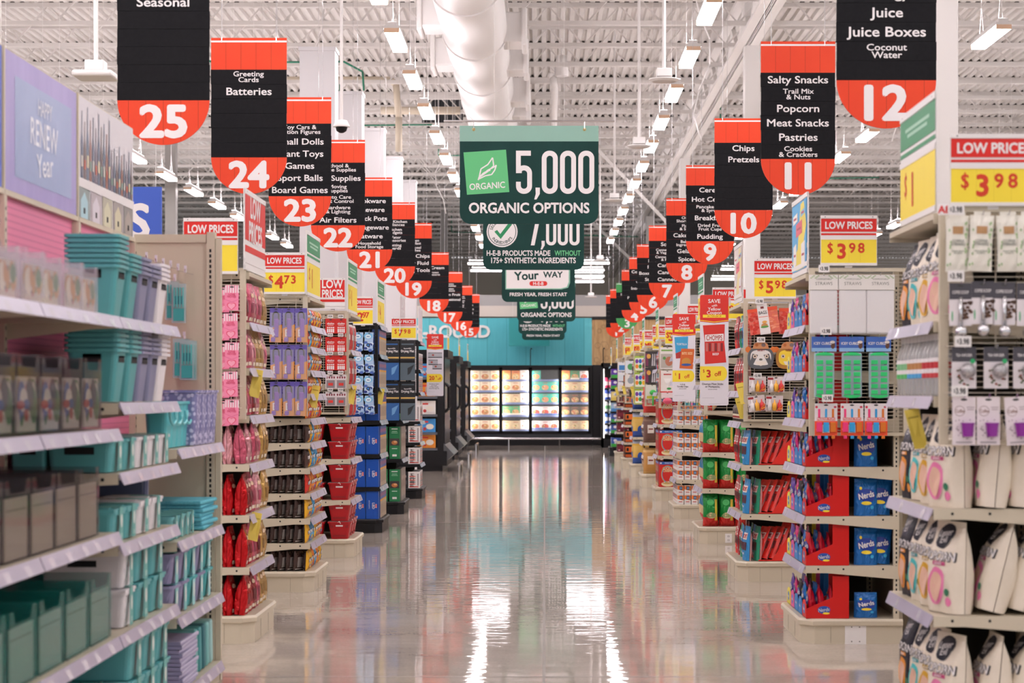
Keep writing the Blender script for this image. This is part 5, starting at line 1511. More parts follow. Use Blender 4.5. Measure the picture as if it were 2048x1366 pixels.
# ---- 9: orange cartons
d = rows_right(8, [1.5, 1.12, .8, .48], 'beige endcap of black and orange cartons, ninth on the right', [], .2, (1262, 1282, 668, 712), '198', 'orange carton endcap', hooks=[(.115, 1.985), (.115, 1.735)])
pr = Proto(lambda: carton('orange_carton', .15, .22, .06, C('#2a211e', .4), lambda b: (b.rect(-.07, .07, .1, .2, -.0008, C('#dc6a22')), b.rect(-.07, .07, .01, .06, -.0008, C('#c4571c')), b.rect(-.05, -.01, .12, .18, -.0014, BLACK))))
for li, z in enumerate([1.5, 1.12, .8, .48, .2]):
    for j in range(2): pr.put((XF_R+.1+.17*j, d+.02, z), 0, 'black and orange carton, %s from left on its %s shelf' % (ORD[j], SHELFW[li]), 'carton', 'orange cartons')
    for k in range(3): pr.put((XF_R+.02, d+.2+.22*k, z), FACE_R, 'black and orange carton facing the aisle, %s from near, %s shelf' % (ORD[k], SHELFW[li]), 'carton', 'orange cartons')
for i, z in enumerate((1.97, 1.72)): hang('kitchen_tool_card', .2, .22, C(['#d9dfe4', '#e4e2dc'][i], .4), lambda b: (b.ell(0, -.1, .06, .06, -.0018, C(['#4a9a5c', '#9aa3a8'][i], .3))), .12, z, '%s pale kitchen tool card above the orange cartons' % ('upper', 'lower')[i], 'kitchen tool')
# ---- 10: dark red packs
d = rows_right(9, [1.38, 1.12, .86, .60, .40], 'beige endcap of dark red packs, tenth on the right', [], .2, (1246, 1262, 675, 712), '178', 'dark red pack endcap', hooks=[(.115, 2.015), (.115, 1.815), (.115, 1.615)])
pr = Proto(lambda: carton('drink_pack', .17, .19, .1, C('#5e1626', .35), lambda b: (b.rect(-.02, -.015, .01, .18, -.0008, C('#2a0a12')), b.rect(-.075, .07, .06, .13, -.0008, C('#7c2034')), b.rect(-.07, -.03, .02, .05, -.0008, C('#c9a0a4')))))
for li, z in enumerate([1.38, 1.12, .86, .60, .40, .2]):
    if li == 4: continue
    for j in range(2): pr.put((XF_R+.1+.18*j, d+.02, z), 0, 'dark red drink pack, %s from left on its %s shelf' % (ORD[j], SHELFW[li]), 'drink pack', 'dark red packs')
    for k in range(3): pr.put((XF_R+.02, d+.25+.2*k, z), FACE_R, 'dark red drink pack facing the aisle, %s from near, %s shelf' % (ORD[k], SHELFW[li]), 'drink pack', 'dark red packs')
for i, (z, c) in enumerate(((2.0, '#3f86c4'), (1.8, '#d9e2e8'), (1.6, '#e6dcc8'))): hang('bagged_tool_pack', .2, .17, C('#e4e6ea', .4), lambda b: b.rect(-.08, .08, -.15, -.05, -.0016, C(c, .4)), .12, z, '%s pale hanging pack above the dark red packs' % ORD[i], 'pack')
# ---- 11: purple, yellow and green pouches on a narrow rack before the cooler
d = DR_[10]
endcap(1, d, [1.98, 1.72, 1.48, 1.22, .98, .74, .50], BLACKM, 'black endcap of purple and green pouches, farthest on the right', zb=.2, D=.42)
gondola(1, d, 'shelving run behind the farthest right endcap')
pr_ = {c: Proto(lambda c=c, g=g: carton('pouch_carton', .16, .2, .06, C(c, .4), lambda b: (b.rect(-.08, .08, 0, .07, -.0008, C(g, .4)), b.ell(0, .14, .04, .03, -.0008, C('#e9e6ee'))))) for c, g in (('#5a34a8', '#3fae46'), ('#e6d58a', '#d9c25c'), ('#9fc0de', '#4f93d0'), ('#3f5cae', '#3fae46'))}
for li, z in enumerate([1.72, 1.48, 1.22, .98, .74, .50, .2]):
    c, cn = [('#5a34a8', 'purple'), ('#5a34a8', 'purple'), ('#e6d58a', 'pale yellow'), ('#9fc0de', 'light blue'), ('#3f5cae', 'blue'), ('#3f5cae', 'blue'), ('#3f5cae', 'blue')][li]
    for j in range(2): pr_[c].put((XF_R+.1+.17*j, d+.02, z), 0, '%s carton, %s from left on the %s shelf of the farthest right endcap' % (cn, ORD[j], SHELFW[li]), 'carton', 'cartons on the farthest right endcap')
    for k in range(3): pr_[c].put((XF_R+.02, d+.2+.2*k, z), FACE_R, '%s carton facing the aisle, %s from near, %s shelf, farthest right endcap' % (cn, ORD[k], SHELFW[li]), 'carton', 'cartons on the farthest right endcap')
side_sign(1, d, 2.0, 2.4, .5, 'ORGANIC', '2', GREEN, 'green topped price sign over the farthest right endcap')

# aisle-facing pouches on the upper shelves of the middle right endcaps
for k, zz, nm in ((4, (1.8, 1.52), 'cartons'), (5, (1.7, 1.4), 'cereal'), (6, (1.7, 1.4), 'loaves'), (7, (1.7, 1.42), 'pasta bags')):
    for li, z in enumerate(zz):
        if k > 5 and li == 1: continue
        for q in range(5):
            cn = ('red', 'blue', 'green', 'dark red')[(k+li+q) % 4]
            ch[cn].put((XF_R+.05, DR_[k]+.1+.165*q, z), FACE_R, '%s pouch facing the aisle, %s from near, %s shelf over the %s' % (cn, ORD[q], ('upper', 'second')[li], nm), 'snack pouch', 'pouches on upper right shelves', sc3=(1, .9, .95))
# ================================================================= LEFT FRONT SHELVING (bays along the aisle)
XN, XB = -1.56, -2.0
BAY = [4.91, 6.05, 7.18, 8.32, 9.46]
PINK = m_peg('pink_pegboard', '#e884a8', '#a84d70')
ZS = [[1.677, 1.265, .886, .50, .12], [1.677, 1.265, .886, .50, .12], [1.677, 1.36, 1.10, .837, .50, .12], [1.157, .76, .432, .10]]
NM = ['nearest left shelving bay, of clear organizer bins', 'left shelving bay of smoky and teal clear organizer bins', 'left shelving bay of teal and white storage boxes', 'left shelving bay of teal tumblers and towels, beside the beige end panel']
for k in range(4):
    y0, y1 = BAY[k], BAY[k+1]
    r = empty('bay_shelving', (XB, y0, 0))
    Lb = y1-y0; D = XN-XB
    b = MB(); b.box(-.03, -.01, 0, Lb, .1, 2.14, PINK); b.build('pegboard_back', r)
    b = MB(); b.box(0, D-.02, 0, Lb, 0, .08, BEIGE); b.build('plinth', r)
    for i, z in enumerate(ZS[k]):
        b = MB(); b.box(0, D-.012, .004, Lb-.004, z-.024, z, BEIGE)
        for y in (.002, Lb-.006):
            b.add([(0, y, z), (D-.012, y, z), (D-.012, y, z-.04), (D-.12, y, z-.045), (0, y, z-.085), (0, y+.004, z), (D-.012, y+.004, z), (D-.012, y+.004, z-.04), (D-.12, y+.004, z-.045), (0, y+.004, z-.085)],
                  [(0, 1, 2, 3, 4), (9, 8, 7, 6, 5)]+[(q, (q+1) % 5, 5+(q+1) % 5, 5+q) for q in range(5)], BEIGE)
            b.lathe([(0, -.0025), (.007, -.0025), (.007, .0065), (0, .0065)], BLACK, 8, Matrix.Translation((D-.07, y, z-.022)) @ Matrix.Rotation(-PI/2, 4, 'X'))
        so = b.build('shelf', r)
        b = MB(); b.add([(D-.008, .006, z+.003), (D-.008, Lb-.006, z+.003), (D+.01, Lb-.006, z-.042), (D+.01, .006, z-.042), (D-.012, .006, z-.012), (D-.012, Lb-.006, z-.012)], [(0, 3, 2, 1), (3, 4, 5, 2), (0, 4, 3), (1, 2, 5)], STRIP)
        for q in range(5):
            y = .08+.21*q+.05*((q*7+i*3) % 3)/3
            b.add([(D-.0055, y, z-.004), (D-.0055, y+.06, z-.004), (D+.0105, y+.06, z-.039), (D+.0105, y, z-.039)], [(0, 3, 2, 1)], C('#e6e2ee', .12))
        b.build('price_strip', so)
    b = MB(); b.box(-.012, .02, Lb-.036, Lb-.001, 0, 2.125, BEIGE)
    z = .15
    while z < 2.09: b.box(.0201, .0208, Lb-.023, Lb-.014, z, z+.013, BLACK); z += .04
    b.build('upright', r)
    tag(r, NM[k], 'shelving', 'left shelving bays')
    # header boards
    if k >= 1:
        r = empty('header_board', (XB, y0, 2.15))
        b = MB(); b.box(-.02, .0, .004, Lb-.004, .0, .53, BEIGE); b.box(-.02, .012, .004, Lb-.004, -.02, .0, BEIGE); b.box(-.02, .008, .002, .016, 0, .53, BEIGE); b.build('board_frame', r)
        # local frame of art: x along the bay (toward far), drawn facing -y then turned to face the aisle
        a = MB(); W = Lb-.03
        if k == 1: a.rect(-W/2, W/2, 0, .52, 0, C('#5a6cc6', .5))
        elif k == 2:
            a.rect(-W/2, W/2, 0, .52, 0, m_noise('lavender_header', '#9d92c8', '#a89dd0', 3.0, .45, 0, (3, 1, .3)))
            a.rect(-W*.37, W*.42, .06, .44, -.001, m_noise('slate_header', '#94a3c9', '#9fadd0', 2.0, .45))
            wt = C('#f0f1fa', .5)
            a.text('HAPPY', .062, .03, .37, -.002, wt, off=.01, xs=.8); a.text('RENEW', .10, .02, .265, -.002, wt, off=.012, xs=.85, wmax=.44); a.text('Year', .09, .03, .15, -.002, wt, off=.01, rot=.12)
        else:
            a.rect(-W/2, W/2, 0, .52, 0, C('#d3cfd4', .45))
            rn = random.Random(3)
            x = -W*.46
            i = 0
            while x < W*.44:
                hh = (.3, .26, .33, .28)[i % 4]*(1 if x < .05 else .72); ww = .042
                cc_ = C(['#3c4a6c', '#5a3a3c', '#4a5a78', '#8a4a3a', '#394062', '#6a5a70'][i % 6], .35)
                zb = .16
                a.poly([(x, zb), (x+ww, zb), (x+ww, zb+hh*.55), (x+ww*.68, zb+hh*.7), (x+ww*.66, zb+hh), (x+ww*.36, zb+hh), (x+ww*.34, zb+hh*.7), (x, zb+hh*.55)], -.001-.0001*i, cc_)
                a.rect(x+ww*.1, x+ww*.9, zb+hh*.2, zb+hh*.36, -.0018-.0001*i, C(['#c9c4bc', '#b5573f', '#d9cfae', '#7f9a8f'][i % 4]))
                x += ww*1.25; i += 1
            a.rect(-W/2, W/2, .13, .17, -.004, C('#e4e0e0'))
            for i in range(5):
                x0 = -W/2+W*i/5
                a.rect(x0+.01, x0+W/5-.01, 0, .13, -.0012, C(['#8f9a98', '#b9b0b4', '#b8b4a0', '#a49c98', '#8d8a86'][i]))
                hc = C(['#a9cdd6', '#d6d0d8', '#d3d0b2', '#cfc9a9', '#a59c94'][i])
                a.poly([(x0+.04, 0), (x0+W/5-.05, 0), (x0+W/5-.05, .075), (x0+W/10, .115), (x0+.04, .075)], -.0018, hc); a.rect(x0+.09, x0+.12, .02, .045, -.0024, BLACK)
        o = a.build('printed_panel', r); o.location = (.004, Lb/2, .004); o.rotation_euler = (0, 0, PI/2)
        tag(r, ['blue header board at the left picture edge', 'lavender header board lettered happy renew year', 'header board printed with bottles and small houses'][k-1], 'header board')
# beige end panel with slotted upright and pegs
EPY = 9.50
r = empty('end_panel', ((XB+XN)/2, EPY, 0))
o = -(XB+XN)/2
b = MB(); b.box(XB+o, -1.645+o, 0, .02, 0, 2.17, BEIGE); b.box(XB+o, -1.65+o, -.01, .0, 2.13, 2.17, BEIGE); b.build('panel', r)
b = MB(); b.box(-1.645+o, -1.605+o, -.02, .03, 0, 2.18, BEIGE)
z = .1
while z < 2.1: b.box(-1.632+o, -1.622+o, -.0208, -.02, z, z+.016, BLACK); z += .0254
b.build('slotted_upright', r)
b = MB(); b.box(-1.603+o, -1.578+o, -.01, .03, 0, 2.15, BEIGE); b.build('edge_post', r)
PEG = []
for x, z in [(-1.90, 2.04), (-1.855, 2.025), (-1.82, 2.01), (-1.785, 2.0), (-1.75, 1.985), (-1.715, 1.975), (-1.80, 1.95), (-1.765, 1.935), (-1.755, 1.67), (-1.72, 1.66)]:
    b = MB(); b.path([(x+o, 0, z), (x+o, -.2, z-.004), (x+o, -.215, z+.014)], .0025, CHROME, 5); b.box(x+o-.006, x+o+.006, -.205, -.2, z-.002, z+.03, C('#dcd9e2', .3)); b.build('peg_hook', r); PEG.append((x, z))
tag(r, 'tall beige end panel with a slotted upright and chrome pegs', 'panel')
ptl = C('#3aa7a4', .4)
def mk_clip():
    b = MB(); b.box(-.035, .035, -.001, .001, -.19, .0, m_clear('clear_sleeve', '#bcd6d6', .55, .1)); b.box(-.026, .026, -.006, -.0015, -.18, -.12, ptl); b.box(-.02, .02, -.007, -.0015, -.1, -.06, C('#2d7f86', .4))
    for i in range(4): b.box(-.024+.014*i, -.018+.014*i, -.010, -.002, -.115, -.02, C('#58bdb9', .35))
    return b.build('hair_clip_pack')
pr = Proto(mk_clip)
for i, (x, z, dy) in enumerate([(-1.755, 1.66, .05), (-1.755, 1.66, .12), (-1.72, 1.65, .06), (-1.72, 1.65, .13), (-1.80, 1.94, .08), (-1.765, 1.925, .1)]):
    pr.put((x, EPY-dy, z), 0, 'teal hair clip pack on the beige end panel, %s from low to high' % ORD[i], 'hair clips', 'teal hair clip packs')

# ---- stacked baskets (bay 3, top two shelves)
RT = m_ribs('ribbed_teal', '#5aa9ad', 60, 'Z'); RW = m_ribs('ribbed_white', '#e8e4e8', 60, 'Z'); RL = m_ribs('ribbed_lavender', '#8688a8', 60, 'Z')
PB = [Proto(lambda m=m: tub('storage_basket', .17, .19, .20, .0014, m, .78, .011, 0, [(-.05, .05, .15, .185, 'y'), (-.035, .035, .15, .185, 'x')])) for m in (C('#55a5a9', .4), C('#8486a4', .45), C('#e8e4e8', .45))]
BN = ['teal', 'lavender grey', 'white']
for sh, z, n0 in ((0, 1.68, 5), (1, 1.363, 6)):
    sn = ['top', 'second'][sh]
    for si, (y, ci, n, nm) in enumerate([(7.40, 0, n0+2, 'nearest'), (7.63, 0, n0-1, 'middle'), (7.83, 1, n0-1, 'nearer'), (8.03, 1, n0-2, 'farther'), (8.22, 2, n0-1, 'only')]):
        if sh: n = min(n, 5)
        for j in range(n):
            PB[ci].put((-1.70-.0, y, z+.019*j), PI/2, '%s plastic basket, %s from the bottom of the %s %s stack on the %s shelf' % (BN[ci].split()[0], ORD[j], nm, BN[ci].split()[0], sn), 'basket', 'nested %s baskets' % BN[ci])
# ---- clear organizer bins
SMK = m_clear('smoky_clear_plastic', '#565055', .26, .05); CLRB = m_clear('clear_acrylic', '#d6d0d8', .22, .05); TCL = m_clear('teal_clear_plastic', '#1f7f78', .32, .05)
def mk_bin(m, w, dp, h, contents):
    def fn():
        r = empty('organizer_bin')
        b = MB(); t = .004
        b.box(-w/2, w/2, 0, dp, 0, t, m); b.box(-w/2, -w/2+t, 0, dp, t, h, m); b.box(w/2-t, w/2, 0, dp, t, h, m); b.box(-w/2+t, w/2-t, dp-t, dp, t, h, m)
        front = [(-w/2, 0), (w/2, 0), (w/2, h)]+[(w/2*.72, h), (w/2*.6, h*.84), (-w/2*.6, h*.84), (-w/2*.72, h), (-w/2, h)]
        b.poly(front[:], 0, m, -t); b.build('clear_bin', r)
        b = MB()
        rn = random.Random(int(w*1000)+int(h*999)+len(contents))
        if contents == 'print':
            b.box(-w*.44, w*.44, .006, .010, .01, h*.72, C('#cfc6bd', .4))
            for i in range(26):
                b.ell(rn.uniform(-w*.34, w*.34), rn.uniform(h*.33, h*.55), rn.uniform(.015, .05), rn.uniform(.012, h*.26), .0055-.00005*i, C(rn.choice(['#b53a33', '#2f5f9e', '#3f7a45', '#e6dccb', '#c98a3c', '#7a4a34', '#efe9e2', '#4a4a52', '#d9b64a']), .35), n=10)
        else:
            b.box(-w*.46, w*.46, .004, .008, .004, h*.78, C(contents, .35)); b.rect(-w*.4, w*.4, h*.62, h*.64, .0035, C('#8a8580', .4))
        b.build('paper_insert', r)
        return r
    return fn
B1 = Proto(mk_bin(CLRB, .24, .30, .17, 'print')); B2 = Proto(mk_bin(SMK, .26, .32, .25, 'print')); B3 = Proto(mk_bin(SMK, .285, .34, .245, '#cbbdac')); B4 = Proto(mk_bin(TCL, .31, .34, .235, '#b9cbbf'))
for i in range(6): B1.put((-1.61-.01*(i % 2), 5.62+.262*i, 1.68), FACE_L, 'low clear organizer bin with printed insert, %s from the near end of the top shelf' % ORD[i], 'organizer bin', 'clear bins on the top shelf')
for i in range(5): B2.put((-1.60, 5.75+.285*i, 1.268), FACE_L, 'dark clear organizer bin with colourful insert, %s from near on the second shelf' % ORD[i], 'organizer bin', 'dark bins on the second shelf')
for i in range(5): B3.put((-1.60, 5.60+.31*i, .889), FACE_L, 'smoky organizer bin with greige front, %s from near on the third shelf' % ORD[i], 'organizer bin', 'smoky bins')
for i in range(5): B4.put((-1.60, 5.62+.35*i, .503), FACE_L, 'teal tinted organizer bin, %s from near on the fourth shelf' % ORD[i], 'organizer bin', 'teal tinted bins')
for i in range(4): B4.put((-1.60, 5.8+.36*i, .123), FACE_L, 'teal tinted organizer bin, %s from near on the lowest shelf' % ORD[i], 'organizer bin', 'teal tinted bins')
# glassy clear canister stack at the left edge
CAN = Proto(lambda: (lambda b: b.build('clear_canister', smooth=True))(MB().lathe([(0, 0), (.055, 0), (.06, .01), (.05, .04), (.062, .07), (.05, .1), (.06, .13), (.045, .155), (.0, .16)], CLRB, 14)))
for i in range(3): CAN.put((-1.68, 5.66+.02*i, 1.852+.16*i*0+.001+.0*i) if i == 0 else (-1.72-.0, 5.80+.14*(i-1), 1.852), 0, 'wavy clear canister on top of the low bins, %s from near' % ORD[i], 'canister', 'clear canisters')
# ---- handled boxes with lids / sleeves
def mk_sbox(m, w, dp, h, ribs_m=None, slot=True, lid=True, bandc='#6fb3ad'):
    """storage box, long side dp running back from the aisle; slot hole on both long sides"""
    def fn():
        r = empty('storage_box')
        o = tub('box_body', w, dp, h-(.012 if lid else 0), .004, m, .93, .006, 0, [(-.055, .055, h*.55, h*.55+.028, 'x')] if slot else None)
        o.parent = r; o.location = (0, dp/2, 0)
        if lid:
            b = MB(); b.box(-w/2-.007, w/2+.007, -.007, dp+.007, h-.014, h, m); b.box(-w/2+.02, w/2-.02, .02, dp-.02, h, h+.004, m); b.build('lid', r, bevel=.004)
        b = MB(); bc = C(bandc, .5)
        b.box(-w*.14, w*.14, -.0105, -.0085, .004, h+.003, bc); b.box(-w*.14, w*.14, -.0105, dp*.5, h+.0045, h+.006, bc)
        b.ell(0, h*.62, w*.09, h*.2, -.011, C('#d9e2dc')); b.rect(-w*.09, w*.09, h*.1, h*.25, -.011, C('#9ecbc4')); b.build('paper_band', r)
        return r
    return fn
S_T = Proto(mk_sbox(TEAL, .19, .30, .165)); S_W = Proto(mk_sbox(m_ribs('ribbed_white_box', '#e8e4e8', 90, 'Y'), .20, .32, .165))
S_t = Proto(mk_sbox(TEAL, .2, .22, .125)); S_w = Proto(mk_sbox(PWHITE, .2, .22, .13)); S_o = Proto(mk_sbox(TEAL, .2, .24, .12, lid=False)); S_ow = Proto(mk_sbox(PWHITE, .2, .24, .12, lid=False))
for i, (pr, y, cn) in enumerate([(S_o, 7.30, 'teal'), (S_o, 7.52, 'teal'), (S_ow, 7.76, 'white'), (S_ow, 7.99, 'white'), (S_ow, 8.2, 'white')]):
    pr.put((-1.60, y, 1.103), FACE_L, 'open %s bin with handle slot, %s from near on the third shelf' % (cn, ORD[i]), 'storage bin', 'open handled bins')
    if i < 2: S_o.put((-1.60-.145-.1, y-.06*i, 1.103), FACE_L, 'open teal bin behind the front one, %s from near on the third shelf' % ORD[i], 'storage bin', 'open handled bins', sc3=(1, .55, 1))
for i, (pr, y, cn) in enumerate([(S_t, 7.32, 'teal'), (S_t, 7.545, 'teal'), (S_w, 7.79, 'white'), (S_w, 8.03, 'white')]):
    pr.put((-1.60, y, .84), FACE_L, 'lidded %s storage box with paper band, %s from near above the stacked boxes' % (cn, ORD[i]), 'storage box', 'small lidded boxes')
for i, (pr, y, cn) in enumerate([(S_W, 7.50, 'white ribbed'), (S_T, 7.77, 'teal'), (S_T, 8.07, 'teal')]):
    for j in range(2): pr.put((-1.60, y, .503+.152*j), FACE_L, '%s lidded box, %s of the %s two high stack' % (cn, ('lower', 'upper')[j], ['nearest', 'middle', 'farther'][i]), 'storage box', 'stacked lidded boxes', sc3=(1.25 if i else .9, 1, .88))
for i, (pr, y, cn) in enumerate([(S_W, 7.38, 'white ribbed'), (S_T, 7.65, 'teal'), (S_T, 7.91, 'teal'), (S_T, 8.17, 'teal')]):
    for j in range(2 if i else 1): pr.put((-1.60, y, .123+.162*j), FACE_L, '%s lidded box on the lowest shelf, %s from near, %s' % (cn, ORD[i], ('lower', 'upper')[j]), 'storage box', 'lidded boxes on the lowest shelf', sc3=(1.2, 1, .95))
for i in range(3):
    b = MB(); b.box(-.09, .09, 0, .02, 0, .26, C(['#4a5674', '#5c6a90', '#8f98bd'][i], .45)); o = b.build('folded_fabric_bin', bevel=.004); o.location = (-1.77+.0*i, 8.13+.055*i, .84); o.rotation_euler = (-.25, .0, FACE_L*.0+.15)
    tag(o, 'flat folded blue fabric bin leaning behind the small lidded boxes, %s from near' % ORD[i], 'fabric bin', 'folded fabric bins')
# ---- bay 4: tumblers, towels, small baskets, trays
LACE = m_pattern('lavender_lace_plastic', '#c9c6e2', '#7f7fae', 45)
pr = Proto(lambda: tub('lace_basket', .17, .13, .25, .004, LACE, .86, .006))
for i in range(4): pr.put((-1.655, 8.86+.145*i, 1.16), 0, 'tall lavender lace pattern basket, %s from near beside the end panel' % ORD[i], 'basket', 'lavender lace baskets')
def mk_pail():
    r = empty('teal_pail')
    o = tub('pail_body', .15, .1, .2, .004, C('#5cc0c8', .4), .8, .008); o.parent = r
    b = MB(); b.path([(.08*math.cos(t), -.062, .16-.06*math.sin(t)) for t in [PI*i/10 for i in range(11)]], .006, C('#7fd2d8', .35), 6); b.build('handle', r)
    return r
pr = Proto(mk_pail)
for i in range(4): pr.put((-1.66, 8.385+.122*i, 1.16), PI/2, 'teal pail with looped handle, %s from near on the tumbler shelf' % ORD[i], 'pail', 'teal pails')
TW = m_noise('teal_towel_cloth', '#58b4c8', '#6cc4d4', 120.0, .9, .3)
for i in range(7):
    b = MB(); b.box(-.15, .15, -.18, .18, 0, .019, TW); o = b.build('folded_towel', bevel=.008); o.location = (-1.735+random.uniform(-.01, .01), 9.2+random.uniform(-.01, .01), .763+.0195*i); o.rotation_euler = (0, 0, random.uniform(-.05, .05))
    tag(o, 'folded teal cloth, %s from the bottom of the stack by the end panel' % ORD[i], 'folded cloth', 'stacked teal cloths')
S_s = Proto(mk_sbox(C('#6fb8bc', .45), .12, .2, .10, lid=False, slot=False))
for i in range(4): S_s.put((-1.60, 8.42+.13*i, .763), FACE_L, 'small pale teal bin before the teal cloths, %s from near' % ORD[i], 'storage bin', 'small pale teal bins')
def mk_sb(c, c2):
    def fn():
        r = empty('small_basket')
        o = tub('basket_body', .17, .20, .13, .004, c, .85, .007); o.parent = r; o.location = (0, .1, 0)
        b = MB(); b.box(-.03, .03, -.0035, -.0015, .0, .132, c2); b.box(-.03, .03, -.003, .15, .131, .133, c2); b.ell(0, .07, .018, .035, -.004, C('#dfe6e2')); b.build('paper_band', r)
        return r
    return fn
SBL = Proto(mk_sb(m_ribs('ribbed_lav_small', '#9a97bd', 60, 'X'), C('#86c8c9', .5))); SBT = Proto(mk_sb(m_ribs('ribbed_teal_small', '#4fb4b8', 60, 'X'), C('#9fd8dc', .5)))
for i, (pr, cn) in enumerate([(SBL, 'lavender'), (SBL, 'lavender'), (SBT, 'teal'), (SBL, 'lavender'), (SBT, 'teal')]):
    for j in range(2): pr.put((-1.60, 8.46+.205*i, .435+.138*j), FACE_L, 'small %s basket with paper band, %s from near, %s of its pair' % (cn, ORD[i], ('lower', 'upper')[j]), 'basket', 'small banded baskets')
for i in range(12):
    b = MB(); b.box(-.16, .16, -.2, .2, 0, .006, C('#a7a1c6', .45)); b.box(-.16, .16, -.2, -.19, .006, .016, C('#a7a1c6', .45)); b.box(.15, .16, -.2, .2, .006, .016, C('#c8c4dc', .45)); o = b.build('lavender_tray', bevel=.002); o.location = (-1.735+.003*(i % 3), 8.62, .103+.0185*i); o.rotation_euler = (0, 0, .02*(-1)**i)
    tag(o, 'flat lavender tray, %s from the bottom of the tray stack on the lowest shelf' % ORD[i], 'tray', 'stacked lavender trays')
for i in range(5):
    b = MB(); b.box(-.13, .13, -.03, .03, 0, .21, C(['#6fb3b2', '#4b9a9c', '#2f6f78', '#7dbcba', '#9fcac8'][i], .6)); o = b.build('folded_fabric_bin', bevel=.012); o.location = (-1.73, 8.98+.1*i, .103); o.rotation_euler = (.1, 0, 0)
    tag(o, 'folded teal fabric bin standing behind the lavender trays, %s from near' % ORD[i], 'fabric bin', 'folded teal fabric bins')

# ================================================================= LEFT ENDCAPS
DL = [10.85, 13.66, 16.5, 19.4, 22.4, 25.65]
def lefts(i, zs, cap, cm, lab, nm, head, price, sidetxt, sideprice, sidecol, hooks, wz, zb=.15, wl=None, hl='LOW PRICES', side=True):
    d = DL[i]
    endcap(-1, d, [2.07]+list(cap)+list(zs), cm, lab, zb=zb, D=.48, L=.9)
    gondola(-1, d, 'shelving run behind the %s' % nm)
    if head: near_sign(-1, d-.06, *head, hl, price, 'low prices sign over the near side of the %s' % nm)
    if side: side_sign(-1, d-.1, 2.08, 2.53, .78, sidetxt, sideprice, sidecol, 'price sign turned to the aisle over the %s' % nm)
    wing(-1, d, wz, 2.09, cm, wl or 'wire rack on the near side of the %s' % nm, hooks, step=.0205 if i < 3 else .03)
    return d
def xl(px, d): return -(P(px, 0, d).x-XF_L)
# 1 valentine
d = DL[0]; hx = xl(463, d-.12)
hk = [(hx, z) for z in (1.99, 1.835, 1.675, 1.515, 1.36)]
lefts(0, [1.0, .715, .425], [1.79, 1.535, 1.27], BEIGE, 'beige endcap of red and pink foil bags, first on the left', 'foil bag endcap', (367, 476, 436, 548), '', 'LOW\nPRICES', None, HDRED, hk, 1.25, .155, 'beige wire rack hung with pink heart cards')
def mk_love():
    def art(b):
        for i in range(6): b.rect(-.036+.0135*i, -.029+.0135*i, -.03, .01, -.0014, C('#f2e6ea'))
        b.text('LOVE\nNOTES', .0105, 0, -.045, -.0016, C('#d83f6a'), off=.03, lead=1.15)
        def heart(k, m, y):
            b.poly([(k*16*math.sin(t)**3, -.103+k*(13*math.cos(t)-5*math.cos(2*t)-2*math.cos(3*t)-math.cos(4*t))) for t in [2*PI*i/28 for i in range(28)]], y, m)
        b.poly([(-.0375, -.065), (0, -.08), (.0375, -.065), (.0375, -.067), (0, -.083), (-.0375, -.067)], -.0016, C('#e26a94'))
        heart(.00155, C('#e8385f'), -.0018); heart(.0013, C('#f7a6c0'), -.0022)
    return blister('love_note_card', .076, .126, C('#f48cb0', .45), art)
pr = Proto(mk_love)
for i in range(5): pr.put((XF_L-hx+.01*(-1)**i*.4, d-.13, hk[i][1]-.012), 0, 'pink heart card pack, %s from the top of the wire rack' % ORD[i], 'greeting card', 'pink heart card packs', ry=.02*(-1)**i)
for i in range(5): pr.put((XF_L-hx-.062, d-.045, hk[i][1]-.02), 0, 'red pack half hidden left of a heart card, %s from the top' % ORD[i], 'greeting card', 'hidden heart packs')
FO = {'red': foil('foil_red', '#c20c16', .55), 'dark red': foil('foil_dark_red', '#98182a', .55), 'pink': foil('foil_pink', '#e3a0a8', .6), 'rose': foil('foil_rose', '#cf6078', .55), 'gold': foil('foil_gold', '#cfa660', .65)}
def mk_foil(m, lab_c):
    def fn():
        def art(b, S):
            P_ = lambda k: (lambda x, z: S(x, z, -1, k))
            b.rect(-.03, .03, .06, .12, 0, lab_c, P_(.002)); b.rect(-.045, -.01, .015, .035, 0, C('#e8dccb'), P_(.002)); b.rect(.005, .03, .015, .035, 0, C('#d9c2a0'), P_(.002)); b.ell(0, .16, .03, .012, 0, C('#e6c9a8'), P_(.002))
        return smooth_body(bag('foil_candy_bag', .125, .225, .07, [(1.1, m)], m, art, True, 13, 10, 12, 12))
    return fn
foil_bag = {k: Proto(mk_foil(m, C({'red': '#7d1420', 'dark red': '#5d0f1a', 'pink': '#b0405e', 'rose': '#8f2f48', 'gold': '#8f6a30'}[k], .4))) for k, m in FO.items()}
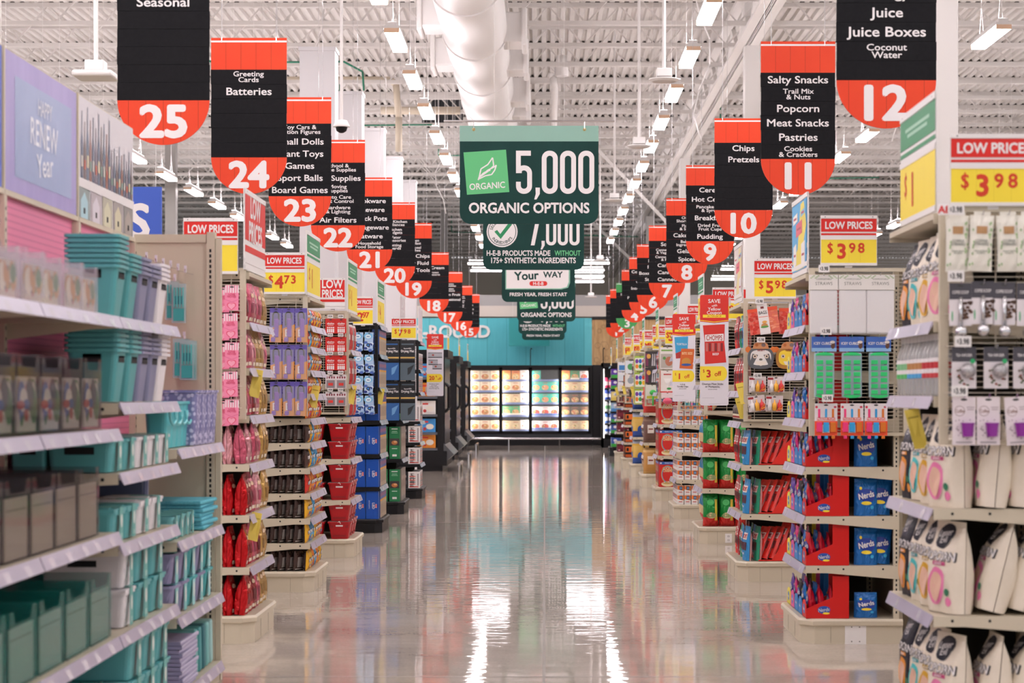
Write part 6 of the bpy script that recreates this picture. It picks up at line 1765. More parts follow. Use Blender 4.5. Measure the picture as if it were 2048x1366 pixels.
for li, (z, cs) in enumerate([(1.79, ['dark red', 'rose', 'pink', 'rose', 'gold', 'gold']), (1.535, ['rose', 'rose', 'pink', 'gold', 'gold', 'pink']), (1.27, ['pink', 'rose', 'dark red', 'pink', 'gold', 'gold']), (1.0, ['rose', 'pink', 'rose', 'pink', 'gold', 'gold']),
                              (.715, ['red', 'dark red', 'rose', 'pink', 'gold', 'gold']), (.425, ['red', 'red', 'rose', 'dark red', 'gold', 'gold']), (.155, ['red', 'red', 'dark red', 'rose', 'gold', 'gold'])]):
    sn = SHELFW[li] if li < 6 else 'bottom'
    for k, c in enumerate(cs):
        foil_bag[c].put((XF_L-.06, d+.085+.143*k, z), FACE_L+random.uniform(-.12, .12), '%s foil candy bag facing the aisle, %s from near, %s foil shelf' % (c, ORD[k], sn), 'candy bag', 'foil candy bags', rx=random.uniform(-.08, .12))
    if li >= 3:
        for j in range(5):
            c = 'pink' if li == 3 else ('dark red' if j == 2 else 'red')
            foil_bag[c].put((XF_L-.122-.064*j, d+.08, z), FACE_L-.12, '%s foil candy bag seen edge on, %s behind the front, %s foil shelf' % (c, ORD[j], sn), 'candy bag', 'foil candy bags', sc3=(1, .85, 1))
# 2 chocolates with lighters
d = DL[1]
xs = [xl(px, d-.12) for px in (602.5, 577.5, 552.5)]
zr = [1.985, 1.73, 1.475]
lefts(1, [1.045, .868, .69, .515, .342], [1.87, 1.72, 1.555, 1.39, 1.215], BEIGE, 'beige endcap of small brown chocolate bags, second on the left', 'chocolate endcap', (528, 610, 505, 588), '473', 'ORGANIC', '11', GREEN, [(x, z) for x in xs for z in zr], 1.235, .145, 'beige wire rack hung with purple lighter cards')
def mk_light():
    r = empty('lighter_card')
    def art(b):
        b.rect(-.042, .042, -.226, -.13, -.0014, C('#dc8c18')); b.poly([(-.043, -.13), (.043, -.1), (.043, -.13)], -.0014, C('#dc8c18'))
        b.rect(-.022, .022, -.185, -.135, -.009, C('#e9e4e6')); b.text('BIC', .012, 0, -.15, -.0095, C('#c23a2a'), off=.03); b.rect(-.014, .014, -.166, -.162, -.0095, BLACK); b.rect(-.014, .014, -.175, -.171, -.0095, BLACK); b.ell(-.03, -.215, .008, .008, -.0018, C('#c23a2a'))
    blister('backing_card', .085, .226, C('#6355a8', .4), art).parent = r
    b = MB(); b.path([(-.02+.0, -.006, -.11)]+[(.02*math.cos(t), -.006, -.035+.02*math.sin(t)) for t in [PI-PI*i/8 for i in range(9)]]+[(.02, -.006, -.07)], .005, BLACKM, 6); b.build('black_loop', r)
    b = MB(); b.box(-.01, .022, -.014, -.002, -.19, -.06, C('#7a3fae', .3)); b.box(-.03, .0, -.014, -.002, -.222, -.19, C('#7a3fae', .3)); b.build('lighter', r, bevel=.006)
    b = MB(); b.box(-.038, .038, -.016, -.0155, -.225, -.02, m_clear('clear_blister', '#ffffff', .12, .04)); b.build('clear_blister', r)
    return r
pr = Proto(mk_light)
for i, z in enumerate(zr):
    for j, x in enumerate(xs): pr.put((XF_L-x, d-.13, z-.012), 0, 'purple and orange lighter card, %s row, %s' % (['top', 'middle', 'bottom'][i], ['right', 'centre', 'left'][j]), 'lighter', 'purple lighter cards', ry=.02*((i+j) % 3-1))
def mk_mm(c, tc):
    def fn():
        def art(b, S):
            P_ = lambda k: (lambda x, z: S(x, z, -1, k))
            b.text("m&m's", .034, 0, .09, 0, C('#4a2c22'), off=.06, wmax=.1, surf=P_(.002), rot=.12); b.text("m&m's", .033, 0, .091, 0, TEXTW, off=.03, wmax=.095, surf=P_(.0035), rot=.12)
            b.ell(.02, .035, .028, .018, 0, tc, P_(.002)); b.ell(-.025, .03, .012, .012, 0, C('#d9462e'), P_(.003), 8)
        o = bag('chocolate_bag', .12, .155, .052, [(1.1, c)], foil('chocolate_back', '#3b2a28', .1), art, False, 17, 8, 10)
        return smooth_body(o)
    return fn
def mk_mb():
    def art(b, S):
        P_ = lambda k: (lambda x, z: S(x, z, -1, k))
        gp = C('#98928e', .3)
        b.rect(-.04, .012, .03, .11, 0, gp, P_(.0018))
        b.rect(-.05, .045, .012, .019, 0, C('#d9d4d0', .3), P_(.0018)); b.text("m", .03, .035, .12, 0, TEXTW, off=.04, surf=P_(.003))
    return smooth_body(bag('chocolate_bag', .12, .155, .052, [(1.1, foil('chocolate_brown', '#3f2b26', .1))], foil('chocolate_back2', '#33211e', .1), art, False, 17, 8, 10, 6))
mm = {'brown side': Proto(mk_mb), 'brown': Proto(mk_mm(C('#4a342e', .28), C('#7a5a3c'))), 'yellow': Proto(mk_mm(C('#edb52c', .3), C('#3a7fc0'))), 'blue': Proto(mk_mm(C('#4aa3d8', .3), C('#e8c23a'))), 'orange': Proto(mk_mm(C('#e8862c', .3), C('#4a7fc0'))), 'red': Proto(mk_mm(C('#d8392a', .3), C('#e8c23a')))}
orders = [['orange', 'blue', 'red', 'orange', 'yellow', 'orange'], ['red', 'blue', 'orange', 'yellow', 'orange', 'red'], ['red', 'blue', 'orange', 'orange', 'yellow', 'red'], ['red', 'orange', 'orange', 'yellow', 'blue', 'orange'], ['orange', 'red', 'orange', 'yellow', 'orange', 'red'],
          ['brown', 'yellow', 'blue', 'orange', 'yellow', 'orange'], ['brown', 'yellow', 'blue', 'blue', 'orange', 'yellow'], ['red', 'orange', 'orange', 'red', 'yellow', 'orange'], ['yellow', 'yellow', 'blue', 'orange', 'orange', 'yellow'], ['yellow', 'blue', 'blue', 'yellow', 'orange', 'orange'], ['yellow', 'yellow', 'orange', 'blue', 'orange', 'yellow']]
for li, z in enumerate([1.87, 1.72, 1.555, 1.39, 1.215, 1.045, .868, .69, .515, .342, .145]):
    sn = (['top', 'second', 'third', 'fourth', 'fifth'][li]+' upper') if li < 5 else ['top', 'second', 'third', 'fourth', 'fifth', 'bottom'][li-5]+' lower'
    for k, c in enumerate(orders[li]):
        mm[c].put((XF_L-.04, d+.08+.14*k, z), FACE_L+random.uniform(-.1, .1), '%s chocolate bag facing the aisle, %s from near, %s chocolate shelf' % (c, ORD[k], sn), 'chocolate bag', 'chocolate bags', rx=random.uniform(-.05, .05), sc3=(1, 1, .78 if li < 5 else .9))
    if li >= 5:
        for j in range(7): mm['brown side'].put((XF_L-.095-.055*j, d+.075+random.uniform(-.008, .008), z), FACE_L-.5+random.uniform(-.03, .03), 'dark brown chocolate bag seen edge on, %s from the aisle, %s chocolate shelf' % (ORD[j], sn), 'chocolate bag', 'chocolate bags', rx=.10+random.uniform(-.03, .03), sc3=(1, .82, .9))
# 3 baskets
d = DL[2]
xs = [xl(px, d-.12) for px in (682.5, 661.5)]
hz = [2.02, 1.865, 1.71, 1.55, 1.405]
lefts(2, [1.185, .835, .488], [1.76, 1.47], BEIGE, 'beige endcap of small red plastic baskets, third on the left', 'red basket endcap', (640, 690, 556, 618), None, 'ORGANIC', '11', GREEN, [(x, z) for x in xs for z in hz], 1.215, .158, 'beige wire rack hung with battery packs', 'LOW\nPRICES')
def mk_bat():
    def art(b):
        b.text('alkaline', .014, 0, -.028, -.0016, TEXTW, off=.02, wmax=.06); b.rect(-.025, .025, -.046, -.041, -.0016, C('#f0c4bc'))
        for i in range(4): b.rect(-.03+.016*i, -.018+.016*i, -.105, -.058, -.0016-.0, TEXTW); b.rect(-.03+.016*i, -.018+.016*i, -.075, -.066, -.002, C('#e08a80'))
    return blister('battery_pack', .088, .112, C('#cc2018', .4), art)
def mk_bat2():
    def art(b):
        b.rect(-.044, .044, -.03, .012, -.0014, C('#e2dadc'));
        for i in range(4): b.ell(-.03+.02*i, -.012, .007, .01, -.0018, C('#8a2f40'), n=8)
        b.rect(-.035, .035, -.1, -.035, -.0016, C('#8f8488', .3)); b.rect(-.02, .02, -.08, -.058, -.002, C('#d8352c'))
    return blister('battery_pack', .088, .105, C('#cfc6c8', .4), art)
p1, p2 = Proto(mk_bat), Proto(mk_bat2)
for i, z in enumerate(hz):
    for j, x in enumerate(xs): (p1 if i < 3 else p2).put((XF_L-x, d-.13, z-.012), 0, '%s battery pack, %s from the top in the %s column' % ('red' if i < 3 else 'clear', ORD[i], ['right', 'left'][j]), 'batteries', 'battery packs')
for i, z in enumerate(hz):
    for j, x in enumerate(xs): t904.put((XF_L-x, d-.16, z+.032), 0, 'white price tag above a battery pack, %s down, %s column' % (ORD[i], ['right', 'left'][j]), 'price tag', 'tags on the battery rack', sc3=(.75, 1, .7))
def mk_rb():
    r = empty('red_basket')
    o = tub('basket_body', .185, .16, .145, .004, C('#b4101c', .35), .76, .007, 0, None); o.parent = r
    b = MB()
    for i in range(9): b.box(-.055+.0125*i, -.048+.0125*i, -.0685, -.0655, .018, .034, C('#8c1720', .5))
    for i in range(3):
        for sx in (-1, 1): b.box(sx*(.055+.009*i)-.003, sx*(.055+.009*i)+.003, -.0775, -.0735, .095, .12, C('#8c1720', .5))
    b.rect(-.03, .03, .105, .118, -.0785, C('#e8dcdc')); b.build('slots', o)
    b = MB(); b.box(-.095, .095, -.082, .082, .144, .149, m_clear('clear_lid', '#f0dede', .35, .08)); b.build('clear_lid', r)
    b = MB(); b.path([(-.015, -.083, .135), (0, -.088, .15), (.012, -.085, .13)], .003, WHITE, 5); b.build('plastic_hook', r)
    return r
pr = Proto(mk_rb)
for li, z in enumerate([.835, .488, .158]):
    sn = ['top', 'middle', 'bottom'][li]
    for t in range(2):
        for j in range(2): pr.put((XF_L-.097-.225*j, d+.09, z+.152*t), 0, 'small red plastic basket, %s from the aisle, %s layer, %s basket shelf' % (ORD[j], ['lower', 'upper'][t], sn), 'basket', 'red plastic baskets')
        for k in range(3): pr.put((XF_L-.10, d+.30+.2*k, z+.152*t), FACE_L, 'small red plastic basket facing the aisle, %s behind, %s layer, %s basket shelf' % (ORD[k], ['lower', 'upper'][t], sn), 'basket', 'red plastic baskets')
SV = {'red': C('#c22a2c', .3), 'silver': C('#8f8a8a', .3)}
prs = {k: Proto(lambda m=m: smooth_body(bag('hanging_bag', .1, .2, .035, [(.85, m), (1.1, C('#d6cacb', .4))], m, lambda b, S: b.rect(-.03, .03, .08, .12, 0, C('#e6d8d4'), lambda x, z: S(x, z, -1, .003)), False, 19, 7, 10))) for k, m in SV.items()}
for li, z in enumerate([1.76, 1.47, 1.20]):
    for k, c in enumerate(['red', 'silver', 'red', 'red', 'silver', 'red']): prs[c].put((XF_L-.05, d+.08+.14*k, z), FACE_L+.1*(-1)**k, '%s bag, %s from near on the %s shelf above the red baskets' % (c, ORD[k], SHELFW[li]), 'bag', 'bags above the red baskets', sc3=(1, 1, 1.15))
# 4 blue boxes
d = DL[3]
xs = [xl(px, d-.12) for px in (738.5, 718)]
hz = [1.995, 1.775, 1.565, 1.37]
lefts(3, [1.12, .785, .458], [1.78, 1.45], BLACKM, 'black endcap of tall blue boxes, fourth on the left', 'blue box endcap', (706, 746, 593, 650), '297', 'ORGANIC', '4', GREEN, [(x, z) for x in xs for z in hz], 1.19, .14, 'black wire rack hung with blue air freshener cards')
def mk_af():
    def art(b):
        b.ell(-.008, -.025, .045, .032, -.0014, C('#7cc0e8')); b.ell(-.008, -.03, .028, .02, -.0018, C('#dcecf6')); b.rect(-.022, .006, -.034, -.027, -.0022, C('#2f5fa0'))
        for i in range(9): b.ell(-.03+.012*(i*5 % 6), -.09-.012*i*.8, .02, .014, -.0015-.0001*i, C(['#4a6ab8', '#cfe0f2', '#2c3f8a', '#8fb4dc'][i % 4], .4), n=9)
        b.ell(-.004, -.115, .018, .018, -.004, BLACK); b.ell(-.004, -.115, .011, .011, -.0044, C('#3a7fd0'))
    return blister('air_freshener_card', .086, .168, C('#a9c6e6', .4), art)
pr = Proto(mk_af)
for i, z in enumerate(hz):
    for j, x in enumerate(xs): pr.put((XF_L-x, d-.13, z-.012), 0, 'blue air freshener card, %s from the top in the %s column' % (ORD[i], ['right', 'left'][j]), 'air freshener', 'air freshener cards', ry=.05*(-1)**i)
def mk_led(name, h):
    def fn():
        def art(b):
            b.text('LED', .025, .012, h*.47, -.0012, TEXTW, off=.02, rot=-PI/2); b.rect(.03, .047, h*.4, h*.54, -.001, RED); b.text('H-E-B', .011, .0385, h*.47, -.0014, TEXTW, rot=-PI/2); b.text('SPOTLIGHTS', .010, -.03, h*.52, -.001, C('#c8d6f0'), rot=-PI/2)
        return carton(name, .125, h, .2, C('#144fae', .35), art, None)
    return fn
pr = Proto(mk_led('led_box', .275))
def mk_led2(): return carton('led_box', .1, .275, .12, C('#26529c', .35), lambda b: (b.rect(-.05, .05, 0, .17, -.0008, C('#b9a891')), b.rect(-.05, .05, .165, .185, -.001, C('#e0a23c')), [b.rect(-.03+.03*i, -.018+.03*i, .04, .14, -.0012, C('#8a6f58')) for i in range(3)], b.ell(0, .23, .02, .02, -.001, C('#d86a5a'))))
pr2 = Proto(mk_led2)
for li, z in enumerate([1.12, .785, .458, .14]):
    sn = SHELFW[li] if li < 3 else 'bottom'
    for j in range(3): pr.put((XF_L-.075-.132*j, d+.012, z), 0, 'tall blue box side facing the camera, %s from the aisle, %s blue box shelf' % (ORD[j], sn), 'box', 'tall blue boxes', sc3=(1, .5, 1) if li else (1, .5, .6))
    for k in range(7): pr2.put((XF_L-.005, d+.18+.106*k, z), FACE_L, 'blue and tan box facing the aisle, %s from near, %s blue box shelf' % (ORD[k], sn), 'box', 'blue and tan boxes', sc3=(1, .6, 1))
for li, z in enumerate([1.78, 1.45]):
    for k in range(8): pr2.put((XF_L-.005, d+.06+.106*k, z), FACE_L, 'blue and tan box facing the aisle, %s from near, %s upper shelf' % (ORD[k], SHELFW[li]), 'box', 'blue and tan boxes', sc3=(1, .6, .95))
# 5 drying mats and green boxes
d = DL[4]
xs = [xl(px, d-.12) for px in (815.5, 783.5)]
hz = [1.99, 1.53]
lefts(4, [1.09, .635], [1.72, 1.5], BLACKM, 'black endcap of green boxes, fifth on the left', 'green box endcap', (783, 832, 635, 678), '798', 'LOW\nPRICES', None, C('#dccfd2', .5), [(x, z) for x in xs for z in hz], 1.16, .145, 'black wire rack hung with drying mats')
def mk_mat(c, c2):
    def fn():
        r = empty('drying_mat_pack')
        b = MB(); b.box(-.085, .085, -.02, .004, -.2, .012, C('#2b2d30', .45)); b.rect(-.07, .07, -.035, -.02, -.0206, c); b.text('Reversible', .014, 0, -.075, -.0206, TEXTW, rot=.05); b.text('Drying Mat', .026, 0, -.105, -.0206, TEXTW, off=.02, wmax=.15); b.rect(-.082, .082, -.19, -.172, -.0206, C('#c9a75c')); b.build('header_wrap', r)
        b = MB(); b.box(-.085, .085, -.025, .0, -.44, -.2, c); b.poly([(.0, -.30), (.075, -.26), (.03, -.36), (-.0, -.38)], -.0256, c2); b.box(-.085, .085, -.028, .0, -.24, -.2, BLACKM); b.build('folded_mat', r, bevel=.006)
        return r
    return fn
pm = [Proto(mk_mat(C('#55646e', .8), C('#2d3236', .8))), Proto(mk_mat(C('#2f5f9c', .8), C('#6a9ccc', .8)))]
for i, z in enumerate(hz):
    for j, x in enumerate(xs): pm[j].put((XF_L-x, d-.13+.05*i, z-.012), 0, '%s folded drying mat in black wrap, %s' % (['grey', 'blue'][j], ['upper', 'lower'][i]), 'drying mat', 'drying mats')
def mk_gr():
    def art(b):
        b.rect(-.055, .055, .16, .245, -.0008, C('#3a3436')); b.ell(0, .195, .035, .025, -.0014, C('#b5703a')); b.ell(.01, .205, .02, .012, -.0018, C('#d9a878')); b.rect(-.035, .035, .354, .364, -.001, TEXTW); b.rect(-.03, .03, .325, .333, -.001, C('#9ad0ae')); b.rect(-.036, .036, .308, .314, -.001, C('#9ad0ae')); b.rect(-.025, .025, .03, .055, -.001, TEXTW); b.rect(-.03, .03, .12, .128, -.001, C('#cfe6d8'))
    return carton('green_box', .12, .385, .09, C('#22784a', .4), art)
pr = Proto(mk_gr)
pe = Proto(lambda: carton('green_box', .11, .385, .12, C('#8f8680', .4), lambda b: (b.rect(-.05, .05, .05, .3, -.0008, C('#b9a99c')), b.ell(0, .2, .03, .06, -.0012, C('#7a5a4a')))))
for li, z in enumerate([1.09, .635, .145]):
    sn = ['top', 'middle', 'bottom'][li]
    for j in range(3): pr.put((XF_L-.085-.14*j, d-.0+.02, z), .0, 'tall green cookware box, %s from the aisle on the %s green box shelf' % (ORD[j], sn), 'box', 'green cookware boxes', sc3=(1, 1, .96))
    for k in range(5): pe.put((XF_L-.015, d+.19+.14*k, z), FACE_L, 'greyish box edge facing the aisle, %s from near, %s green box shelf' % (ORD[k], sn), 'box', 'greyish box edges', sc3=(1, .6, .96))
for li, z in enumerate([1.72, 1.5]):
    for k in range(6): pe.put((XF_L-.015, d+.07+.14*k, z), FACE_L, 'pale boxed kitchen item, %s from near, %s upper shelf' % (ORD[k], SHELFW[li]), 'box', 'greyish box edges', sc3=(1, .6, .5))
# 6 white boxes
d = DL[5]
lefts(5, [1.02, .742, .458], [1.7, 1.4], BLACKM, 'black endcap of black and white boxes, sixth on the left', 'white box endcap', None, None, '', None, C('#d9cfd4', .5), [], 1.35, .14)
def mk_wb(front):
    def fn():
        if front: return carton('white_box', .15, .215, .1, C('#e4e0e0', .4), lambda b: (b.text('FREEDOM', .05, -.025, .11, -.001, C('#3a3436'), off=.02, rot=PI/2, wmax=.17), b.rect(-.06, .06, .012, .025, -.001, C('#c23a34')), [b.rect(-.06, .02, .05+.025*i, .06+.025*i, -.0016, C(['#d8492e', '#3a3a3e'][i % 2])) for i in range(5)], b.rect(.045, .06, .03, .19, -.001, C('#8a8486'))))
        return carton('white_box', .1, .215, .09, C('#2b2a2d', .4), lambda b: (b.rect(-.03, .03, .14, .17, -.0008, C('#9a9698')), b.rect(-.035, .035, .05, .1, -.0008, C('#5a585a'))))
    return fn
pa, pb_ = Proto(mk_wb(True)), Proto(mk_wb(False))
for li, z in enumerate([1.02, .742, .458, .14]):
    sn = SHELFW[li] if li < 3 else 'bottom'
    pa.put((XF_L-.079, d+.012, z), 0, 'white box with upright lettering facing the camera, %s white box shelf' % sn, 'box', 'lettered white boxes')
    for j in range(2): pb_.put((XF_L-.21-.11*j, d+.012, z), 0, 'black box end, %s from the white one, %s white box shelf' % (ORD[j], sn), 'box', 'black box ends')
    for k in range(4): pa.put((XF_L-.015, d+.21+.16*k, z), FACE_L, 'white lettered box facing the aisle, %s from near, %s white box shelf' % (ORD[k], sn), 'box', 'lettered white boxes')
for li, z in enumerate([1.7, 1.4]):
    for k in range(5): pa.put((XF_L-.015, d+.1+.16*k, z), FACE_L, 'white lettered box, %s from near, %s upper shelf of the white box endcap' % (ORD[k], SHELFW[li]), 'box', 'lettered white boxes')
# ================================================================= FREEZERS
GLASS = m_clear('door_glass', '#dfe8ea', .10, .03)
FZ = 51.6
r = empty('freezer_case', (-.2, FZ, 0))
o = .2
zt = 2.12
doors = [-2.83, -2.01, -1.17, -.385, .40, 1.19]
b = MB()
b.box(-2.83+o, 1.25+o, .72, .78, 0, zt, BLACKM); b.box(-2.83+o, 1.25+o, 0, .78, 2.06, zt, BLACKM); b.box(-2.83+o, 1.25+o, 0, .78, 0, .33, BLACKM)
for x in (-2.83, 1.19): b.box(x+o, x+.06+o, 0, .72, .33, 2.06, BLACKM)
b.build('case_body', r)
b = MB(); b.box(-2.83+o, 1.25+o, -.03, 0, .17, .30, C('#2a2d33', .25)); b.build('kick_plate', r)
for x0, x1 in zip(doors, doors[1:]):
    dr = empty('freezer_door', (0, 0, 0)); dr.parent = r
    b = MB()
    for q in (x0, x1-.045): b.box(q+o, q+.045+o, -.04, .0, .33, 2.06, BLACKM)
    b.box(x0+o, x1+o, -.04, 0, .33, .38, BLACKM); b.box(x0+o, x1+o, -.04, 0, 2.0, 2.06, BLACKM); b.build('door_frame', dr)
    b = MB(); b.box(x0+.045+o, x1-.045+o, -.022, -.018, .38, 2.0, GLASS); b.build('pane', dr)
    b = MB(); b.tube((x1-.03+o, -.08, .9), (x1-.03+o, -.08, 1.4), .012, BLACKM, 8); b.build('handle', dr)
    b = MB()
    for q in (x0+.018, x1-.03): b.box(q+o, q+.012+o, .005, .02, .4, 1.98, C('#fff2e2', .5, em=30))
    b.build('light_strip', r)
for z in (.42, .80, 1.13, 1.45, 1.74):
    b = MB(); b.box(-2.79+o, 1.2+o, .10, .66, z-.02, z, C('#c9cbd0', .4)); b.box(-2.79+o, 1.2+o, .085, .10, z-.045, z+.008, C('#6f7fae', .35)); b.build('shelf', r)
tag(r, 'long black glass door freezer case on the far teal wall', 'freezer')
CR_, TE_ = '#e6d6bd', '#2fae9c'
def fbox(w, h, c, disc, band=None, topc=None):
    def fn():
        def art(b):
            if topc: b.rect(-w/2, w/2, h*.72, h, -.0008, C(topc, .45))
            b.ell(0, h*.34, w*.38, h*.3, -.001, C(disc, .5), n=14)
            rn = random.Random(int(w*999))
            for i in range(7): b.ell(rn.uniform(-w*.25, w*.25), h*.34+rn.uniform(-h*.18, h*.18), w*.06, w*.06, -.0014-.0001*i, C(['#c23a2a', '#e8d49a', '#7a9a48'][i % 3]), n=8)
            if band: b.rect(-w/2, w/2, 0, h*.2, -.0012, C(band, .45))
            b.rect(-w*.25, w*.25, h*.8, h*.87, -.0014, C('#b5533f'))
        return carton('frozen_food_box', w, h, .06, C(c, .45), art)
    return fn
FB = {'cream': Proto(fbox(.26, .25, CR_, '#d08a4e')), 'teal': Proto(fbox(.24, .25, TE_, '#d9926a')), 'white': Proto(fbox(.26, .26, '#eae4e2', '#efe8e4')), 'blue white': Proto(fbox(.24, .24, '#e6e2e4', '#d8503c', '#4a68b0')), 'orange': Proto(fbox(.22, .25, '#e6a054', '#e8c890', None, '#e8803a')), 'dark': Proto(fbox(.27, .24, '#6a5a48', '#d0a070')), 'green': Proto(fbox(.24, .25, '#4a9c6a', '#d0a06a', '#efe6d8')), 'tan': Proto(fbox(.25, .24, '#cdb692', '#dcc49a'))}
zl = [1.74, 1.45, 1.13, .80, .42]
sh5 = ['top', 'second', 'third', 'fourth', 'bottom']
lay = {0: ['cream']*5, 1: ['cream']*5, 2: ['orange', 'cream', 'tan', 'green', 'tan'], 3: ['teal', 'teal', 'teal', 'blue white', 'blue white'], 4: ['orange', 'tan', 'dark', 'dark', 'tan']}
for di, (x0, x1) in enumerate(zip(doors, doors[1:])):
    for si, z in enumerate(zl):
        kinds = [lay[di][si]]*3
        if di == 2: kinds = [lay[2][si], lay[2][si], 'white']
        if di == 4 and si == 0: kinds = ['orange', 'green', 'blue white']
        if di == 3 and si == 0: kinds = ['teal']
        n = 3
        for j, kd in enumerate(kinds):
            FB[kd].put((x0+.15+(x1-x0-.3)*j/2, FZ+.115, z+.001), 0, '%s frozen food box, %s from left, %s shelf, %s freezer door from left' % (kd.replace(' ', '-'), ORD[j], sh5[si], ORD[di]), 'frozen food', 'frozen boxes behind the far doors', sc3=(1, 1, .95))
b = MB(); b.tube((-2.6, FZ-.35, .19), (1.75, FZ-.35, .19), .028, CHROME, 10); bo = None
r = empty('bumper_rail', (-.4, FZ-.35, 0)); q = b.build('rail', r); q.location = (.4, -(FZ-.35), 0)
for x in (-2.2, -.95, .38, 1.6):
    b = MB(); b.tube((x+.4, 0, 0), (x+.4, 0, .18), .016, CHROME, 8); b.build('post', r)
tag(r, 'long silver bumper rail on posts before the far freezer case', 'rail')
# thin stanchion hooks on top of the case
for i, (px, lab) in enumerate(((1061, 'thin dark hook rod standing on the far freezer case'), (1215, 'thin dark hook rod left of the drinks cooler'))):
    p = P(px, 731, 51.8); b = MB(); b.path([(0, 0, 0), (0, 0, .42), (.02, 0, .46), (.04, 0, .43)], .012, BLACKM, 6); o_ = b.build('hook_rod'); o_.location = (min(p.x, 1.55), 51.9, 2.1205+.01*i); tag(o_, lab, 'rod')
# right dark filler, drinks cooler
b = MB(); b.box(1.26, 1.62, FZ+.0, WY-.02, 0, 2.13, BLACKM); tag(b.build('cooler_side_panel', bevel=.01), 'plain black panel right of the far freezer doors', 'panel')
r = empty('drinks_cooler', (1.57, 49.5, 0))
b = MB(); b.box(-.13, -.08, 0, .6, 0, 2.15, BLACKM); b.box(.34, .4, 0, .6, 0, 2.15, BLACKM); b.box(-.13, .4, .5, .6, 0, 2.15, BLACKM); b.box(-.13, .4, 0, .6, 2.05, 2.15, BLACKM); b.box(-.13, .4, 0, .6, 0, .22, BLACKM); b.build('case_body', r)
for z in (.35, .62, .92, 1.22, 1.52): b = MB(); b.box(-.08, .34, .06, .5, z-.02, z, C('#55585e', .4)); b.build('shelf', r)
b = MB(); b.box(-.08, -.07, .03, .05, .25, 2.0, C('#fff2e8', .5, em=12)); b.build('light_strip', r)
tag(r, 'narrow black drinks cooler at the far right of the aisle', 'cooler')
def can(c1, c2, h):
    def fn():
        b = MB(); b.lathe([(0, 0), (.055, 0), (.06, .01), (.06, h*.75), (.045, h*.9), (.03, h), (0, h)], C(c1, .35), 12); b.lathe([(.0605, h*.25), (.0605, h*.6)], C(c2, .35), 12); return b.build('drink_bottle', smooth=True)
    return fn
for si, z in enumerate((1.52, 1.22, .92, .62, .35)):
    pr = Proto(can(*[('#d83a6a', '#e9d8dc', .26), ('#2f4fa8', '#e2e4ea', .25), ('#cfd6d8', '#5a9a6a', .25), ('#3a64b0', '#e0e2e6', .25), ('#c9d2e2', '#3a5fb0', .22)][si]))
    for j in range(3): pr.put((1.555+.13*j, 49.62, z), 0, 'drink bottle, %s from left on the %s shelf of the far drinks cooler' % (ORD[j], sh5[si]), 'drink', 'bottles in the far cooler')
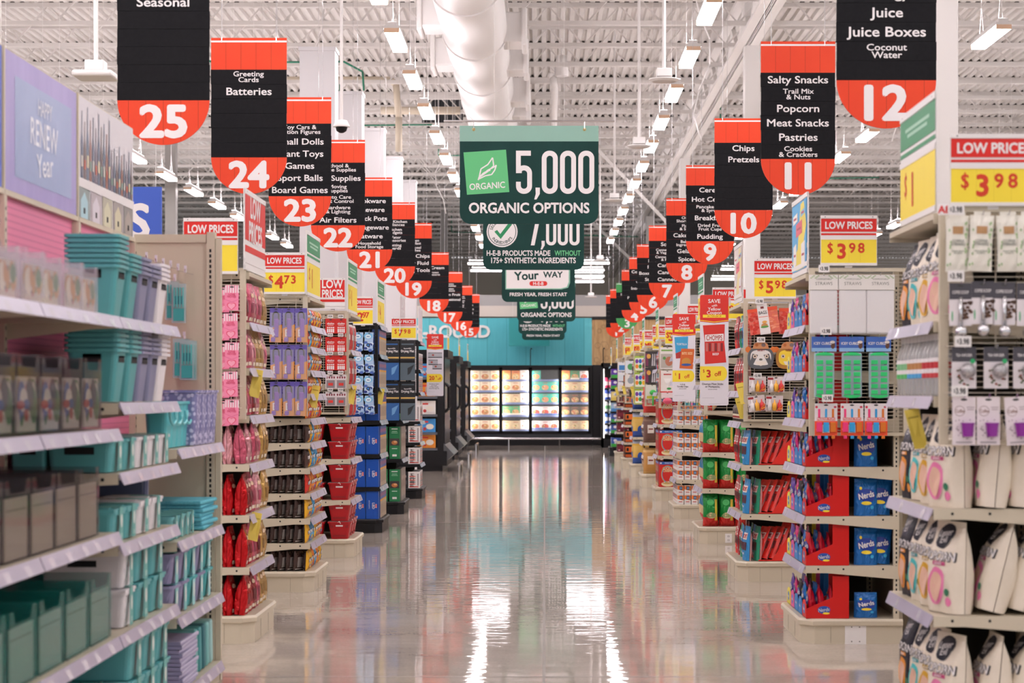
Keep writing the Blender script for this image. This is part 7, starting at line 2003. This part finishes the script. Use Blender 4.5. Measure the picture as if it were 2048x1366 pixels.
# ---- left freezer endcaps with doors toward the aisle
BT = [('white', '#e6e2de', '#caa87a'), ('white', '#e6e2de', '#b9a27e'), ('red', '#d2232a', '#e9dcd8')]
for i, (d, xr, wd_) in enumerate([(34.6, -1.72, .34), (40.5, -1.78, .3), (47.0, -1.86, .25)]):
    r = empty('freezer_endcap', (xr-.4, d, 0))
    L = 1.9
    b = MB(); x0, x1 = -.5, .4
    b.box(x0, x1, 0, L, 2.02, 2.16, BLACKM); b.box(x0, x1-.02, 0, L, .1, .36, BLACKM); b.box(x0, x1-.1, .03, L-.03, 0, .1, BLACKM)
    b.box(x1-wd_*.32-.08, x1-.08, 0, .05, .36, 2.02, BLACKM); b.box(x1-.12, x1-.06, .05, L, .36, 2.02, C('#26282c', .25)); b.box(x0, x0+.05, 0, L, .36, 2.02, BLACKM); b.box(x0, x1-.08, .35, .40, .36, 2.02, BLACKM)
    b.build('case_body', r)
    b = MB(); b.add([(x1-.1, .02, .12), (x1+.1, .06, .30), (x1+.1, L-.06, .30), (x1-.1, L-.02, .12), (x1-.1, .02, .52), (x1-.1, L-.02, .52)], [(0, 1, 2, 3), (1, 4, 5, 2), (0, 4, 1), (3, 2, 5)], C('#55585c', .3)); b.build('sloped_base', r)
    b = MB()
    b.path([(x1-.07, .18, 1.05), (x1+.0, .16, 1.12), (x1+.0, .16, 1.5), (x1-.07, .18, 1.57)], .022, BLACKM, 8); b.path([(x1-.07, .5, 1.05), (x1+.0, .5, 1.12), (x1+.0, .5, 1.5), (x1-.07, .5, 1.57)], .022, BLACKM, 8); b.build('door_handle', r)
    zz = [(.42, .7, 1.02, 1.34, 1.68), (.42, .64, .88, 1.12, 1.36, 1.60, 1.84), (.40, .60, .80, 1.0, 1.2, 1.4, 1.6, 1.8)][i]
    for z in zz: b = MB(); b.box(x0+.05, x1-wd_*.32-.08, .01, .35, z-.05, z-.01, C('#5a5e66', .4)); b.build('shelf', r)
    b = MB(); b.box(x1-wd_*.32-.075, x1-wd_*.32-.06, .052, .062, .4, 2.0, C('#fff4ea', .5, em=4)); b.build('light_strip', r)
    tag(r, '%s black freezer endcap with sloped base on the left' % ['nearest', 'middle', 'farthest'][i], 'freezer', 'left freezer endcaps')
    nm, c1, c2 = BT[i]
    def fn(c1=c1, c2=c2, i=i):
        if i == 1:
            b = MB(); b.lathe([(0, 0), (.052, 0), (.055, .02), (.055, .12), (.03, .165), (.022, .19), (0, .19)], C(c1, .4), 12); b.lathe([(.0556, .03), (.0556, .1)], C('#efe9e0', .4), 12); b.ell(0, .07, .025, .025, -.0565, C(c2)); return b.build('white_bottle', smooth=False)
        w = .13 if i == 2 else .26
        hh = [.22, 0, .155][i]
        return carton('frozen_carton', w, hh, .08, C(c1, .4), lambda b: (b.ell(w*.1, hh*.4, w*.25, hh*.25, -.001, C(c2)), b.rect(-w*.4, w*.1, hh*.7, hh*.85, -.001, C(['#3a6ab8', '', '#efe6e4'][i]))))
    prx = Proto(fn)
    alt = [Proto(lambda c=c: carton('frozen_carton', .26, .24, .08, C(c, .4), lambda b: (b.ell(.03, .1, .07, .05, -.001, C('#e9e0d4')), b.rect(-.1, .0, .17, .2, -.001, C('#d8392e')), b.ell(-.06, .06, .03, .03, -.0014, C('#c23a3a'))))) for c in ('#e08a2c', '#3f8fd0', '#e8e2de')] if i == 0 else None
    for si, z in enumerate(zz):
        n = 1 if i == 0 else (2 if i == 1 else 1)
        for j in range(n+1):
            x = xr-wd_*.32-.11-(.14 if i == 0 else .065)-(.27 if i == 0 else (.115 if i == 1 else .135))*j
            p = prx if alt is None else alt[(si) % 3]
            p.put((x, d+.09, z-.008), 0, '%s in the %s left freezer endcap, %s shelf up, %s from the aisle' % (['frozen carton', 'white bottle', 'red carton'][i], ['nearest', 'middle', 'farthest'][i], ORD[si], ORD[j]), 'frozen food', 'products in the left freezer endcaps')
    # rail in front
    rr = empty('bumper_rail', (xr+.22, d-.1, 0))
    b = MB(); b.tube((0, -.5, .15), (0, .75, .15), .03, CHROME, 10); b.build('rail', rr)
    for y in (-.4, .6): b = MB(); b.tube((0, y, 0), (0, y, .15), .018, CHROME, 8); b.build('post', rr)
    tag(rr, 'short silver bumper rail before the %s left freezer endcap' % ['nearest', 'middle', 'farthest'][i], 'rail', 'short bumper rails')
    price_sign((xr-.02, d+.1+.35, 2.16), PI/2, .6, .42, 1, 'ORGANIC', '1', '%s price sign over the left freezer endcaps' % ['nearest', 'middle', 'farthest'][i], C('#7db8a4', .5))
for q in LONG: print('LONG', len(q.split()), q)
